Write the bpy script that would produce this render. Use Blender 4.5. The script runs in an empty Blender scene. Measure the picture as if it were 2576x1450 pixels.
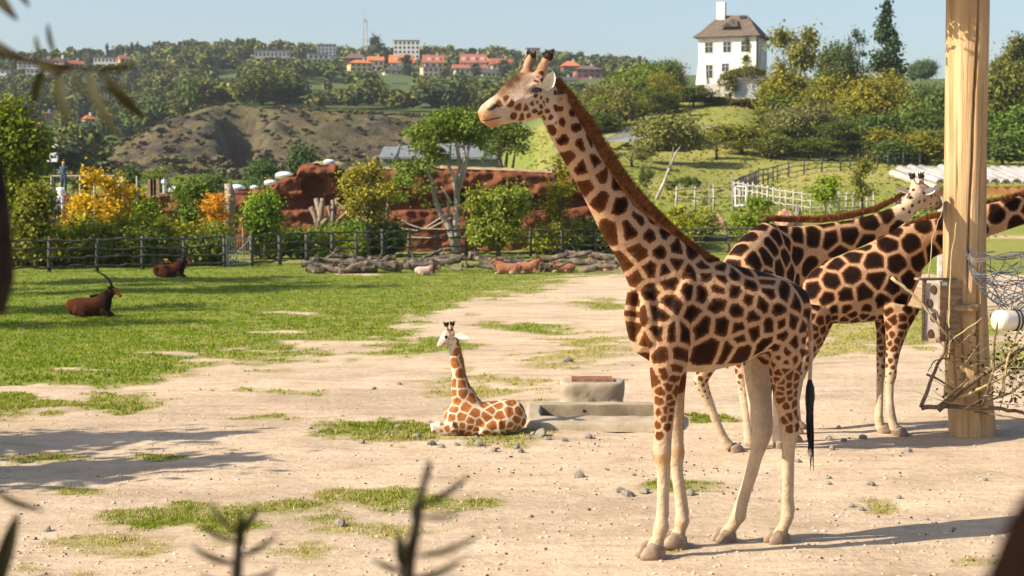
import bpy, math, random
import numpy as np
from mathutils import Vector, Matrix, noise
from mathutils.bvhtree import BVHTree

# ------------------------------------------------------------------ camera, sky, sun
random.seed(7)
RNG = np.random.default_rng(7)
scn = bpy.context.scene
F, CX, CY, YH = 4293.0, 1288.0, 724.8, 497.0      # focal length, centre and horizon in pixels of a 2576 px wide photo
CAMH = 2.92
PITCH = math.atan((CY - YH) / F)
cam_data = bpy.data.cameras.new('camera')
cam = bpy.data.objects.new('camera', cam_data)
scn.collection.objects.link(cam)
scn.camera = cam
cam.location = (0, 0, CAMH)
cam.rotation_euler = (math.pi / 2 - PITCH, 0, 0)
cam_data.sensor_width = 36.0
cam_data.lens = 36.0 * F / 2576.0
cam_data.clip_end = 6000
cam_data.dof.use_dof = True
cam_data.dof.focus_distance = 14.6
cam_data.dof.aperture_fstop = 4.2

SUN_EL = math.radians(35)
SUN_DIR = Vector((0.945, 0.325, 0)).normalized()       # the way the shadows fall
sun_data = bpy.data.lights.new('sun', 'SUN')
sun_data.energy = 5.0
sun_data.angle = math.radians(0.55)
sun_data.color = (1.0, 0.89, 0.73)
sun = bpy.data.objects.new('sun', sun_data)
scn.collection.objects.link(sun)
_tr = Vector((SUN_DIR.x * math.cos(SUN_EL), SUN_DIR.y * math.cos(SUN_EL), -math.sin(SUN_EL)))
sun.rotation_euler = _tr.to_track_quat('-Z', 'Y').to_euler()
sun.location = (-30, -10, 40)

world = bpy.data.worlds.new('World')
scn.world = world
world.use_nodes = True
wn = world.node_tree
bg = wn.nodes['Background']
sky = wn.nodes.new('ShaderNodeTexSky')
sky.sky_type = 'NISHITA'
sky.sun_disc = False
sky.sun_elevation = SUN_EL
sky.sun_rotation = math.atan2(-SUN_DIR.x, -SUN_DIR.y)
sky.altitude = 200
sky.air_density = 1.0
sky.dust_density = 2.4
sky.ozone_density = 1.6
wn.links.new(sky.outputs[0], bg.inputs[0])
bg.inputs[1].default_value = 0.095
scn.view_settings.view_transform = 'Standard'
scn.view_settings.look = 'None'
scn.view_settings.exposure = 0.92
scn.view_settings.gamma = 1.0
scn.render.resolution_x = 1024
scn.render.resolution_y = 576

COL = scn.collection

# ------------------------------------------------------------------ geometry helpers
def P(px, py, d):
    """point at depth d (metres along +Y) on the sight line of a photo pixel"""
    x, y, z = (px - CX), -(py - CY), -F
    cp, sp = math.cos(PITCH), math.sin(PITCH)
    wy = -z * cp + y * sp
    wz = z * sp + y * cp
    k = d / wy
    return Vector((x * k, d, CAMH + wz * k))

def G(px, py, z=0.0):
    p = P(px, py, 1.0)
    k = (z - CAMH) / (p.z - CAMH)
    return Vector((p.x * k, k, z))

def M(px_len, d):
    return px_len * d / F

class MB:
    def __init__(self):
        self.v, self.f = [], []
    def add(self, vs, fs):
        o = len(self.v)
        self.v += [tuple(p) for p in vs]
        self.f += [tuple(i + o for i in f) for f in fs]
        return self
    def box(self, c, s, rz=0.0, taper=1.0):
        ca, sa = math.cos(rz), math.sin(rz)
        vs = []
        for dz, t in ((-.5, 1.0), (.5, taper)):
            for dx, dy in ((-.5, -.5), (.5, -.5), (.5, .5), (-.5, .5)):
                x, y = dx * s[0] * t, dy * s[1] * t
                vs.append((c[0] + x * ca - y * sa, c[1] + x * sa + y * ca, c[2] + dz * s[2]))
        return self.add(vs, [(3, 2, 1, 0), (4, 5, 6, 7), (0, 1, 5, 4), (1, 2, 6, 5), (2, 3, 7, 6), (3, 0, 4, 7)])
    def loft(self, secs, n=12, lat=(0, 1, 0), caps=True):
        """secs: (centre, up radius, lateral radius)"""
        cs = [Vector(s[0]) for s in secs]
        L = Vector(lat)
        vs, fs = [], []
        for i, s in enumerate(secs):
            t = (cs[min(i + 1, len(cs) - 1)] - cs[max(i - 1, 0)])
            if t.length < 1e-6: t = Vector((0, 0, 1))
            t.normalize()
            l = L - t * L.dot(t)
            if l.length < 1e-4:
                l = Vector((1, 0, 0)) - t * t.x
            l.normalize()
            u = t.cross(l)
            for k in range(n):
                a = 2 * math.pi * k / n
                vs.append(cs[i] + l * (math.cos(a) * s[2]) + u * (math.sin(a) * s[1]))
        for i in range(len(secs) - 1):
            for k in range(n):
                a, b = i * n + k, i * n + (k + 1) % n
                fs.append((a, b, b + n, a + n))
        if caps:
            fs.append(tuple(reversed(range(n))))
            fs.append(tuple(range((len(secs) - 1) * n, len(secs) * n)))
        return self.add(vs, fs)
    def tube(self, pts, rs, n=6):
        if not isinstance(rs, (list, tuple)): rs = [rs] * len(pts)
        d = Vector(pts[-1]) - Vector(pts[0])
        lat = (0, 1, 0) if abs(d.normalized().y) < .8 else (1, 0, 0)
        return self.loft([(p, r, r) for p, r in zip(pts, rs)], n, lat)
    def ball(self, c, r, nu=10, nv=7):
        if not isinstance(r, (list, tuple)): r = (r, r, r)
        vs = [(c[0], c[1], c[2] - r[2])]
        for j in range(1, nv):
            ph = -math.pi / 2 + math.pi * j / nv
            for k in range(nu):
                a = 2 * math.pi * k / nu
                vs.append((c[0] + r[0] * math.cos(ph) * math.cos(a), c[1] + r[1] * math.cos(ph) * math.sin(a), c[2] + r[2] * math.sin(ph)))
        vs.append((c[0], c[1], c[2] + r[2]))
        fs = [(0, 1 + (k + 1) % nu, 1 + k) for k in range(nu)]
        for j in range(nv - 2):
            for k in range(nu):
                a, b = 1 + j * nu + k, 1 + j * nu + (k + 1) % nu
                fs.append((a, b, b + nu, a + nu))
        t = len(vs) - 1
        fs += [(t, t - nu + k, t - nu + (k + 1) % nu) for k in range(nu)]
        return self.add(vs, fs)
    def mesh(self, name, mat=None, smooth=False):
        m = bpy.data.meshes.new(name)
        m.from_pydata(self.v, [], self.f)
        if mat: m.materials.append(mat)
        if smooth: m.shade_smooth()
        m.update()
        return m
    def build(self, name, mat, parent=None, smooth=False):
        return link(name, self.mesh(name, mat, smooth), parent)

def link(name, data, parent=None):
    o = bpy.data.objects.new(name, data)
    COL.objects.link(o)
    if parent is not None:
        o.parent = parent
        o.matrix_parent_inverse = PINV.get(parent.name, Matrix.Identity(4))
    return o

PINV = {}
def empty(name, loc, label, cat, group=None, local=False):
    """an Empty at a thing's base; parts given in world coordinates unless local"""
    o = bpy.data.objects.new(name, None)
    COL.objects.link(o)
    o.empty_display_size = 0.2
    o.location = loc
    if not local:
        PINV[o.name] = Matrix.Translation(loc).inverted()
    return tag(o, label, cat, group)

def tag(o, label, cat=None, group=None, kind=None):
    if label: o['label'] = label
    if cat: o['category'] = cat
    if group: o['group'] = group
    if kind: o['kind'] = kind
    return o

def quads_mesh(name, V, mat, tri=False, smooth=False):
    """V: (N,4,3) or (N,3,3) array"""
    V = np.asarray(V, dtype=np.float32)
    N, k = V.shape[0], V.shape[1]
    m = bpy.data.meshes.new(name)
    m.vertices.add(N * k)
    m.vertices.foreach_set('co', V.reshape(-1))
    m.loops.add(N * k)
    m.loops.foreach_set('vertex_index', np.arange(N * k, dtype=np.int32))
    m.polygons.add(N)
    m.polygons.foreach_set('loop_start', np.arange(N, dtype=np.int32) * k)
    m.polygons.foreach_set('loop_total', np.full(N, k, dtype=np.int32))
    if mat: m.materials.append(mat)
    m.update(calc_edges=True)
    return m

# ------------------------------------------------------------------ material helpers
def new_mat(name):
    m = bpy.data.materials.new(name)
    m.use_nodes = True
    nt = m.node_tree
    return m, nt, nt.nodes['Principled BSDF'], nt.nodes['Material Output']

def nd(nt, t, **kw):
    n = nt.nodes.new(t)
    for k, v in kw.items():
        if k in n.inputs.keys() and not hasattr(n, k): n.inputs[k].default_value = v
        else: setattr(n, k, v)
    return n

def mixc(nt, fac, a, b, blend='MIX'):
    n = nt.nodes.new('ShaderNodeMix')
    n.data_type = 'RGBA'
    n.blend_type = blend
    for sock, v in ((n.inputs[0], fac), (n.inputs[6], a), (n.inputs[7], b)):
        if isinstance(v, (int, float)): sock.default_value = v
        elif isinstance(v, (tuple, list)): sock.default_value = (*v[:3], 1)
        else: nt.links.new(v, sock)
    return n.outputs[2]

def ramp(nt, src, stops):
    r = nt.nodes.new('ShaderNodeValToRGB')
    el = r.color_ramp.elements
    while len(el) < len(stops): el.new(0.5)
    for e, (p, c) in zip(el, stops):
        e.position = p
        e.color = (*c, 1) if isinstance(c, (tuple, list)) else (c, c, c, 1)
    nt.links.new(src, r.inputs[0])
    return r.outputs[0]

def noise_tex(nt, scale, detail=4, rough=0.6, coord='Object', stretch=None):
    tc = nt.nodes.new('ShaderNodeTexCoord')
    src = tc.outputs[coord]
    if stretch:
        mp = nt.nodes.new('ShaderNodeMapping')
        mp.inputs['Scale'].default_value = stretch
        nt.links.new(src, mp.inputs[0])
        src = mp.outputs[0]
    n = nt.nodes.new('ShaderNodeTexNoise')
    n.inputs['Scale'].default_value = scale
    n.inputs['Detail'].default_value = detail
    n.inputs['Roughness'].default_value = rough
    nt.links.new(src, n.inputs['Vector'])
    return n.outputs[0]

def mat_noise(name, c1, c2, scale=5, rough=0.85, bump=0.0, bscale=None, stretch=None, detail=5, c3=None, spec=0.2, lo=.35, hi=.65):
    m, nt, bs, out = new_mat(name)
    f = noise_tex(nt, scale, detail, .62, stretch=stretch)
    col = ramp(nt, f, [(lo, c1), (hi, c2)])
    if c3:
        g = noise_tex(nt, scale * .23, 3, .6)
        col = mixc(nt, ramp(nt, g, [(.48, 0.0), (.66, 1.0)]), col, c3)
    nt.links.new(col, bs.inputs['Base Color'])
    bs.inputs['Roughness'].default_value = rough
    bs.inputs['Specular IOR Level'].default_value = spec
    if bump:
        b = nt.nodes.new('ShaderNodeBump')
        b.inputs['Strength'].default_value = min(1, bump)
        b.inputs['Distance'].default_value = 0.02 * max(1, bump)
        nt.links.new(noise_tex(nt, bscale or scale * 2.5, 5, .65, stretch=stretch), b.inputs['Height'])
        nt.links.new(b.outputs[0], bs.inputs['Normal'])
    return m

def mat_leaf(name, trans=0.3, vary=0.5, usecol=True, base=(.1, .15, .03), tip=(.2, .17, .02), tipamt=0.25):
    """leaf colour = object's colour, varied leaf by leaf"""
    m, nt, bs, out = new_mat(name)
    geo = nt.nodes.new('ShaderNodeNewGeometry')
    oi = nt.nodes.new('ShaderNodeObjectInfo')
    colsrc = oi.outputs['Color'] if usecol else None
    c0 = colsrc if usecol else base
    v = ramp(nt, geo.outputs['Random Per Island'], [(0.0, 1 - vary), (1.0, 1 + vary)])
    col = mixc(nt, 1.0, c0, v, 'MULTIPLY')
    big = noise_tex(nt, 0.55, 2, .5)
    col = mixc(nt, ramp(nt, big, [(.45, 0.0), (.72, tipamt)]), col, tip)
    bs.inputs['Roughness'].default_value = .65
    bs.inputs['Specular IOR Level'].default_value = .12
    nt.links.new(col, bs.inputs['Base Color'])
    tr = nt.nodes.new('ShaderNodeBsdfTranslucent')
    nt.links.new(mixc(nt, 1.0, col, (1.25, 1.25, .7), 'MULTIPLY'), tr.inputs[0])
    mx = nt.nodes.new('ShaderNodeMixShader')
    mx.inputs[0].default_value = trans
    nt.links.new(bs.outputs[0], mx.inputs[1])
    nt.links.new(tr.outputs[0], mx.inputs[2])
    nt.links.new(mx.outputs[0], out.inputs[0])
    return m

def mat_plain(name, c, rough=.8, spec=.25, metal=0.0):
    m, nt, bs, out = new_mat(name)
    f = noise_tex(nt, 9.0, 4, .6)
    nt.links.new(mixc(nt, 1.0, c, ramp(nt, f, [(.3, .82), (.7, 1.12)]), 'MULTIPLY'), bs.inputs['Base Color'])
    bs.inputs['Roughness'].default_value = rough
    bs.inputs['Specular IOR Level'].default_value = spec
    bs.inputs['Metallic'].default_value = metal
    return m

def mat_objcol(name, rough=.85, nscale=1.2, amt=.18):
    m, nt, bs, out = new_mat(name)
    oi = nt.nodes.new('ShaderNodeObjectInfo')
    f = noise_tex(nt, nscale, 5, .65)
    nt.links.new(mixc(nt, 1.0, oi.outputs['Color'], ramp(nt, f, [(.3, 1 - amt), (.7, 1 + amt)]), 'MULTIPLY'), bs.inputs['Base Color'])
    bs.inputs['Roughness'].default_value = rough
    bs.inputs['Specular IOR Level'].default_value = .2
    return m

LEAF = mat_leaf('leaf', .22, .42)
FARLEAF = mat_leaf('far_leaf', .12, .2, tip=(.12, .12, .04), tipamt=.2)
BARK = mat_noise('bark', (.055, .042, .030), (.13, .105, .08), 6, .9, .6, stretch=(1, 1, .25))
PALEBARK = mat_noise('pale_bark', (.26, .22, .17), (.45, .40, .33), 4, .85, .4, stretch=(1, 1, .3))
FENCEWOOD = mat_noise('fence_wood', (.035, .032, .027), (.125, .115, .098), 7, .85, .5)
PALEWOOD = mat_noise('pale_fence_wood', (.30, .27, .22), (.46, .42, .36), 5, .85, .4)
DEADWOOD = mat_noise('dead_wood', (.035, .026, .019), (.22, .175, .13), 3.2, .85, .8, stretch=(1, 1, 1), detail=7)
OBJCOL = mat_objcol('painted_surface')
METAL = mat_plain('galvanised_metal', (.35, .37, .38), .45, .5, .6)
GLASSDARK = mat_plain('window_glass', (.03, .035, .04), .15, .6)

# ------------------------------------------------------------------ terrain
# columns: photo x -> list of (distance, photo y of the ground there)
TCOLS = [
    (-900, [(95, 620), (140, 540), (250, 440), (400, 390), (600, 290), (900, 180), (1050, 165), (1500, 200)]),
    (0,    [(95, 628), (140, 540), (250, 440), (400, 395), (600, 290), (880, 180), (1000, 165), (1500, 200)]),
    (230,  [(95, 628), (140, 560), (250, 450), (350, 425), (450, 395), (600, 300), (880, 172), (980, 160), (1500, 200)]),
    (330,  [(95, 628), (140, 560), (250, 460), (330, 435), (385, 352), (410, 352), (480, 365), (600, 290), (880, 160), (960, 155), (1500, 200)]),
    (430,  [(95, 628), (140, 560), (250, 470), (325, 445), (368, 330), (392, 297), (440, 325), (600, 270), (880, 150), (950, 145), (1500, 200)]),
    (540,  [(95, 628), (140, 560), (250, 475), (322, 450), (345, 390), (370, 300), (395, 266), (440, 285), (600, 245), (880, 148), (950, 143), (1500, 200)]),
    (610,  [(95, 628), (140, 560), (250, 475), (322, 452), (375, 430), (386, 330), (397, 268), (440, 283), (600, 242), (870, 148), (940, 143), (1500, 200)]),
    (690,  [(95, 628), (140, 560), (250, 475), (322, 448), (345, 385), (370, 310), (395, 274), (440, 284), (600, 240), (860, 150), (930, 146), (1500, 200)]),
    (860,  [(95, 628), (140, 560), (250, 470), (325, 440), (350, 380), (375, 310), (398, 283), (440, 288), (600, 240), (800, 180), (900, 158), (1500, 210)]),
    (1050, [(95, 628), (140, 560), (250, 455), (325, 425), (355, 370), (380, 315), (400, 293), (440, 294), (600, 245), (800, 186), (900, 158), (1500, 210)]),
    (1250, [(95, 628), (130, 560), (180, 480), (250, 400), (330, 345), (430, 310), (600, 245), (800, 190), (900, 160), (1500, 215)]),
    (1400, [(88, 639.4), (110, 540), (150, 465), (200, 385), (260, 325), (330, 290), (450, 265), (600, 240), (800, 200), (900, 172), (1500, 215)]),
    (1550, [(88, 639.4), (98, 545), (140, 475), (200, 365), (245, 290), (300, 262), (450, 255), (600, 230), (900, 185), (1500, 220)]),
    (1850, [(88, 639.4), (96, 545), (113, 512), (165, 462), (200, 365), (235, 275), (256, 242), (300, 235), (600, 220), (900, 195), (1500, 225)]),
    (2050, [(88, 639.4), (96, 555), (113, 535), (165, 446), (205, 385), (250, 290), (300, 240), (600, 220), (900, 200), (1500, 225)]),
    (2300, [(88, 639.4), (96, 555), (113, 535), (180, 432), (220, 380), (270, 300), (330, 235), (600, 210), (900, 200), (1500, 225)]),
    (2700, [(88, 639.4), (96, 560), (113, 530), (180, 432), (230, 370), (280, 290), (350, 230), (600, 210), (900, 200), (1500, 225)]),
    (4200, [(88, 639.4), (96, 560), (113, 530), (180, 450), (230, 390), (280, 310), (350, 250), (600, 220), (900, 210), (1500, 225)]),
]
_tx = np.array([c[0] for c in TCOLS], float)
def _colz(col, d):
    ds = [76.0] + [q[0] for q in col]
    zs = [0.0] + [CAMH + (YH - q[1]) * q[0] / F for q in col]
    return float(np.interp(d, ds, zs))
def terrain(x, d):
    if d <= 76: return 0.0
    px = CX + F * x / d
    i = int(np.clip(np.searchsorted(_tx, px) - 1, 0, len(_tx) - 2))
    t = min(1, max(0, (px - _tx[i]) / (_tx[i + 1] - _tx[i])))
    t = t * t * (3 - 2 * t) * .5 + t * .5
    z = _colz(TCOLS[i][1], d) * (1 - t) + _colz(TCOLS[i + 1][1], d) * t
    if 315 < d < 445 and px < 1300:      # broken rock of the quarry hill
        w = min(1, (d - 315) / 25) * min(1, (445 - d) / 40)
        q = Vector((x * .05, d * .05, 0))
        z += w * (3.4 * noise.turbulence(q * 1.7, 5, True) - 2.2 + 1.2 * noise.noise(q * 7)) * (1.0 if d < 392 else .22)
    elif d > 120:
        z += .8 * noise.noise(Vector((x * .03, d * .03, 1.3))) * min(1, (d - 120) / 60)
    return z

# grass patches on the dirt: (photo x, y, half width, half height, strength, dryness)
PATCHES = [(960, 1082, 190, 30, 1.0, .25), (1180, 1100, 260, 30, .75, .5), (1190, 975, 190, 28, .6, .9), (1480, 875, 130, 40, .62, .85), (1430, 905, 160, 22, .55, .95),
           (1110, 868, 120, 22, 1.0, .2), (1000, 880, 100, 20, .95, .3), (1300, 825, 130, 14, 1.0, .25), (1500, 765, 110, 14, .8, .4), (430, 1312, 200, 38, 1.0, .3), (560, 1345, 150, 25, .9, .4),
           (700, 1290, 170, 30, .8, .5), (1000, 1255, 260, 26, .95, .35), (780, 1310, 160, 25, .75, .6), (850, 1250, 130, 18, .75, .5), (1180, 1265, 110, 16, .8, .5), (400, 1162, 90, 16, 1.0, .3), (100, 1155, 150, 14, .8, .4), (130, 1232, 70, 16, .7, .6),
           (1690, 1230, 95, 15, 1.0, .3), (1780, 1240, 70, 10, .6, .5), (660, 1055, 80, 7, .7, .4), (1760, 1055, 45, 16, .95, .2), (2200, 840, 190, 45, .75, .75), (2120, 880, 150, 30, .6, .9),
           (2310, 800, 120, 45, .9, .5), (2300, 850, 90, 25, .8, .5), (1640, 1400, 70, 10, .5, .8), (2230, 1270, 80, 16, .5, .7), (620, 985, 160, 10, .6, .4), (960, 1330, 240, 22, .5, .9), (760, 1385, 160, 20, .5, .9), (300, 1020, 120, 22, .9, .3),
           (250, 1370, 150, 20, .45, .9), (2450, 820, 120, 40, .8, .4), (1550, 960, 80, 10, .5, .8), (2450, 1440, 100, 12, .5, .5), (120, 1450, 180, 30, .4, .9), (1350, 1010, 60, 6, .6, .5), (1150, 935, 50, 6, .4, .9), (2530, 900, 90, 40, .7, .6)]
BOUND = np.array([(-900, 1120), (-200, 1075), (0, 1062), (240, 1042), (400, 985), (470, 940), (700, 925), (850, 900), (1000, 868), (1090, 815), (1180, 775), (1330, 750), (1450, 715), (1580, 692), (1800, 688), (2400, 690), (3600, 690)], float)
BARE = [(1180, 800, 120, 16), (1280, 770, 110, 14), (760, 790, 45, 5), (1480, 705, 80, 9), (880, 688, 75, 4), (700, 835, 70, 4), (520, 935, 90, 9), (120, 985, 150, 12), (860, 870, 90, 10), (200, 925, 80, 4), (1380, 800, 120, 10), (650, 880, 70, 3), (430, 890, 90, 3)]
def grass_at(x, d):
    """-> (cover 0..1, dryness 0..1)"""
    if d < 8: return 0.0, .5
    px = CX + F * x / d
    py = YH + F * CAMH / d
    q = Vector((x * .9, d * .9, 0))
    wx, wy = noise.fractal(Vector((x * .55, d * .4, 11)), .9, 2.1, 3), noise.fractal(Vector((x * .55, d * .4, 23)), .9, 2.1, 3)
    px += 95 * wx; py += 17 * wy * min(1.6, (py - YH) / 500)
    n1 = noise.fractal(q, .9, 2.1, 4)
    n2 = noise.fractal(Vector((x * 3.3, d * 2.2, 5)), .8, 2.1, 3)
    by = float(np.interp(px, BOUND[:, 0], BOUND[:, 1]))
    band = 55 + .12 * max(0, by - 690)
    m = (by - py) / band + .1
    m = max(-1, min(1.3, m))
    dry = .28 * (1 - max(0, min(1, (by - py) / 190)))
    if 10 < d < 22: m -= .0
    for bx, bb, hw, hh in BARE:
        r = ((px - bx) / hw) ** 2 + ((py - bb) / hh) ** 2
        if r < 2.6: m = min(m, -.35 + .62 * r)
    if m < .55:
        for bx, bb, hw, hh, s, dr in PATCHES:
            r = ((px - bx) / hw) ** 2 + ((py - bb) / hh) ** 2
            if r < 2.2:
                v = s * (.72 - .62 * r)
                if v > m: m, dry = v, dr
    n3 = noise.fractal(Vector((x * 1.7, d * .9, 15)), .8, 2.2, 4)
    g = m + .40 * n1 + .34 * n2 + .25 * n3
    if px > 1600 and py < 690: g = max(g, .6)
    return max(0.0, min(1.0, (g - .06) * 1.7)), max(0, min(1, dry + .3 * n1))

def make_ground():
    us = np.linspace(-.62, .62, 261)
    ds = np.concatenate([np.linspace(-18, 7, 14), np.geomspace(7.3, 92, 310), np.geomspace(93, 330, 90), np.linspace(333, 450, 60), np.geomspace(458, 1500, 60)])
    nu, nr = len(us), len(ds)
    co = np.zeros((nr, nu, 3), np.float32)
    at = np.zeros((nr, nu, 4), np.float32)
    for i, d in enumerate(ds):
        for j, u in enumerate(us):
            x = u * (abs(d) + 25)
            z = terrain(x, d)
            zone = 0.0
            g = dr = 0.0
            if d < 92:
                g, dr = grass_at(x, d)
                z += .035 * noise.fractal(Vector((x * .5, d * .5, 9)), .9, 2, 3) * min(1, max(0, (88 - d) / 10)) * (1 if d > 11 else 0)
                if 10 < d < 30: z += .016 * noise.noise(Vector((x * 4, d * 4, 3))) + .02 * min(0, noise.noise(Vector((x * 1.9, d * 2.4, 7))))
            px = CX + F * x / d if d > 1 else 0
            if d >= 76:
                if px < 1350:
                    rock = 1.0 if 318 < d < 436 else 0.0
                    w = min(1, max(0, (d - 316) / 10)) * min(1, max(0, (446 - d) / 20)) * min(1, max(0, (1330 - px) / 120)) * min(1, max(0, (px - 225) / 60))
                    zone = w
                    crest = min(1, max(0, (d - 384) / 12))
                if d > 92: g = 1.0
                if px > 1350 or d < 150: dr = (.18 if d < 125 else .5) + .45 * noise.noise(Vector((x * .05, d * .05, 2)))
            if zone > 0: dr = crest
            co[i, j] = (x, d, z)
            at[i, j] = (g, dr, zone, min(1, max(0, (d - 290) / 80)))
    m = bpy.data.meshes.new('ground')
    idx = np.arange(nr * nu).reshape(nr, nu)
    q = np.stack([idx[:-1, :-1], idx[:-1, 1:], idx[1:, 1:], idx[1:, :-1]], -1).reshape(-1, 4)
    m.from_pydata(co.reshape(-1, 3).tolist(), [], q.tolist())
    a = m.color_attributes.new('cover', 'FLOAT_COLOR', 'POINT')
    a.data.foreach_set('color', at.reshape(-1))
    m.shade_smooth()
    mt, nt, bs, out = new_mat('ground_soil_and_turf')
    A = nt.nodes.new('ShaderNodeAttribute'); A.attribute_name = 'cover'
    sp = nt.nodes.new('ShaderNodeSeparateColor'); nt.links.new(A.outputs['Color'], sp.inputs[0])
    dirt = ramp(nt, noise_tex(nt, 1.1, 8, .68), [(.3, (.42, .305, .20)), (.5, (.525, .40, .275)), (.72, (.61, .485, .345))])
    dirt = mixc(nt, ramp(nt, noise_tex(nt, 9, 6, .75), [(.36, .55), (.52, 0.0)]), dirt, (.36, .26, .175))
    dirt = mixc(nt, ramp(nt, noise_tex(nt, 40, 3, .7), [(.62, 0.0), (.70, .6)]), dirt, (.25, .175, .11))
    dirt = mixc(nt, 1.0, dirt, ramp(nt, noise_tex(nt, .22, 5, .6, stretch=(.6, 1.6, 1)), [(.32, .80), (.5, 1.0), (.68, 1.10)]), 'MULTIPLY')
    dirt = mixc(nt, 1.0, dirt, ramp(nt, noise_tex(nt, 1.6, 6, .7, stretch=(.35, 2.2, 1)), [(.34, .82), (.5, 1.0), (.66, 1.06)]), 'MULTIPLY')
    grs = ramp(nt, noise_tex(nt, 2.2, 7, .7), [(.3, (.07, .118, .005)), (.55, (.125, .178, .008)), (.75, (.19, .22, .014))])
    dryg = ramp(nt, noise_tex(nt, 3.0, 7, .7), [(.3, (.22, .205, .04)), (.7, (.40, .32, .11))])
    grs = mixc(nt, sp.outputs[1], grs, dryg)
    edge = nt.nodes.new('ShaderNodeMath'); edge.operation = 'ADD'
    nz = nt.nodes.new('ShaderNodeMath'); nz.operation = 'MULTIPLY_ADD'
    nt.links.new(noise_tex(nt, 14, 5, .75), nz.inputs[0]); nz.inputs[1].default_value = 1.6; nz.inputs[2].default_value = -.8
    nt.links.new(sp.outputs[0], edge.inputs[0]); nt.links.new(nz.outputs[0], edge.inputs[1])
    fac = ramp(nt, edge.outputs[0], [(.38, 0.0), (.66, .82)])
    nz2 = nt.nodes.new('ShaderNodeMath'); nz2.operation = 'ADD'
    nt.links.new(sp.outputs[0], nz2.inputs[0]); nt.links.new(noise_tex(nt, 5, 7, .75, stretch=(.7, 1.4, 1)), nz2.inputs[1])
    dirt = mixc(nt, ramp(nt, nz2.outputs[0], [(.58, 0.0), (.82, .65)]), dirt, (.27, .225, .085))
    col = mixc(nt, fac, dirt, grs)
    rk = ramp(nt, noise_tex(nt, .075, 9, .7), [(.38, (.028, .025, .028)), (.46, (.07, .056, .046)), (.54, (.13, .098, .056)), (.66, (.115, .105, .036))])
    rk = mixc(nt, ramp(nt, noise_tex(nt, .22, 6, .7), [(.5, 0.0), (.62, .75)]), rk, (.075, .075, .03))
    geo = nt.nodes.new('ShaderNodeNewGeometry')
    sx = nt.nodes.new('ShaderNodeSeparateXYZ'); nt.links.new(geo.outputs['Normal'], sx.inputs[0])
    top = mixc(nt, mixc(nt, .5, ramp(nt, noise_tex(nt, .05, 5, .7), [(.5, 0.0), (.62, .6)]), sp.outputs[1]), rk, (.165, .145, .045))
    far = mixc(nt, A.outputs['Alpha'], col, (.075, .105, .03))
    col = mixc(nt, sp.outputs[2], far, top)
    nt.links.new(col, bs.inputs['Base Color'])
    bs.inputs['Roughness'].default_value = .95
    bs.inputs['Specular IOR Level'].default_value = .1
    b = nt.nodes.new('ShaderNodeBump'); b.inputs['Strength'].default_value = .8; b.inputs['Distance'].default_value = .05
    nt.links.new(noise_tex(nt, 7, 9, .72), b.inputs['Height'])
    b2 = nt.nodes.new('ShaderNodeBump'); b2.inputs['Distance'].default_value = 3.0
    rs = nt.nodes.new('ShaderNodeMath'); rs.operation = 'MULTIPLY'; rs.inputs[1].default_value = .9
    nt.links.new(sp.outputs[2], rs.inputs[0]); nt.links.new(rs.outputs[0], b2.inputs['Strength'])
    nt.links.new(noise_tex(nt, .16, 9, .68), b2.inputs['Height'])
    nt.links.new(b.outputs[0], b2.inputs['Normal'])
    nt.links.new(b2.outputs[0], bs.inputs['Normal'])
    m.materials.append(mt)
    o = link('ground', m)
    o['kind'] = 'structure'
    return o
ground_obj = make_ground()
GROUND_BVH = BVHTree.FromPolygons([v.co.copy() for v in ground_obj.data.vertices], [tuple(p.vertices) for p in ground_obj.data.polygons])
def gz(x, d):
    h = GROUND_BVH.ray_cast(Vector((x, d, 300)), Vector((0, 0, -1)))
    return h[0].z if h[0] else terrain(x, d)
def GP(px, d):
    """point on the terrain at depth d under photo column px"""
    x = (px - CX) * d / F
    return Vector((x, d, gz(x, d)))

# ------------------------------------------------------------------ grass blades, pebbles
BLADE = mat_leaf('grass_blade', .35, .45, usecol=True, tip=(.25, .26, .015), tipamt=.35)
def grass_field(name, n, d0, d1, blades, h, wd, dens_pow, label, col, xr, dry=False):
    out = []
    tries = 0
    while len(out) < n * blades and tries < n * 14:
        tries += 1
        d = d0 * (d1 / d0) ** random.random() if dens_pow else random.uniform(d0, d1)
        u = random.uniform(*xr)
        x = u * d
        g, dr = grass_at(x, d)
        if g < .12 or random.random() > g ** 1.3: continue
        if dry != (random.random() < dr): continue
        z = gz(x, d) - .006
        for k in range(blades):
            a = random.uniform(0, 6.283)
            r = random.uniform(0, .05 if d < 30 else .12)
            bx, by = x + r * math.cos(a), d + r * math.sin(a)
            hh = h * random.uniform(.35, 1.25) * (.5 + .6 * g)
            w = wd * random.uniform(.7, 1.3)
            b = random.uniform(0, 6.283)
            lean = hh * random.uniform(.2, .9)
            wx, wy = math.cos(b) * w, math.sin(b) * w
            c = random.uniform(0, 6.283)
            out.append(((bx - wx, by - wy, z), (bx + wx, by + wy, z), (bx + lean * math.cos(c), by + lean * math.sin(c), z + hh)))
    o = link(name, quads_mesh(name, np.array(out), BLADE))
    o.color = (*col, 1)
    return tag(o, label, None, None, 'stuff')
XR = (-.36, .36)
grass_field('grass', 9000, 12.6, 24, 5, .036, .006, False, 'short green grass tufts sprouting on the bare dirt', (.17, .21, .014), XR)
grass_field('dry_grass', 9000, 12.6, 26, 5, .04, .006, False, 'dry straw coloured grass on the dirt', (.48, .40, .19), XR, True)
grass_field('meadow_grass', 26000, 21, 76, 5, .055, .013, True, 'bright green mown meadow grass in front of the fence', (.145, .215, .006), XR)
grass_field('meadow_dry_grass', 6000, 20, 60, 5, .05, .012, True, 'yellowed grass mixed into the meadow edge', (.40, .35, .11), XR, True)

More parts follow.
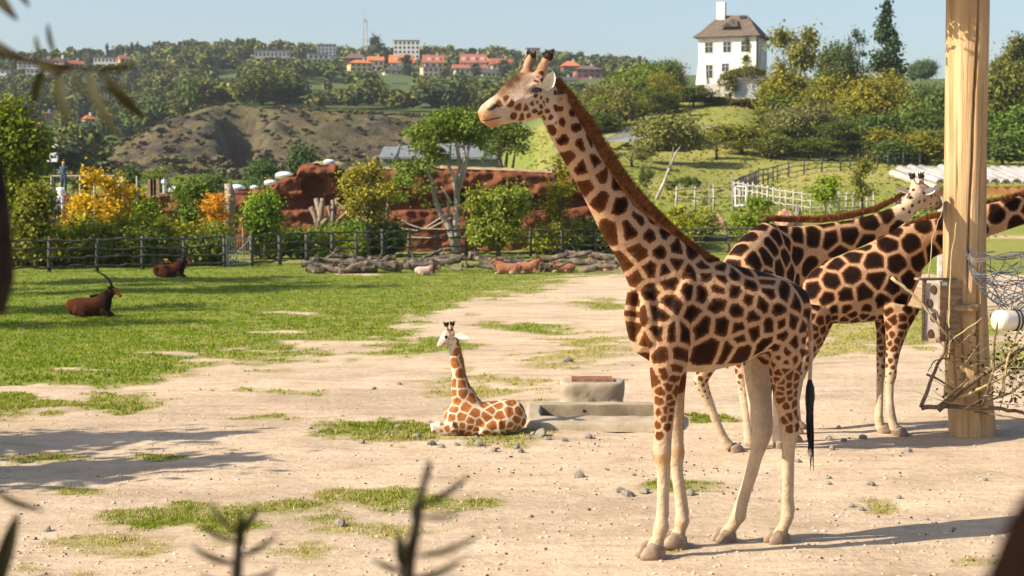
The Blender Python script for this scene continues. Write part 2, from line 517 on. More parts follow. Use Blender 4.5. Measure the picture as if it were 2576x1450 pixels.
STONE = mat_noise('stone', (.15, .135, .115), (.34, .30, .25), 14, .85, .5)
def stone_mesh(seed, flat=.6):
    r = random.Random(seed)
    mb = MB().ball((0, 0, 0), 1, 7, 5)
    vs = []
    dirs = [Vector((r.uniform(-1, 1), r.uniform(-1, 1), r.uniform(-1, 1))).normalized() for _ in range(7)]
    cut = [r.uniform(.55, .9) for _ in dirs]
    for v in mb.v:
        v = Vector(v)
        for dd, c in zip(dirs, cut):
            t = v.dot(dd)
            if t > c: v -= dd * (t - c)
        vs.append((v.x, v.y, v.z * flat))
    mb.v = vs
    return mb.mesh('stone', STONE)
STONES = [stone_mesh(i, random.uniform(.45, .8)) for i in range(7)]
stone_px = [(1082, 1068, 11), (1000, 1075, 9), (1362, 1097, 15), (1342, 1094, 9), (1435, 1082, 13), (1480, 1101, 10), (1318, 1090, 8), (1330, 1104, 7), (1420, 1109, 9), (1380, 1107, 9), (1200, 1098, 7), (1085, 1118, 10), (1110, 1124, 11),
            (1150, 1120, 9), (1205, 1122, 12), (1243, 1136, 10), (1300, 1128, 9), (1310, 1136, 9), (1050, 1098, 8), (1022, 1100, 7), (970, 1090, 9), (990, 1092, 7), (910, 1113, 10), (801, 1090, 7), (940, 981, 7), (1003, 965, 5), (1428, 911, 12), (1590, 918, 5),
            (1457, 1205, 12), (1562, 1240, 14), (1578, 1247, 13), (1622, 1243, 13), (1736, 1251, 12), (1812, 1217, 8), (1595, 1201, 9), (856, 1324, 14), (119, 1337, 11), (88, 1360, 6), (2008, 1162, 9), (2086, 1108, 10), (2170, 1103, 12), (2190, 1227, 13),
            (2092, 1133, 10), (2284, 1140, 12), (2122, 1110, 7), (2084, 1202, 8), (2085, 1222, 7), (2168, 1281, 10), (2140, 1274, 8), (2262, 1256, 8), (2330, 1305, 7), (2110, 1075, 8), (2400, 1330, 7), (1255, 1330, 5), (705, 1370, 6), (560, 1400, 6), (1335, 1300, 6), (2480, 1210, 8)]
for i, (px, py, r) in enumerate(stone_px):
    p = G(px, py)
    o = link('stone', STONES[i % 7])
    s = M(r, p.y) * random.uniform(1.0, 1.3)
    o.location = (p.x, p.y, gz(p.x, p.y) + s * .3)
    o.scale = (s * random.uniform(.9, 1.3), s * random.uniform(.8, 1.1), s)
    o.rotation_euler = (random.uniform(-.4, .4), random.uniform(-.4, .4), random.uniform(0, 6))
    where = ('beside the lying calf' if 900 < px < 1320 and py < 1140 else 'in front of the concrete trough' if 1320 <= px < 1500 and 1075 < py < 1120 else 'near the grass tuft behind the tall giraffe\'s forelegs' if 1500 < px < 1760 and py > 1190
             else 'on the dirt between the tall giraffe and the pole' if px >= 1990 else 'out on the bare dirt away from the animals')
    tag(o, ('chunky' if r > 11 else 'mid-sized' if r > 8 else 'little') + ' angular grey stone ' + where, 'stone', 'loose grey stones on the dirt')
DROP = mat_plain('dark_droppings', (.06, .04, .025), .9)
mb = MB()
for i in range(230):
    if random.random() < .6: px, py = random.gauss(1550, 330), random.gauss(1190, 60)
    else: px, py = random.uniform(0, 2576), random.uniform(1000, 1449)
    if py < 1010 or py > 1500: continue
    p = G(px, py)
    s = random.uniform(.006, .014)
    mb.ball((p.x, p.y, gz(p.x, p.y) + s * .5), (s * 1.2, s, s * .8), 5, 3)
tag(mb.build('droppings', DROP), 'tiny dark droppings and pebbles strewn over the dirt', None, None, 'stuff')
mb = MB()
for i in range(900):
    px, py = random.uniform(0, 2576), random.uniform(930, 1500)
    p = G(px, py)
    s = random.uniform(.012, .03)
    a = random.uniform(0, 3.14)
    l = random.uniform(.03, .16)
    z = gz(p.x, p.y) + .006
    w = .002
    mb.add([(p.x - w * math.sin(a), p.y + w * math.cos(a), z), (p.x + l * math.cos(a), p.y + l * math.sin(a), z + random.uniform(0, .015)), (p.x + w * math.sin(a), p.y - w * math.cos(a), z)], [(0, 1, 2)])
STRAW = mat_plain('straw', (.55, .45, .25), .8)
tag(mb.build('straw_litter', STRAW), 'pale straw stalks scattered on the dirt', None, None, 'stuff')
mb = MB()
for i in range(1500):
    px, py = random.uniform(-40, 2620), 950 + 560 * random.random() ** .8
    p = G(px, py)
    g, _ = grass_at(p.x, p.y)
    if g > .5: continue
    s = random.uniform(.008, .022)
    mb.ball((p.x, p.y, gz(p.x, p.y) + s * .15), (s * random.uniform(.8, 1.5), s, s * .6), 5, 3)
PEB = mat_noise('pebble', (.38, .28, .19), (.62, .50, .38), 3, .9)
tag(mb.build('gravel', PEB), 'fine pale gravel and clods on the bare dirt', None, None, 'stuff')

# ------------------------------------------------------------------ animals: shared body builder
def remesh(mb, voxel, smooth_it=6):
    """union of overlapping closed lofts -> one continuous smooth surface"""
    me = mb.mesh('tmp')
    ob = bpy.data.objects.new('tmp', me)
    COL.objects.link(ob)
    md = ob.modifiers.new('r', 'REMESH')
    md.mode = 'VOXEL'
    md.voxel_size = voxel
    dg = bpy.context.evaluated_depsgraph_get()
    ev = ob.evaluated_get(dg)
    res = bpy.data.meshes.new_from_object(ev)
    bpy.data.objects.remove(ob)
    bpy.data.meshes.remove(me)
    n = len(res.vertices)
    co = np.empty(n * 3, np.float32); res.vertices.foreach_get('co', co); co = co.reshape(-1, 3).astype(np.float64)
    ed = np.empty(len(res.edges) * 2, np.int32); res.edges.foreach_get('vertices', ed); ed = ed.reshape(-1, 2)
    deg = np.bincount(ed.reshape(-1), minlength=n)[:, None]
    for it in range(smooth_it * 2):
        s = np.zeros_like(co)
        for k in range(3):
            s[:, k] = np.bincount(ed[:, 0], co[ed[:, 1], k], n) + np.bincount(ed[:, 1], co[ed[:, 0], k], n)
        avg = s / np.maximum(deg, 1)
        co += (avg - co) * (.55 if it % 2 == 0 else -.50)
    res.vertices.foreach_set('co', co.reshape(-1).astype(np.float32))
    res.update()
    res.shade_smooth()
    return res, co

def coat(me, co, seeds, rmaxs, pale, gap, seedtint=None):
    """store the spot pattern: signed distance into the nearest patch, radial position, pale amount"""
    S = np.array(seeds); R = np.array(rmaxs)
    n = len(co)
    val = np.empty(n); rad = np.empty(n); ti = np.zeros(n)
    T = np.array(seedtint) if seedtint is not None else np.zeros(len(S))
    for a in range(0, n, 20000):
        c = co[a:a + 20000]
        d = np.sqrt(((c[:, None, :] - S[None]) ** 2).sum(-1))
        o = np.argpartition(d, 3, axis=1)[:, :4]
        dd = np.take_along_axis(d, o, 1)
        oo = np.argsort(dd, 1)
        o = np.take_along_axis(o, oo, 1); dd = np.take_along_axis(dd, oo, 1)
        i1 = o[:, 0]; d1 = dd[:, 0]
        e = np.full(len(c), 9.0)
        for k in (1, 2, 3):
            sep = np.linalg.norm(S[i1] - S[o[:, k]], axis=1) + 1e-6
            e = np.minimum(e, (dd[:, k] ** 2 - d1 ** 2) / (2 * sep))
        g = gap[a:a + 20000] if hasattr(gap, '__len__') else gap
        val[a:a + 20000] = np.minimum(e - g, R[i1] - d1)
        rad[a:a + 20000] = d1 / R[i1]
        ti[a:a + 20000] = T[i1]
    col = np.stack([val, rad, pale, ti], 1).astype(np.float32)
    at = me.color_attributes.new('coat', 'FLOAT_COLOR', 'POINT')
    at.data.foreach_set('color', col.reshape(-1))

def mat_coat(name, cream, white, dark, rim, wob=.021):
    m, nt, bs, out = new_mat(name)
    A = nt.nodes.new('ShaderNodeAttribute'); A.attribute_name = 'coat'
    sp = nt.nodes.new('ShaderNodeSeparateColor'); nt.links.new(A.outputs['Color'], sp.inputs[0])
    ma = nt.nodes.new('ShaderNodeMath'); ma.operation = 'MULTIPLY_ADD'
    nt.links.new(noise_tex(nt, 30, 5, .75), ma.inputs[0]); ma.inputs[1].default_value = wob * 2; ma.inputs[2].default_value = -wob
    ad = nt.nodes.new('ShaderNodeMath'); ad.operation = 'ADD'
    nt.links.new(sp.outputs[0], ad.inputs[0]); nt.links.new(ma.outputs[0], ad.inputs[1])
    sc = nt.nodes.new('ShaderNodeMath'); sc.operation = 'MULTIPLY_ADD'
    nt.links.new(ad.outputs[0], sc.inputs[0]); sc.inputs[1].default_value = 10.0; sc.inputs[2].default_value = .3
    mask = ramp(nt, sc.outputs[0], [(.25, 0.0), (.35, 1.0)])
    inner = ramp(nt, sc.outputs[0], [(.3, 0.0), (.62, 1.0)])
    mott = noise_tex(nt, 11, 4, .65)
    spot = mixc(nt, inner, rim, dark)
    spot = mixc(nt, A.outputs['Alpha'], spot, rim)
    spot = mixc(nt, 1.0, spot, ramp(nt, mott, [(.3, .7), (.7, 1.3)]), 'MULTIPLY')
    crm = mixc(nt, sp.outputs[2], cream, white)
    crm = mixc(nt, 1.0, crm, ramp(nt, noise_tex(nt, 6, 5, .7), [(.3, .80), (.7, 1.12)]), 'MULTIPLY')
    crm = mixc(nt, 1.0, crm, ramp(nt, noise_tex(nt, 70, 3, .7, stretch=(1, 1, .35)), [(.3, .86), (.7, 1.1)]), 'MULTIPLY')
    TN = nt.nodes.new('ShaderNodeAttribute'); TN.attribute_name = 'tone'
    crm = mixc(nt, TN.outputs['Alpha'], crm, TN.outputs['Color'])
    nt.links.new(mixc(nt, mask, crm, spot), bs.inputs['Base Color'])
    bs.inputs['Roughness'].default_value = .75
    bs.inputs['Specular IOR Level'].default_value = .10
    b = nt.nodes.new('ShaderNodeBump'); b.inputs['Strength'].default_value = .5; b.inputs['Distance'].default_value = .014
    nt.links.new(noise_tex(nt, 55, 4, .7), b.inputs['Height'])
    b2 = nt.nodes.new('ShaderNodeBump'); b2.inputs['Strength'].default_value = .45; b2.inputs['Distance'].default_value = .06
    nt.links.new(noise_tex(nt, 7, 3, .6), b2.inputs['Height'])
    nt.links.new(b2.outputs[0], b.inputs['Normal'])
    nt.links.new(b.outputs[0], bs.inputs['Normal'])
    return m

COAT = mat_coat('giraffe_coat', (.44, .262, .15), (.52, .385, .255), (.012, .0042, .002), (.125, .040, .009))
CALFCOAT = mat_coat('calf_coat', (.64, .52, .37), (.68, .58, .45), (.26, .085, .020), (.33, .12, .035), .006)
MANE = mat_noise('mane_hair', (.13, .045, .014), (.28, .11, .035), 20, .8)
CALFMANE = mat_noise('calf_mane_hair', (.40, .20, .08), (.62, .36, .18), 20, .8)
BLACKHAIR = mat_plain('black_hair', (.012, .010, .010), .55, .3)
HOOF = mat_noise('hoof_horn', (.16, .11, .075), (.32, .235, .165), 9, .6, .3)
EYE = mat_plain('dark_eye', (.008, .006, .005), .08, .6)
EARM = mat_noise('ear_hair', (.50, .41, .32), (.66, .58, .49), 8, .75)
NOSE = mat_plain('nose_dark', (.04, .025, .02), .6)
HORNHAIR = mat_noise('horn_tuft_hair', (.015, .01, .008), (.06, .035, .02), 30, .8)

def S(px, py, hw, b, d):
    return (P(px, py, d), M(hw, d), b)

def visible_side(co, nrm):
    v = np.array((0, 0, CAMH))[None] - co
    return (v * nrm).sum(1) > -.22 * np.linalg.norm(v, axis=1)

def auto_seeds(co, cand, rfun, start=(), startr=(), seed=1):
    r = np.random.default_rng(seed)
    idx = np.nonzero(cand)[0]
    r.shuffle(idx)
    S_ = [np.array(s) for s in start]
    Rs = list(startr)
    alive = np.ones(len(co), bool)
    for s, rr in zip(S_, Rs):
        alive &= ((co - s) ** 2).sum(1) > (rr * 1.9) ** 2
    for i in idx:
        if not alive[i]: continue
        rad = rfun[i]
        if rad <= 0: continue
        S_.append(co[i]); Rs.append(rad)
        alive &= ((co - co[i]) ** 2).sum(1) > (rad * 1.0) ** 2
    return S_, Rs

def hair_strip(mb, path, outdir, length, n, w=.006, spread=.02, lat=Vector((0, 1, 0)), lean=Vector((0, 0, 0))):
    """upright hairs along a polyline"""
    pts = [Vector(p) for p in path]
    L = [0]
    for a, b in zip(pts, pts[1:]): L.append(L[-1] + (b - a).length)
    for i in range(n):
        t = random.random() * L[-1]
        k = max(j for j in range(len(pts) - 1) if L[j] <= t)
        f = (t - L[k]) / max(1e-6, L[k + 1] - L[k])
        p = pts[k].lerp(pts[k + 1], f)
        ax = (pts[k + 1] - pts[k]).normalized()
        od = outdir(k, f)
        ll = length(t / L[-1]) * random.uniform(.75, 1.1)
        p = p + lat * random.uniform(-spread, spread)
        tip = p + (od + ax * random.uniform(-.25, .35) + lat * random.uniform(-.15, .15) + lean).normalized() * ll
        s = ax * w + lat * random.uniform(-w, w)
        mb.add([p - s - od * .02, p + s - od * .02, tip], [(0, 1, 2)])
        mb.add([p - lat * w - od * .02, p + lat * w - od * .02, tip], [(0, 1, 2)])
    return mb

def ear_mesh(mb, root, tip, width, nrm):
    """a cupped leaf-shaped ear"""
    ax = tip - root
    l = ax.length
    ax = ax.normalized()
    n = (nrm - ax * nrm.dot(ax)).normalized()
    s = ax.cross(n)
    prof = [(0, .35), (.15, .62), (.35, 1.0), (.55, 1.0), (.75, .78), (.9, .45), (1.0, .06)]
    k = 7
    vs, fs = [], []
    for side in (0, 1):
        for t, w in prof:
            for j in range(k):
                a = -1 + 2 * j / (k - 1)
                dep = (a * a) * width * .42 * w
                vs.append(root + ax * (t * l) + s * (a * width * .5 * w) + n * (dep - side * .012 * (1.02 - t)))
    R = len(prof)
    for side in (0, 1):
        o = side * R * k
        for i in range(R - 1):
            for j in range(k - 1):
                q = (o + i * k + j, o + i * k + j + 1, o + (i + 1) * k + j + 1, o + (i + 1) * k + j)
                fs.append(q if side == 0 else q[::-1])
    for i in range(R - 1):
        for j in (0, k - 1):
            a, b = i * k + j, (i + 1) * k + j
            fs.append((a, b, b + R * k, a + R * k))
    return mb.add(vs, fs)

def hoof(parent, c, heading, size, d0=0):
    """cloven hoof standing on the ground at c"""
    h = Vector((heading[0], heading[1], 0)).normalized()
    s = Vector((-h.y, h.x, 0))
    mb = MB()
    for sd in (-1, 1):
        o = Vector(c) + s * (sd * size * .27)
        secs = []
        for z, l, w, sh in ((-.012, .60, .26, .12), (.10 * size, .60, .265, .11), (.25 * size, .53, .255, .04), (.42 * size, .43, .24, -.04), (.56 * size, .34, .22, -.09)):
            secs.append((o + Vector((0, 0, z)) + h * (sh * size), w * size, l * size))
        mb.loft(secs, 12, h)
    return mb.build('hoof', HOOF, parent, True)

# ------------------------------------------------------------------ the big giraffe
def big_giraffe():
    c, s = math.cos(math.radians(25)), math.sin(math.radians(25))
    head_dir = Vector((-c, -s, 0)); left = Vector((s, -c, 0))
    D = lambda px: 14.15 + (px - 1800) / 303 * (s / c)
    base = Vector((P(1810, 1300, 14.1).x, 14.1, 0))
    root = empty('giraffe', base, 'tall adult giraffe with dark patches standing side-on on the dirt, neck and head raised', 'giraffe')
    mb = MB()
    T = [(1588, 792, 45, .08), (1606, 795, 92, .17), (1650, 795, 122, .245), (1700, 795, 140, .275), (1770, 792, 146, .315), (1850, 793, 126, .335), (1915, 786, 104, .325), (1965, 785, 88, .28), (2003, 790, 66, .20), (2024, 798, 36, .10)]
    mb.loft([S(x, y, h, b, D(x)) for x, y, h, b in T], 28, left)
    # withers
    mb.loft([S(1690, 700, 60, .10, D(1690)), S(1760, 690, 55, .10, D(1760)), S(1830, 705, 40, .09, D(1830)), S(1880, 720, 30, .06, D(1880))], 14, left)
    N = [(1388, 240, 42, .105), (1392, 268, 42, .10), (1420, 322, 44, .105), (1462, 395, 45, .11), (1498, 457, 46, .115), (1546, 538, 55, .13), (1602, 606, 70, .15), (1664, 680, 100, .19), (1725, 750, 118, .23)]
    DN = [13.52, 13.53, 13.58, 13.63, 13.68, 13.76, 13.85, 13.96, 14.03]
    mb.loft([S(x, y, h, b, d) for (x, y, h, b), d in zip(N, DN)], 24, left)
    dh = 13.52
    H = [(1392, 245, 26, .07), (1375, 240, 48, .105), (1348, 236, 53, .125), (1318, 243, 56, .13), (1288, 256, 46, .11), (1262, 271, 36, .085), (1240, 281, 32, .076), (1222, 290, 27, .07), (1209, 296, 17, .05)]
    mb.loft([S(x, y, h, b, dh - (1392 - x) / 317 * .35) for x, y, h, b in H], 20, left)
    hd = lambda x: dh - (1392 - x) / 317 * .35
    # forehead bump, brow, jaw, chin
    mb.loft([S(1330, 205, 18, .05, hd(1330)), S(1306, 200, 20, .05, hd(1306)), S(1287, 213, 16, .045, hd(1287)), S(1262, 242, 9, .04, hd(1262))], 10, left)
    mb.loft([S(1362, 270, 24, .075, hd(1362)), S(1330, 285, 19, .07, hd(1330)), S(1290, 293, 16, .055, hd(1290)), S(1255, 303, 13, .05, hd(1255)), S(1235, 308, 15, .05, hd(1235)), S(1220, 307, 8, .03, hd(1220))], 12, left)
    # cheek, brow ridge over each eye
    for sd in (1, -1):
        mb.ball(P(1336, 224, hd(1336)) + left * (.108 * sd), (.055, .03, .04), 10, 7)
        # horns
        oo = left * (.042 * sd)
        b0, b1, b2 = (P(1350, 198, hd(1350)) + oo, P(1361, 163, hd(1361)) + oo * 1.25, P(1372, 142, hd(1372)) + oo * 1.5) if sd > 0 else (P(1328, 194, hd(1328)) + oo, P(1337, 160, hd(1337)) + oo * 1.25, P(1346, 140, hd(1346)) + oo * 1.5)
        mb.loft([(b0, .065, .055), (b0.lerp(b1, .5), .048, .043), (b1, .040, .037), (b2, .038, .036)], 10, left)
    # legs: photo x, y, half width, lateral radius, depth
    def leg(rows):
        mb.loft([S(x, y, h, (M(h, d) * k), d) for x, y, h, k, d in rows], 14, left)
    leg([(1712, 700, 10, .4, 13.95), (1703, 745, 36, .45, 13.83), (1694, 800, 58, .5, 13.745), (1686, 860, 55, .6, 13.725), (1677, 920, 47, .8, 13.73), (1673, 965, 38, .85, 13.73), (1672, 1010, 30, .9, 13.73), (1670, 1062, 25, .95, 13.73), (1667, 1105, 23, 1, 13.73), (1665, 1140, 24.5, 1, 13.73), (1667, 1165, 21, .95, 13.74), (1669, 1190, 16.5, .95, 13.74), (1667, 1250, 14.5, .95, 13.75), (1665, 1300, 15.5, 1, 13.75), (1664, 1326, 20.5, 1, 13.75), (1656, 1352, 16.5, .95, 13.75), (1649, 1374, 22, .9, 13.74), (1646, 1392, 25, .85, 13.74)])
    leg([(1700, 780, 20, .5, 14.1), (1692, 840, 52, .6, 14.14), (1690, 930, 42, .8, 14.14), (1694, 1000, 30, .85, 14.14), (1698, 1060, 23, .95, 14.14), (1700, 1110, 20, 1, 14.14), (1701, 1142, 22, 1, 14.14), (1701, 1170, 18, .95, 14.14), (1704, 1200, 15, .95, 14.14), (1710, 1250, 13.5, .95, 14.14), (1714, 1290, 15, 1, 14.14), (1716, 1310, 20, 1, 14.14), (1711, 1332, 15.5, .95, 14.14), (1704, 1352, 21, .9, 14.14), (1700, 1368, 24, .85, 14.14)])
    leg([(1925, 740, 25, .5, 14.55), (1922, 790, 58, .5, 14.61), (1912, 860, 52, .6, 14.62), (1907, 930, 41, .75, 14.60), (1910, 1000, 34, .8, 14.56), (1916, 1060, 31, .8, 14.52), (1916, 1090, 29, .8, 14.5), (1910, 1120, 22, .85, 14.48), (1901, 1150, 17, .95, 14.46), (1886, 1200, 15.5, .95, 14.44), (1868, 1255, 15, .95, 14.43), (1858, 1298, 20, 1, 14.42), (1843, 1322, 15.5, .95, 14.42), (1831, 1340, 19, .9, 14.42), (1826, 1354, 22, .85, 14.42)])
    leg([(1952, 700, 12, .5, 14.36), (1966, 745, 42, .6, 14.29), (1980, 805, 57, .68, 14.245), (1980, 880, 50, .75, 14.24), (1974, 940, 42, .8, 14.25), (1976, 1000, 31, .85, 14.27), (1983, 1045, 27, .85, 14.29), (1988, 1075, 26, .85, 14.30), (1985, 1105, 21, .85, 14.31), (1982, 1140, 16, .95, 14.32), (1980, 1200, 13.5, .95, 14.33), (1979, 1265, 13, .95, 14.34), (1981, 1298, 17.5, 1, 14.34), (1973, 1322, 14, .95, 14.34), (1963, 1342, 19, .9, 14.34), (1960, 1357, 22, .85, 14.34)])
    # tendons behind the cannon bones, and the bony lines of the face
    for pts, d in (([(1683, 1172), (1680, 1215), (1677, 1260), (1676, 1300)], 13.75), ([(1712, 1178), (1718, 1220), (1724, 1262), (1727, 1296)], 14.14), ([(1918, 1135), (1901, 1190), (1882, 1245), (1870, 1284)], 14.43), ([(1996, 1128), (1992, 1190), (1991, 1250), (1993, 1288)], 14.34)):
        mb.loft([S(x, y, r, M(r, d), d) for (x, y), r in zip(pts, (5, 6.5, 6.5, 8))], 8, left)
    for sd in (1, -1):
        L_ = lambda x, y, b: P(x, y, hd(x)) + left * (b * sd)
        mb.loft([(L_(1345, 244, .118), .012, .01), (L_(1318, 246, .125), .018, .016), (L_(1290, 252, .108), .016, .014), (L_(1264, 262, .083), .010, .01)], 8, left)
        mb.loft([(L_(1348, 218, .108), .014, .012), (L_(1332, 214, .122), .018, .018), (L_(1314, 222, .122), .012, .012)], 8, left)
        mb.loft([(L_(1242, 268, .066), .016, .012), (L_(1228, 268, .066), .028, .016), (L_(1215, 279, .056), .020, .012)], 8, left)
        mb.loft([(L_(1350, 262, .10), .04, .025), (L_(1335, 276, .10), .035, .02), (L_(1312, 288, .08), .02, .012)], 8, left)
    # elbow and stifle bulges, tail root
    mb.ball(P(1705, 900, 13.78), (.09, .07, .16))
    mb.ball(P(1935, 870, 14.30), (.13, .08, .17))
    mb.loft([S(1742, 690, 12, .03, 13.84), S(1722, 740, 22, .04, 13.735), S(1705, 790, 24, .045, 13.70), S(1690, 830, 16, .03, 13.705)], 10, left)
    mb.loft([S(1622, 735, 14, .04, 13.72), S(1630, 800, 24, .05, 13.66), S(1645, 860, 22, .05, 13.665), S(1660, 905, 14, .03, 13.70)], 10, left)
    mb.loft([S(1925, 735, 10, .03, 14.12), S(1912, 790, 14, .03, 14.085), S(1905, 845, 16, .03, 14.10), S(1898, 890, 10, .02, 14.18)], 8, left)
    mb.loft([S(1588, 730, 10, .03, 13.80), S(1582, 790, 15, .035, 13.765), S(1592, 850, 12, .03, 13.79)], 8, left)
    mb.loft([S(2010, 765, 16, .05, 14.46), S(2032, 790, 11, .03, 14.48), S(2040, 840, 7.5, .022, 14.48), S(2040, 900, 6, .018, 14.47), S(2037, 962, 5.5, .018, 14.46)], 8, left)
    me, co = remesh(mb, .0118, 2)
    me.name = 'giraffe_body'
    nrm = np.empty(len(co) * 3, np.float32); me.vertices.foreach_get('normal', nrm); nrm = nrm.reshape(-1, 3)
    bvh = BVHTree.FromPolygons([Vector(v) for v in co], [tuple(p.vertices) for p in me.polygons])
    eye0 = Vector((0, 0, CAMH))
    def hit(px, py):
        dr = (P(px, py, 10) - eye0).normalized()
        h = bvh.ray_cast(eye0, dr)
        return h[0]
    seeds, rm, ti = [], [], []
    def addspot(px, py, r, t=0):
        h = hit(px, py)
        if h is not None and h.z > 1.6 and r > .05 and any((Vector(q) - h).length < .085 for q in seeds): return
        if h is not None:
            seeds.append(np.array(h)); rm.append(r); ti.append(t)
    c3 = [(360,90),(500,80),(605,60),(605,160),(720,85),(265,170),(335,255),(430,200),(835,140),(905,190),(795,180),(705,225),(540,215),(820,245),(915,265),(560,285),(700,345),(785,370),(425,350),(570,430),(1005,245),(1085,215),(1190,238),(1225,285),(890,330),(885,430),(1015,345),(1105,310),(1100,405),(1245,355),(1340,370),(1190,440),(1310,480),(1430,440),(1480,400),(365,530),(490,510),(720,510),(785,580),(925,590),(1030,485),(1130,525),(480,630),(585,640),(655,640),(400,680),(300,580),(318,430),(1030,605),(1040,670),(1140,620),(1240,590),(1330,570),(1330,650),(1400,555),(1480,600),(1500,500),(850,735),(965,745),(1040,755),(515,790),(415,810),(560,815),(622,780),(657,748),(460,950),(535,915),(600,880),(583,940),(1225,700),(1285,740),(1235,772),(1410,710),(1365,765),(1470,760),(1215,820),(1300,805),(1270,850),(1355,840),(1415,820),(1345,885),(1245,895),(1305,905),(1450,870),(1380,930),(1425,935),(1300,950),(1250,955),(1262,1000),(1322,972),(1325,1010),(1375,995),(1420,995),(1320,1045),(1382,1035),(1420,1045),(1330,1085),(1385,1080),(1410,1110),(1360,1125),(510,1040),(560,1005),(565,1075),(500,1095),(603,1035),(573,1112),(495,1175),(535,1160),(572,1160),(525,1215),(568,1205),(480,1260),(550,1270),(492,1330),(1425,1180),(1380,1205),(1345,1225),(1382,1285),(1432,1275),(400,950),(640,960),(395,880),(1480,690),(1440,1200),(310,500),(350,620)]
    for cx, cy in c3:
        small = cy > 780
        vs = cy > 1000
        addspot(1475.8 + cx * .37011, 603.7 + cy * .37011, (.04 if cy > 1120 else .062) if vs else (.105 if small else .21), min(1, max(0, (cy - 700) / 300)) * .8 + (.45 if cx < 420 else 0))
    cN = [(40,570),(140,625),(205,680),(30,735),(172,780),(310,800),(310,892),(90,985),(250,960),(410,893),(408,1020),(500,1000),(632,1025),(345,855)]
    for cx, cy in cN:
        addspot(1502.7 + cx * .333, 254.9 + cy * .333, .15, .35 if cx < 110 else 0)
    cH = [(757,692,.06),(812,698,.07),(775,810,.065),(902,848,.085),(830,885,.075),(790,957,.06),(952,997,.09),(705,875,.06),(1020,970,.06),(850,1105,.1),(1063,1145,.10),(957,1192,.08),(1130,1290,.095),(1000,1365,.11),(1140,1130,.07),(1240,1335,.1),(738,572,.03),(762,600,.03),(875,740,.04)]
    for cx, cy, r in cH:
        addspot(1180.7 + cx * .2961, 67.1 + cy * .2961, r, .6 if cx < 720 or (cx == 850) or cx == 1000 else 0)
    face = [(485,697,.028,1),(555,720,.028,.7),(607,667,.018,.2),(580,640,.014,.3),(636,640,.017,.2),(602,612,.014,.2),(541,657,.012,.9),(445,762,.026,1),(502,755,.017,1),(605,735,.014,.6),(660,718,.012,.6),(257,650,.018,.9),(307,622,.02,.8),(385,757,.022,1),(605,445,.012,.1),(570,465,.01,.2),(590,430,.01,.1),(610,400,.012,.1),(630,770,.015,1),(570,590,.01,.9),(655,630,.012,.4),(690,770,.012,.6),(420,690,.02,1),(345,650,.018,1)]
    nface0 = len(seeds)
    for cx, cy, r, t in face:
        addspot(1180.7 + cx * .2961, 67.1 + cy * .2961, r * 1.55 + .006, t)
    # the far side: patches by the same rule of sizes
    vis = visible_side(co, nrm)
    rf = np.where(co[:, 2] > 1.9, .2, .19)
    z = co[:, 2]
    rf = np.where(z < 1.55, .10, rf); rf = np.where(z < 1.2, .07, rf); rf = np.where(z < .82, 0, rf)
    headm = (co[:, 0] < P(1400, 240, 13.5).x) & (z > 3.2)
    rf = np.where(headm, .045, rf)
    rf = np.where((z > 2.7) & ~headm, .15, rf)
    st, sr = auto_seeds(co, ~vis, rf, seeds, [r * .8 for r in rm], 3)
    k = len(seeds)
    seeds2 = st; rm2 = rm + [r * .66 for r in sr[k:]]
    ti2 = ti + [float(min(1, max(0, (1.6 - s_[2]) / .8))) for s_ in st[k:]]
    pale = np.clip((1.25 - z) / .5, 0, 1)
    belly = np.clip((-nrm[:, 2] - .2) * 1.6, 0, 1) * (z < 1.9)
    pale = np.maximum(pale, belly)
    pale = np.where((co[:, 1] > 14.42) & (z < 1.7) & (co[:, 0] > (1860 - CX) * 14.5 / F), 1, pale)
    tailm = (co[:, 0] > (2033.5 - CX) * 14.47 / F) & (z < 2.2) & (z > 1.1)
    fm = headm & (z < 3.75)
    pale = np.where(fm, .75, pale)
    gap = np.where(z < 1.5, .009, .019)
    gap = np.where(z > 2.5, .025, gap); gap = np.where(headm, .010, gap)
    gap = np.where(tailm, .5, gap)
    coat(me, co, seeds2, rm2, pale, gap, ti2)
    tone = np.zeros((len(co), 4), np.float32)
    def dab(px, py, d, r, colr, amt, zs=1.0):
        q = np.array(P(px, py, d))
        dv = co - q
        dist = np.sqrt(dv[:, 0] ** 2 + (dv[:, 1] * .35) ** 2 + (dv[:, 2] * zs) ** 2)
        w = np.clip(1.35 - dist / r, 0, 1) * amt
        w = np.where(headm, w, 0)
        tone[:, :3] = tone[:, :3] * (1 - w[:, None]) + np.array(colr) * w[:, None]
        tone[:, 3] = np.maximum(tone[:, 3], w)
    tone[:, :3] = (.47, .37, .285)
    tone[:, 3] = np.where(headm & (co[:, 2] < 3.88), .7, 0)
    kn = np.exp(-((z - .80) / .055) ** 2) * .75 * (co[:, 0] < (1760 - CX) * 14 / F)
    lo_ = np.clip((.30 - z) / .2, 0, 1) * .65
    for w_, c_ in ((kn, (.40, .235, .09)), (lo_, (.40, .275, .165))):
        tone[:, :3] = np.where(w_[:, None] > .02, np.array(c_), tone[:, :3]); tone[:, 3] = np.maximum(tone[:, 3], w_)
    dab(1216, 294, hd(1216), .10, (.40, .21, .09), .95)
    dab(1240, 316, hd(1240), .075, (.40, .19, .08), .95)
    dab(1262, 233, hd(1262), .09, (.15, .075, .032), .95)
    dab(1280, 212, hd(1280), .09, (.075, .036, .016), 1)
    dab(1298, 194, hd(1298), .11, (.055, .027, .012), 1)
    dab(1318, 184, hd(1318), .05, (.30, .18, .10), .7)
    dab(1290, 272, hd(1290), .10, (.36, .29, .24), .7)
    dab(1300, 262, hd(1300), .06, (.27, .22, .20), .6)
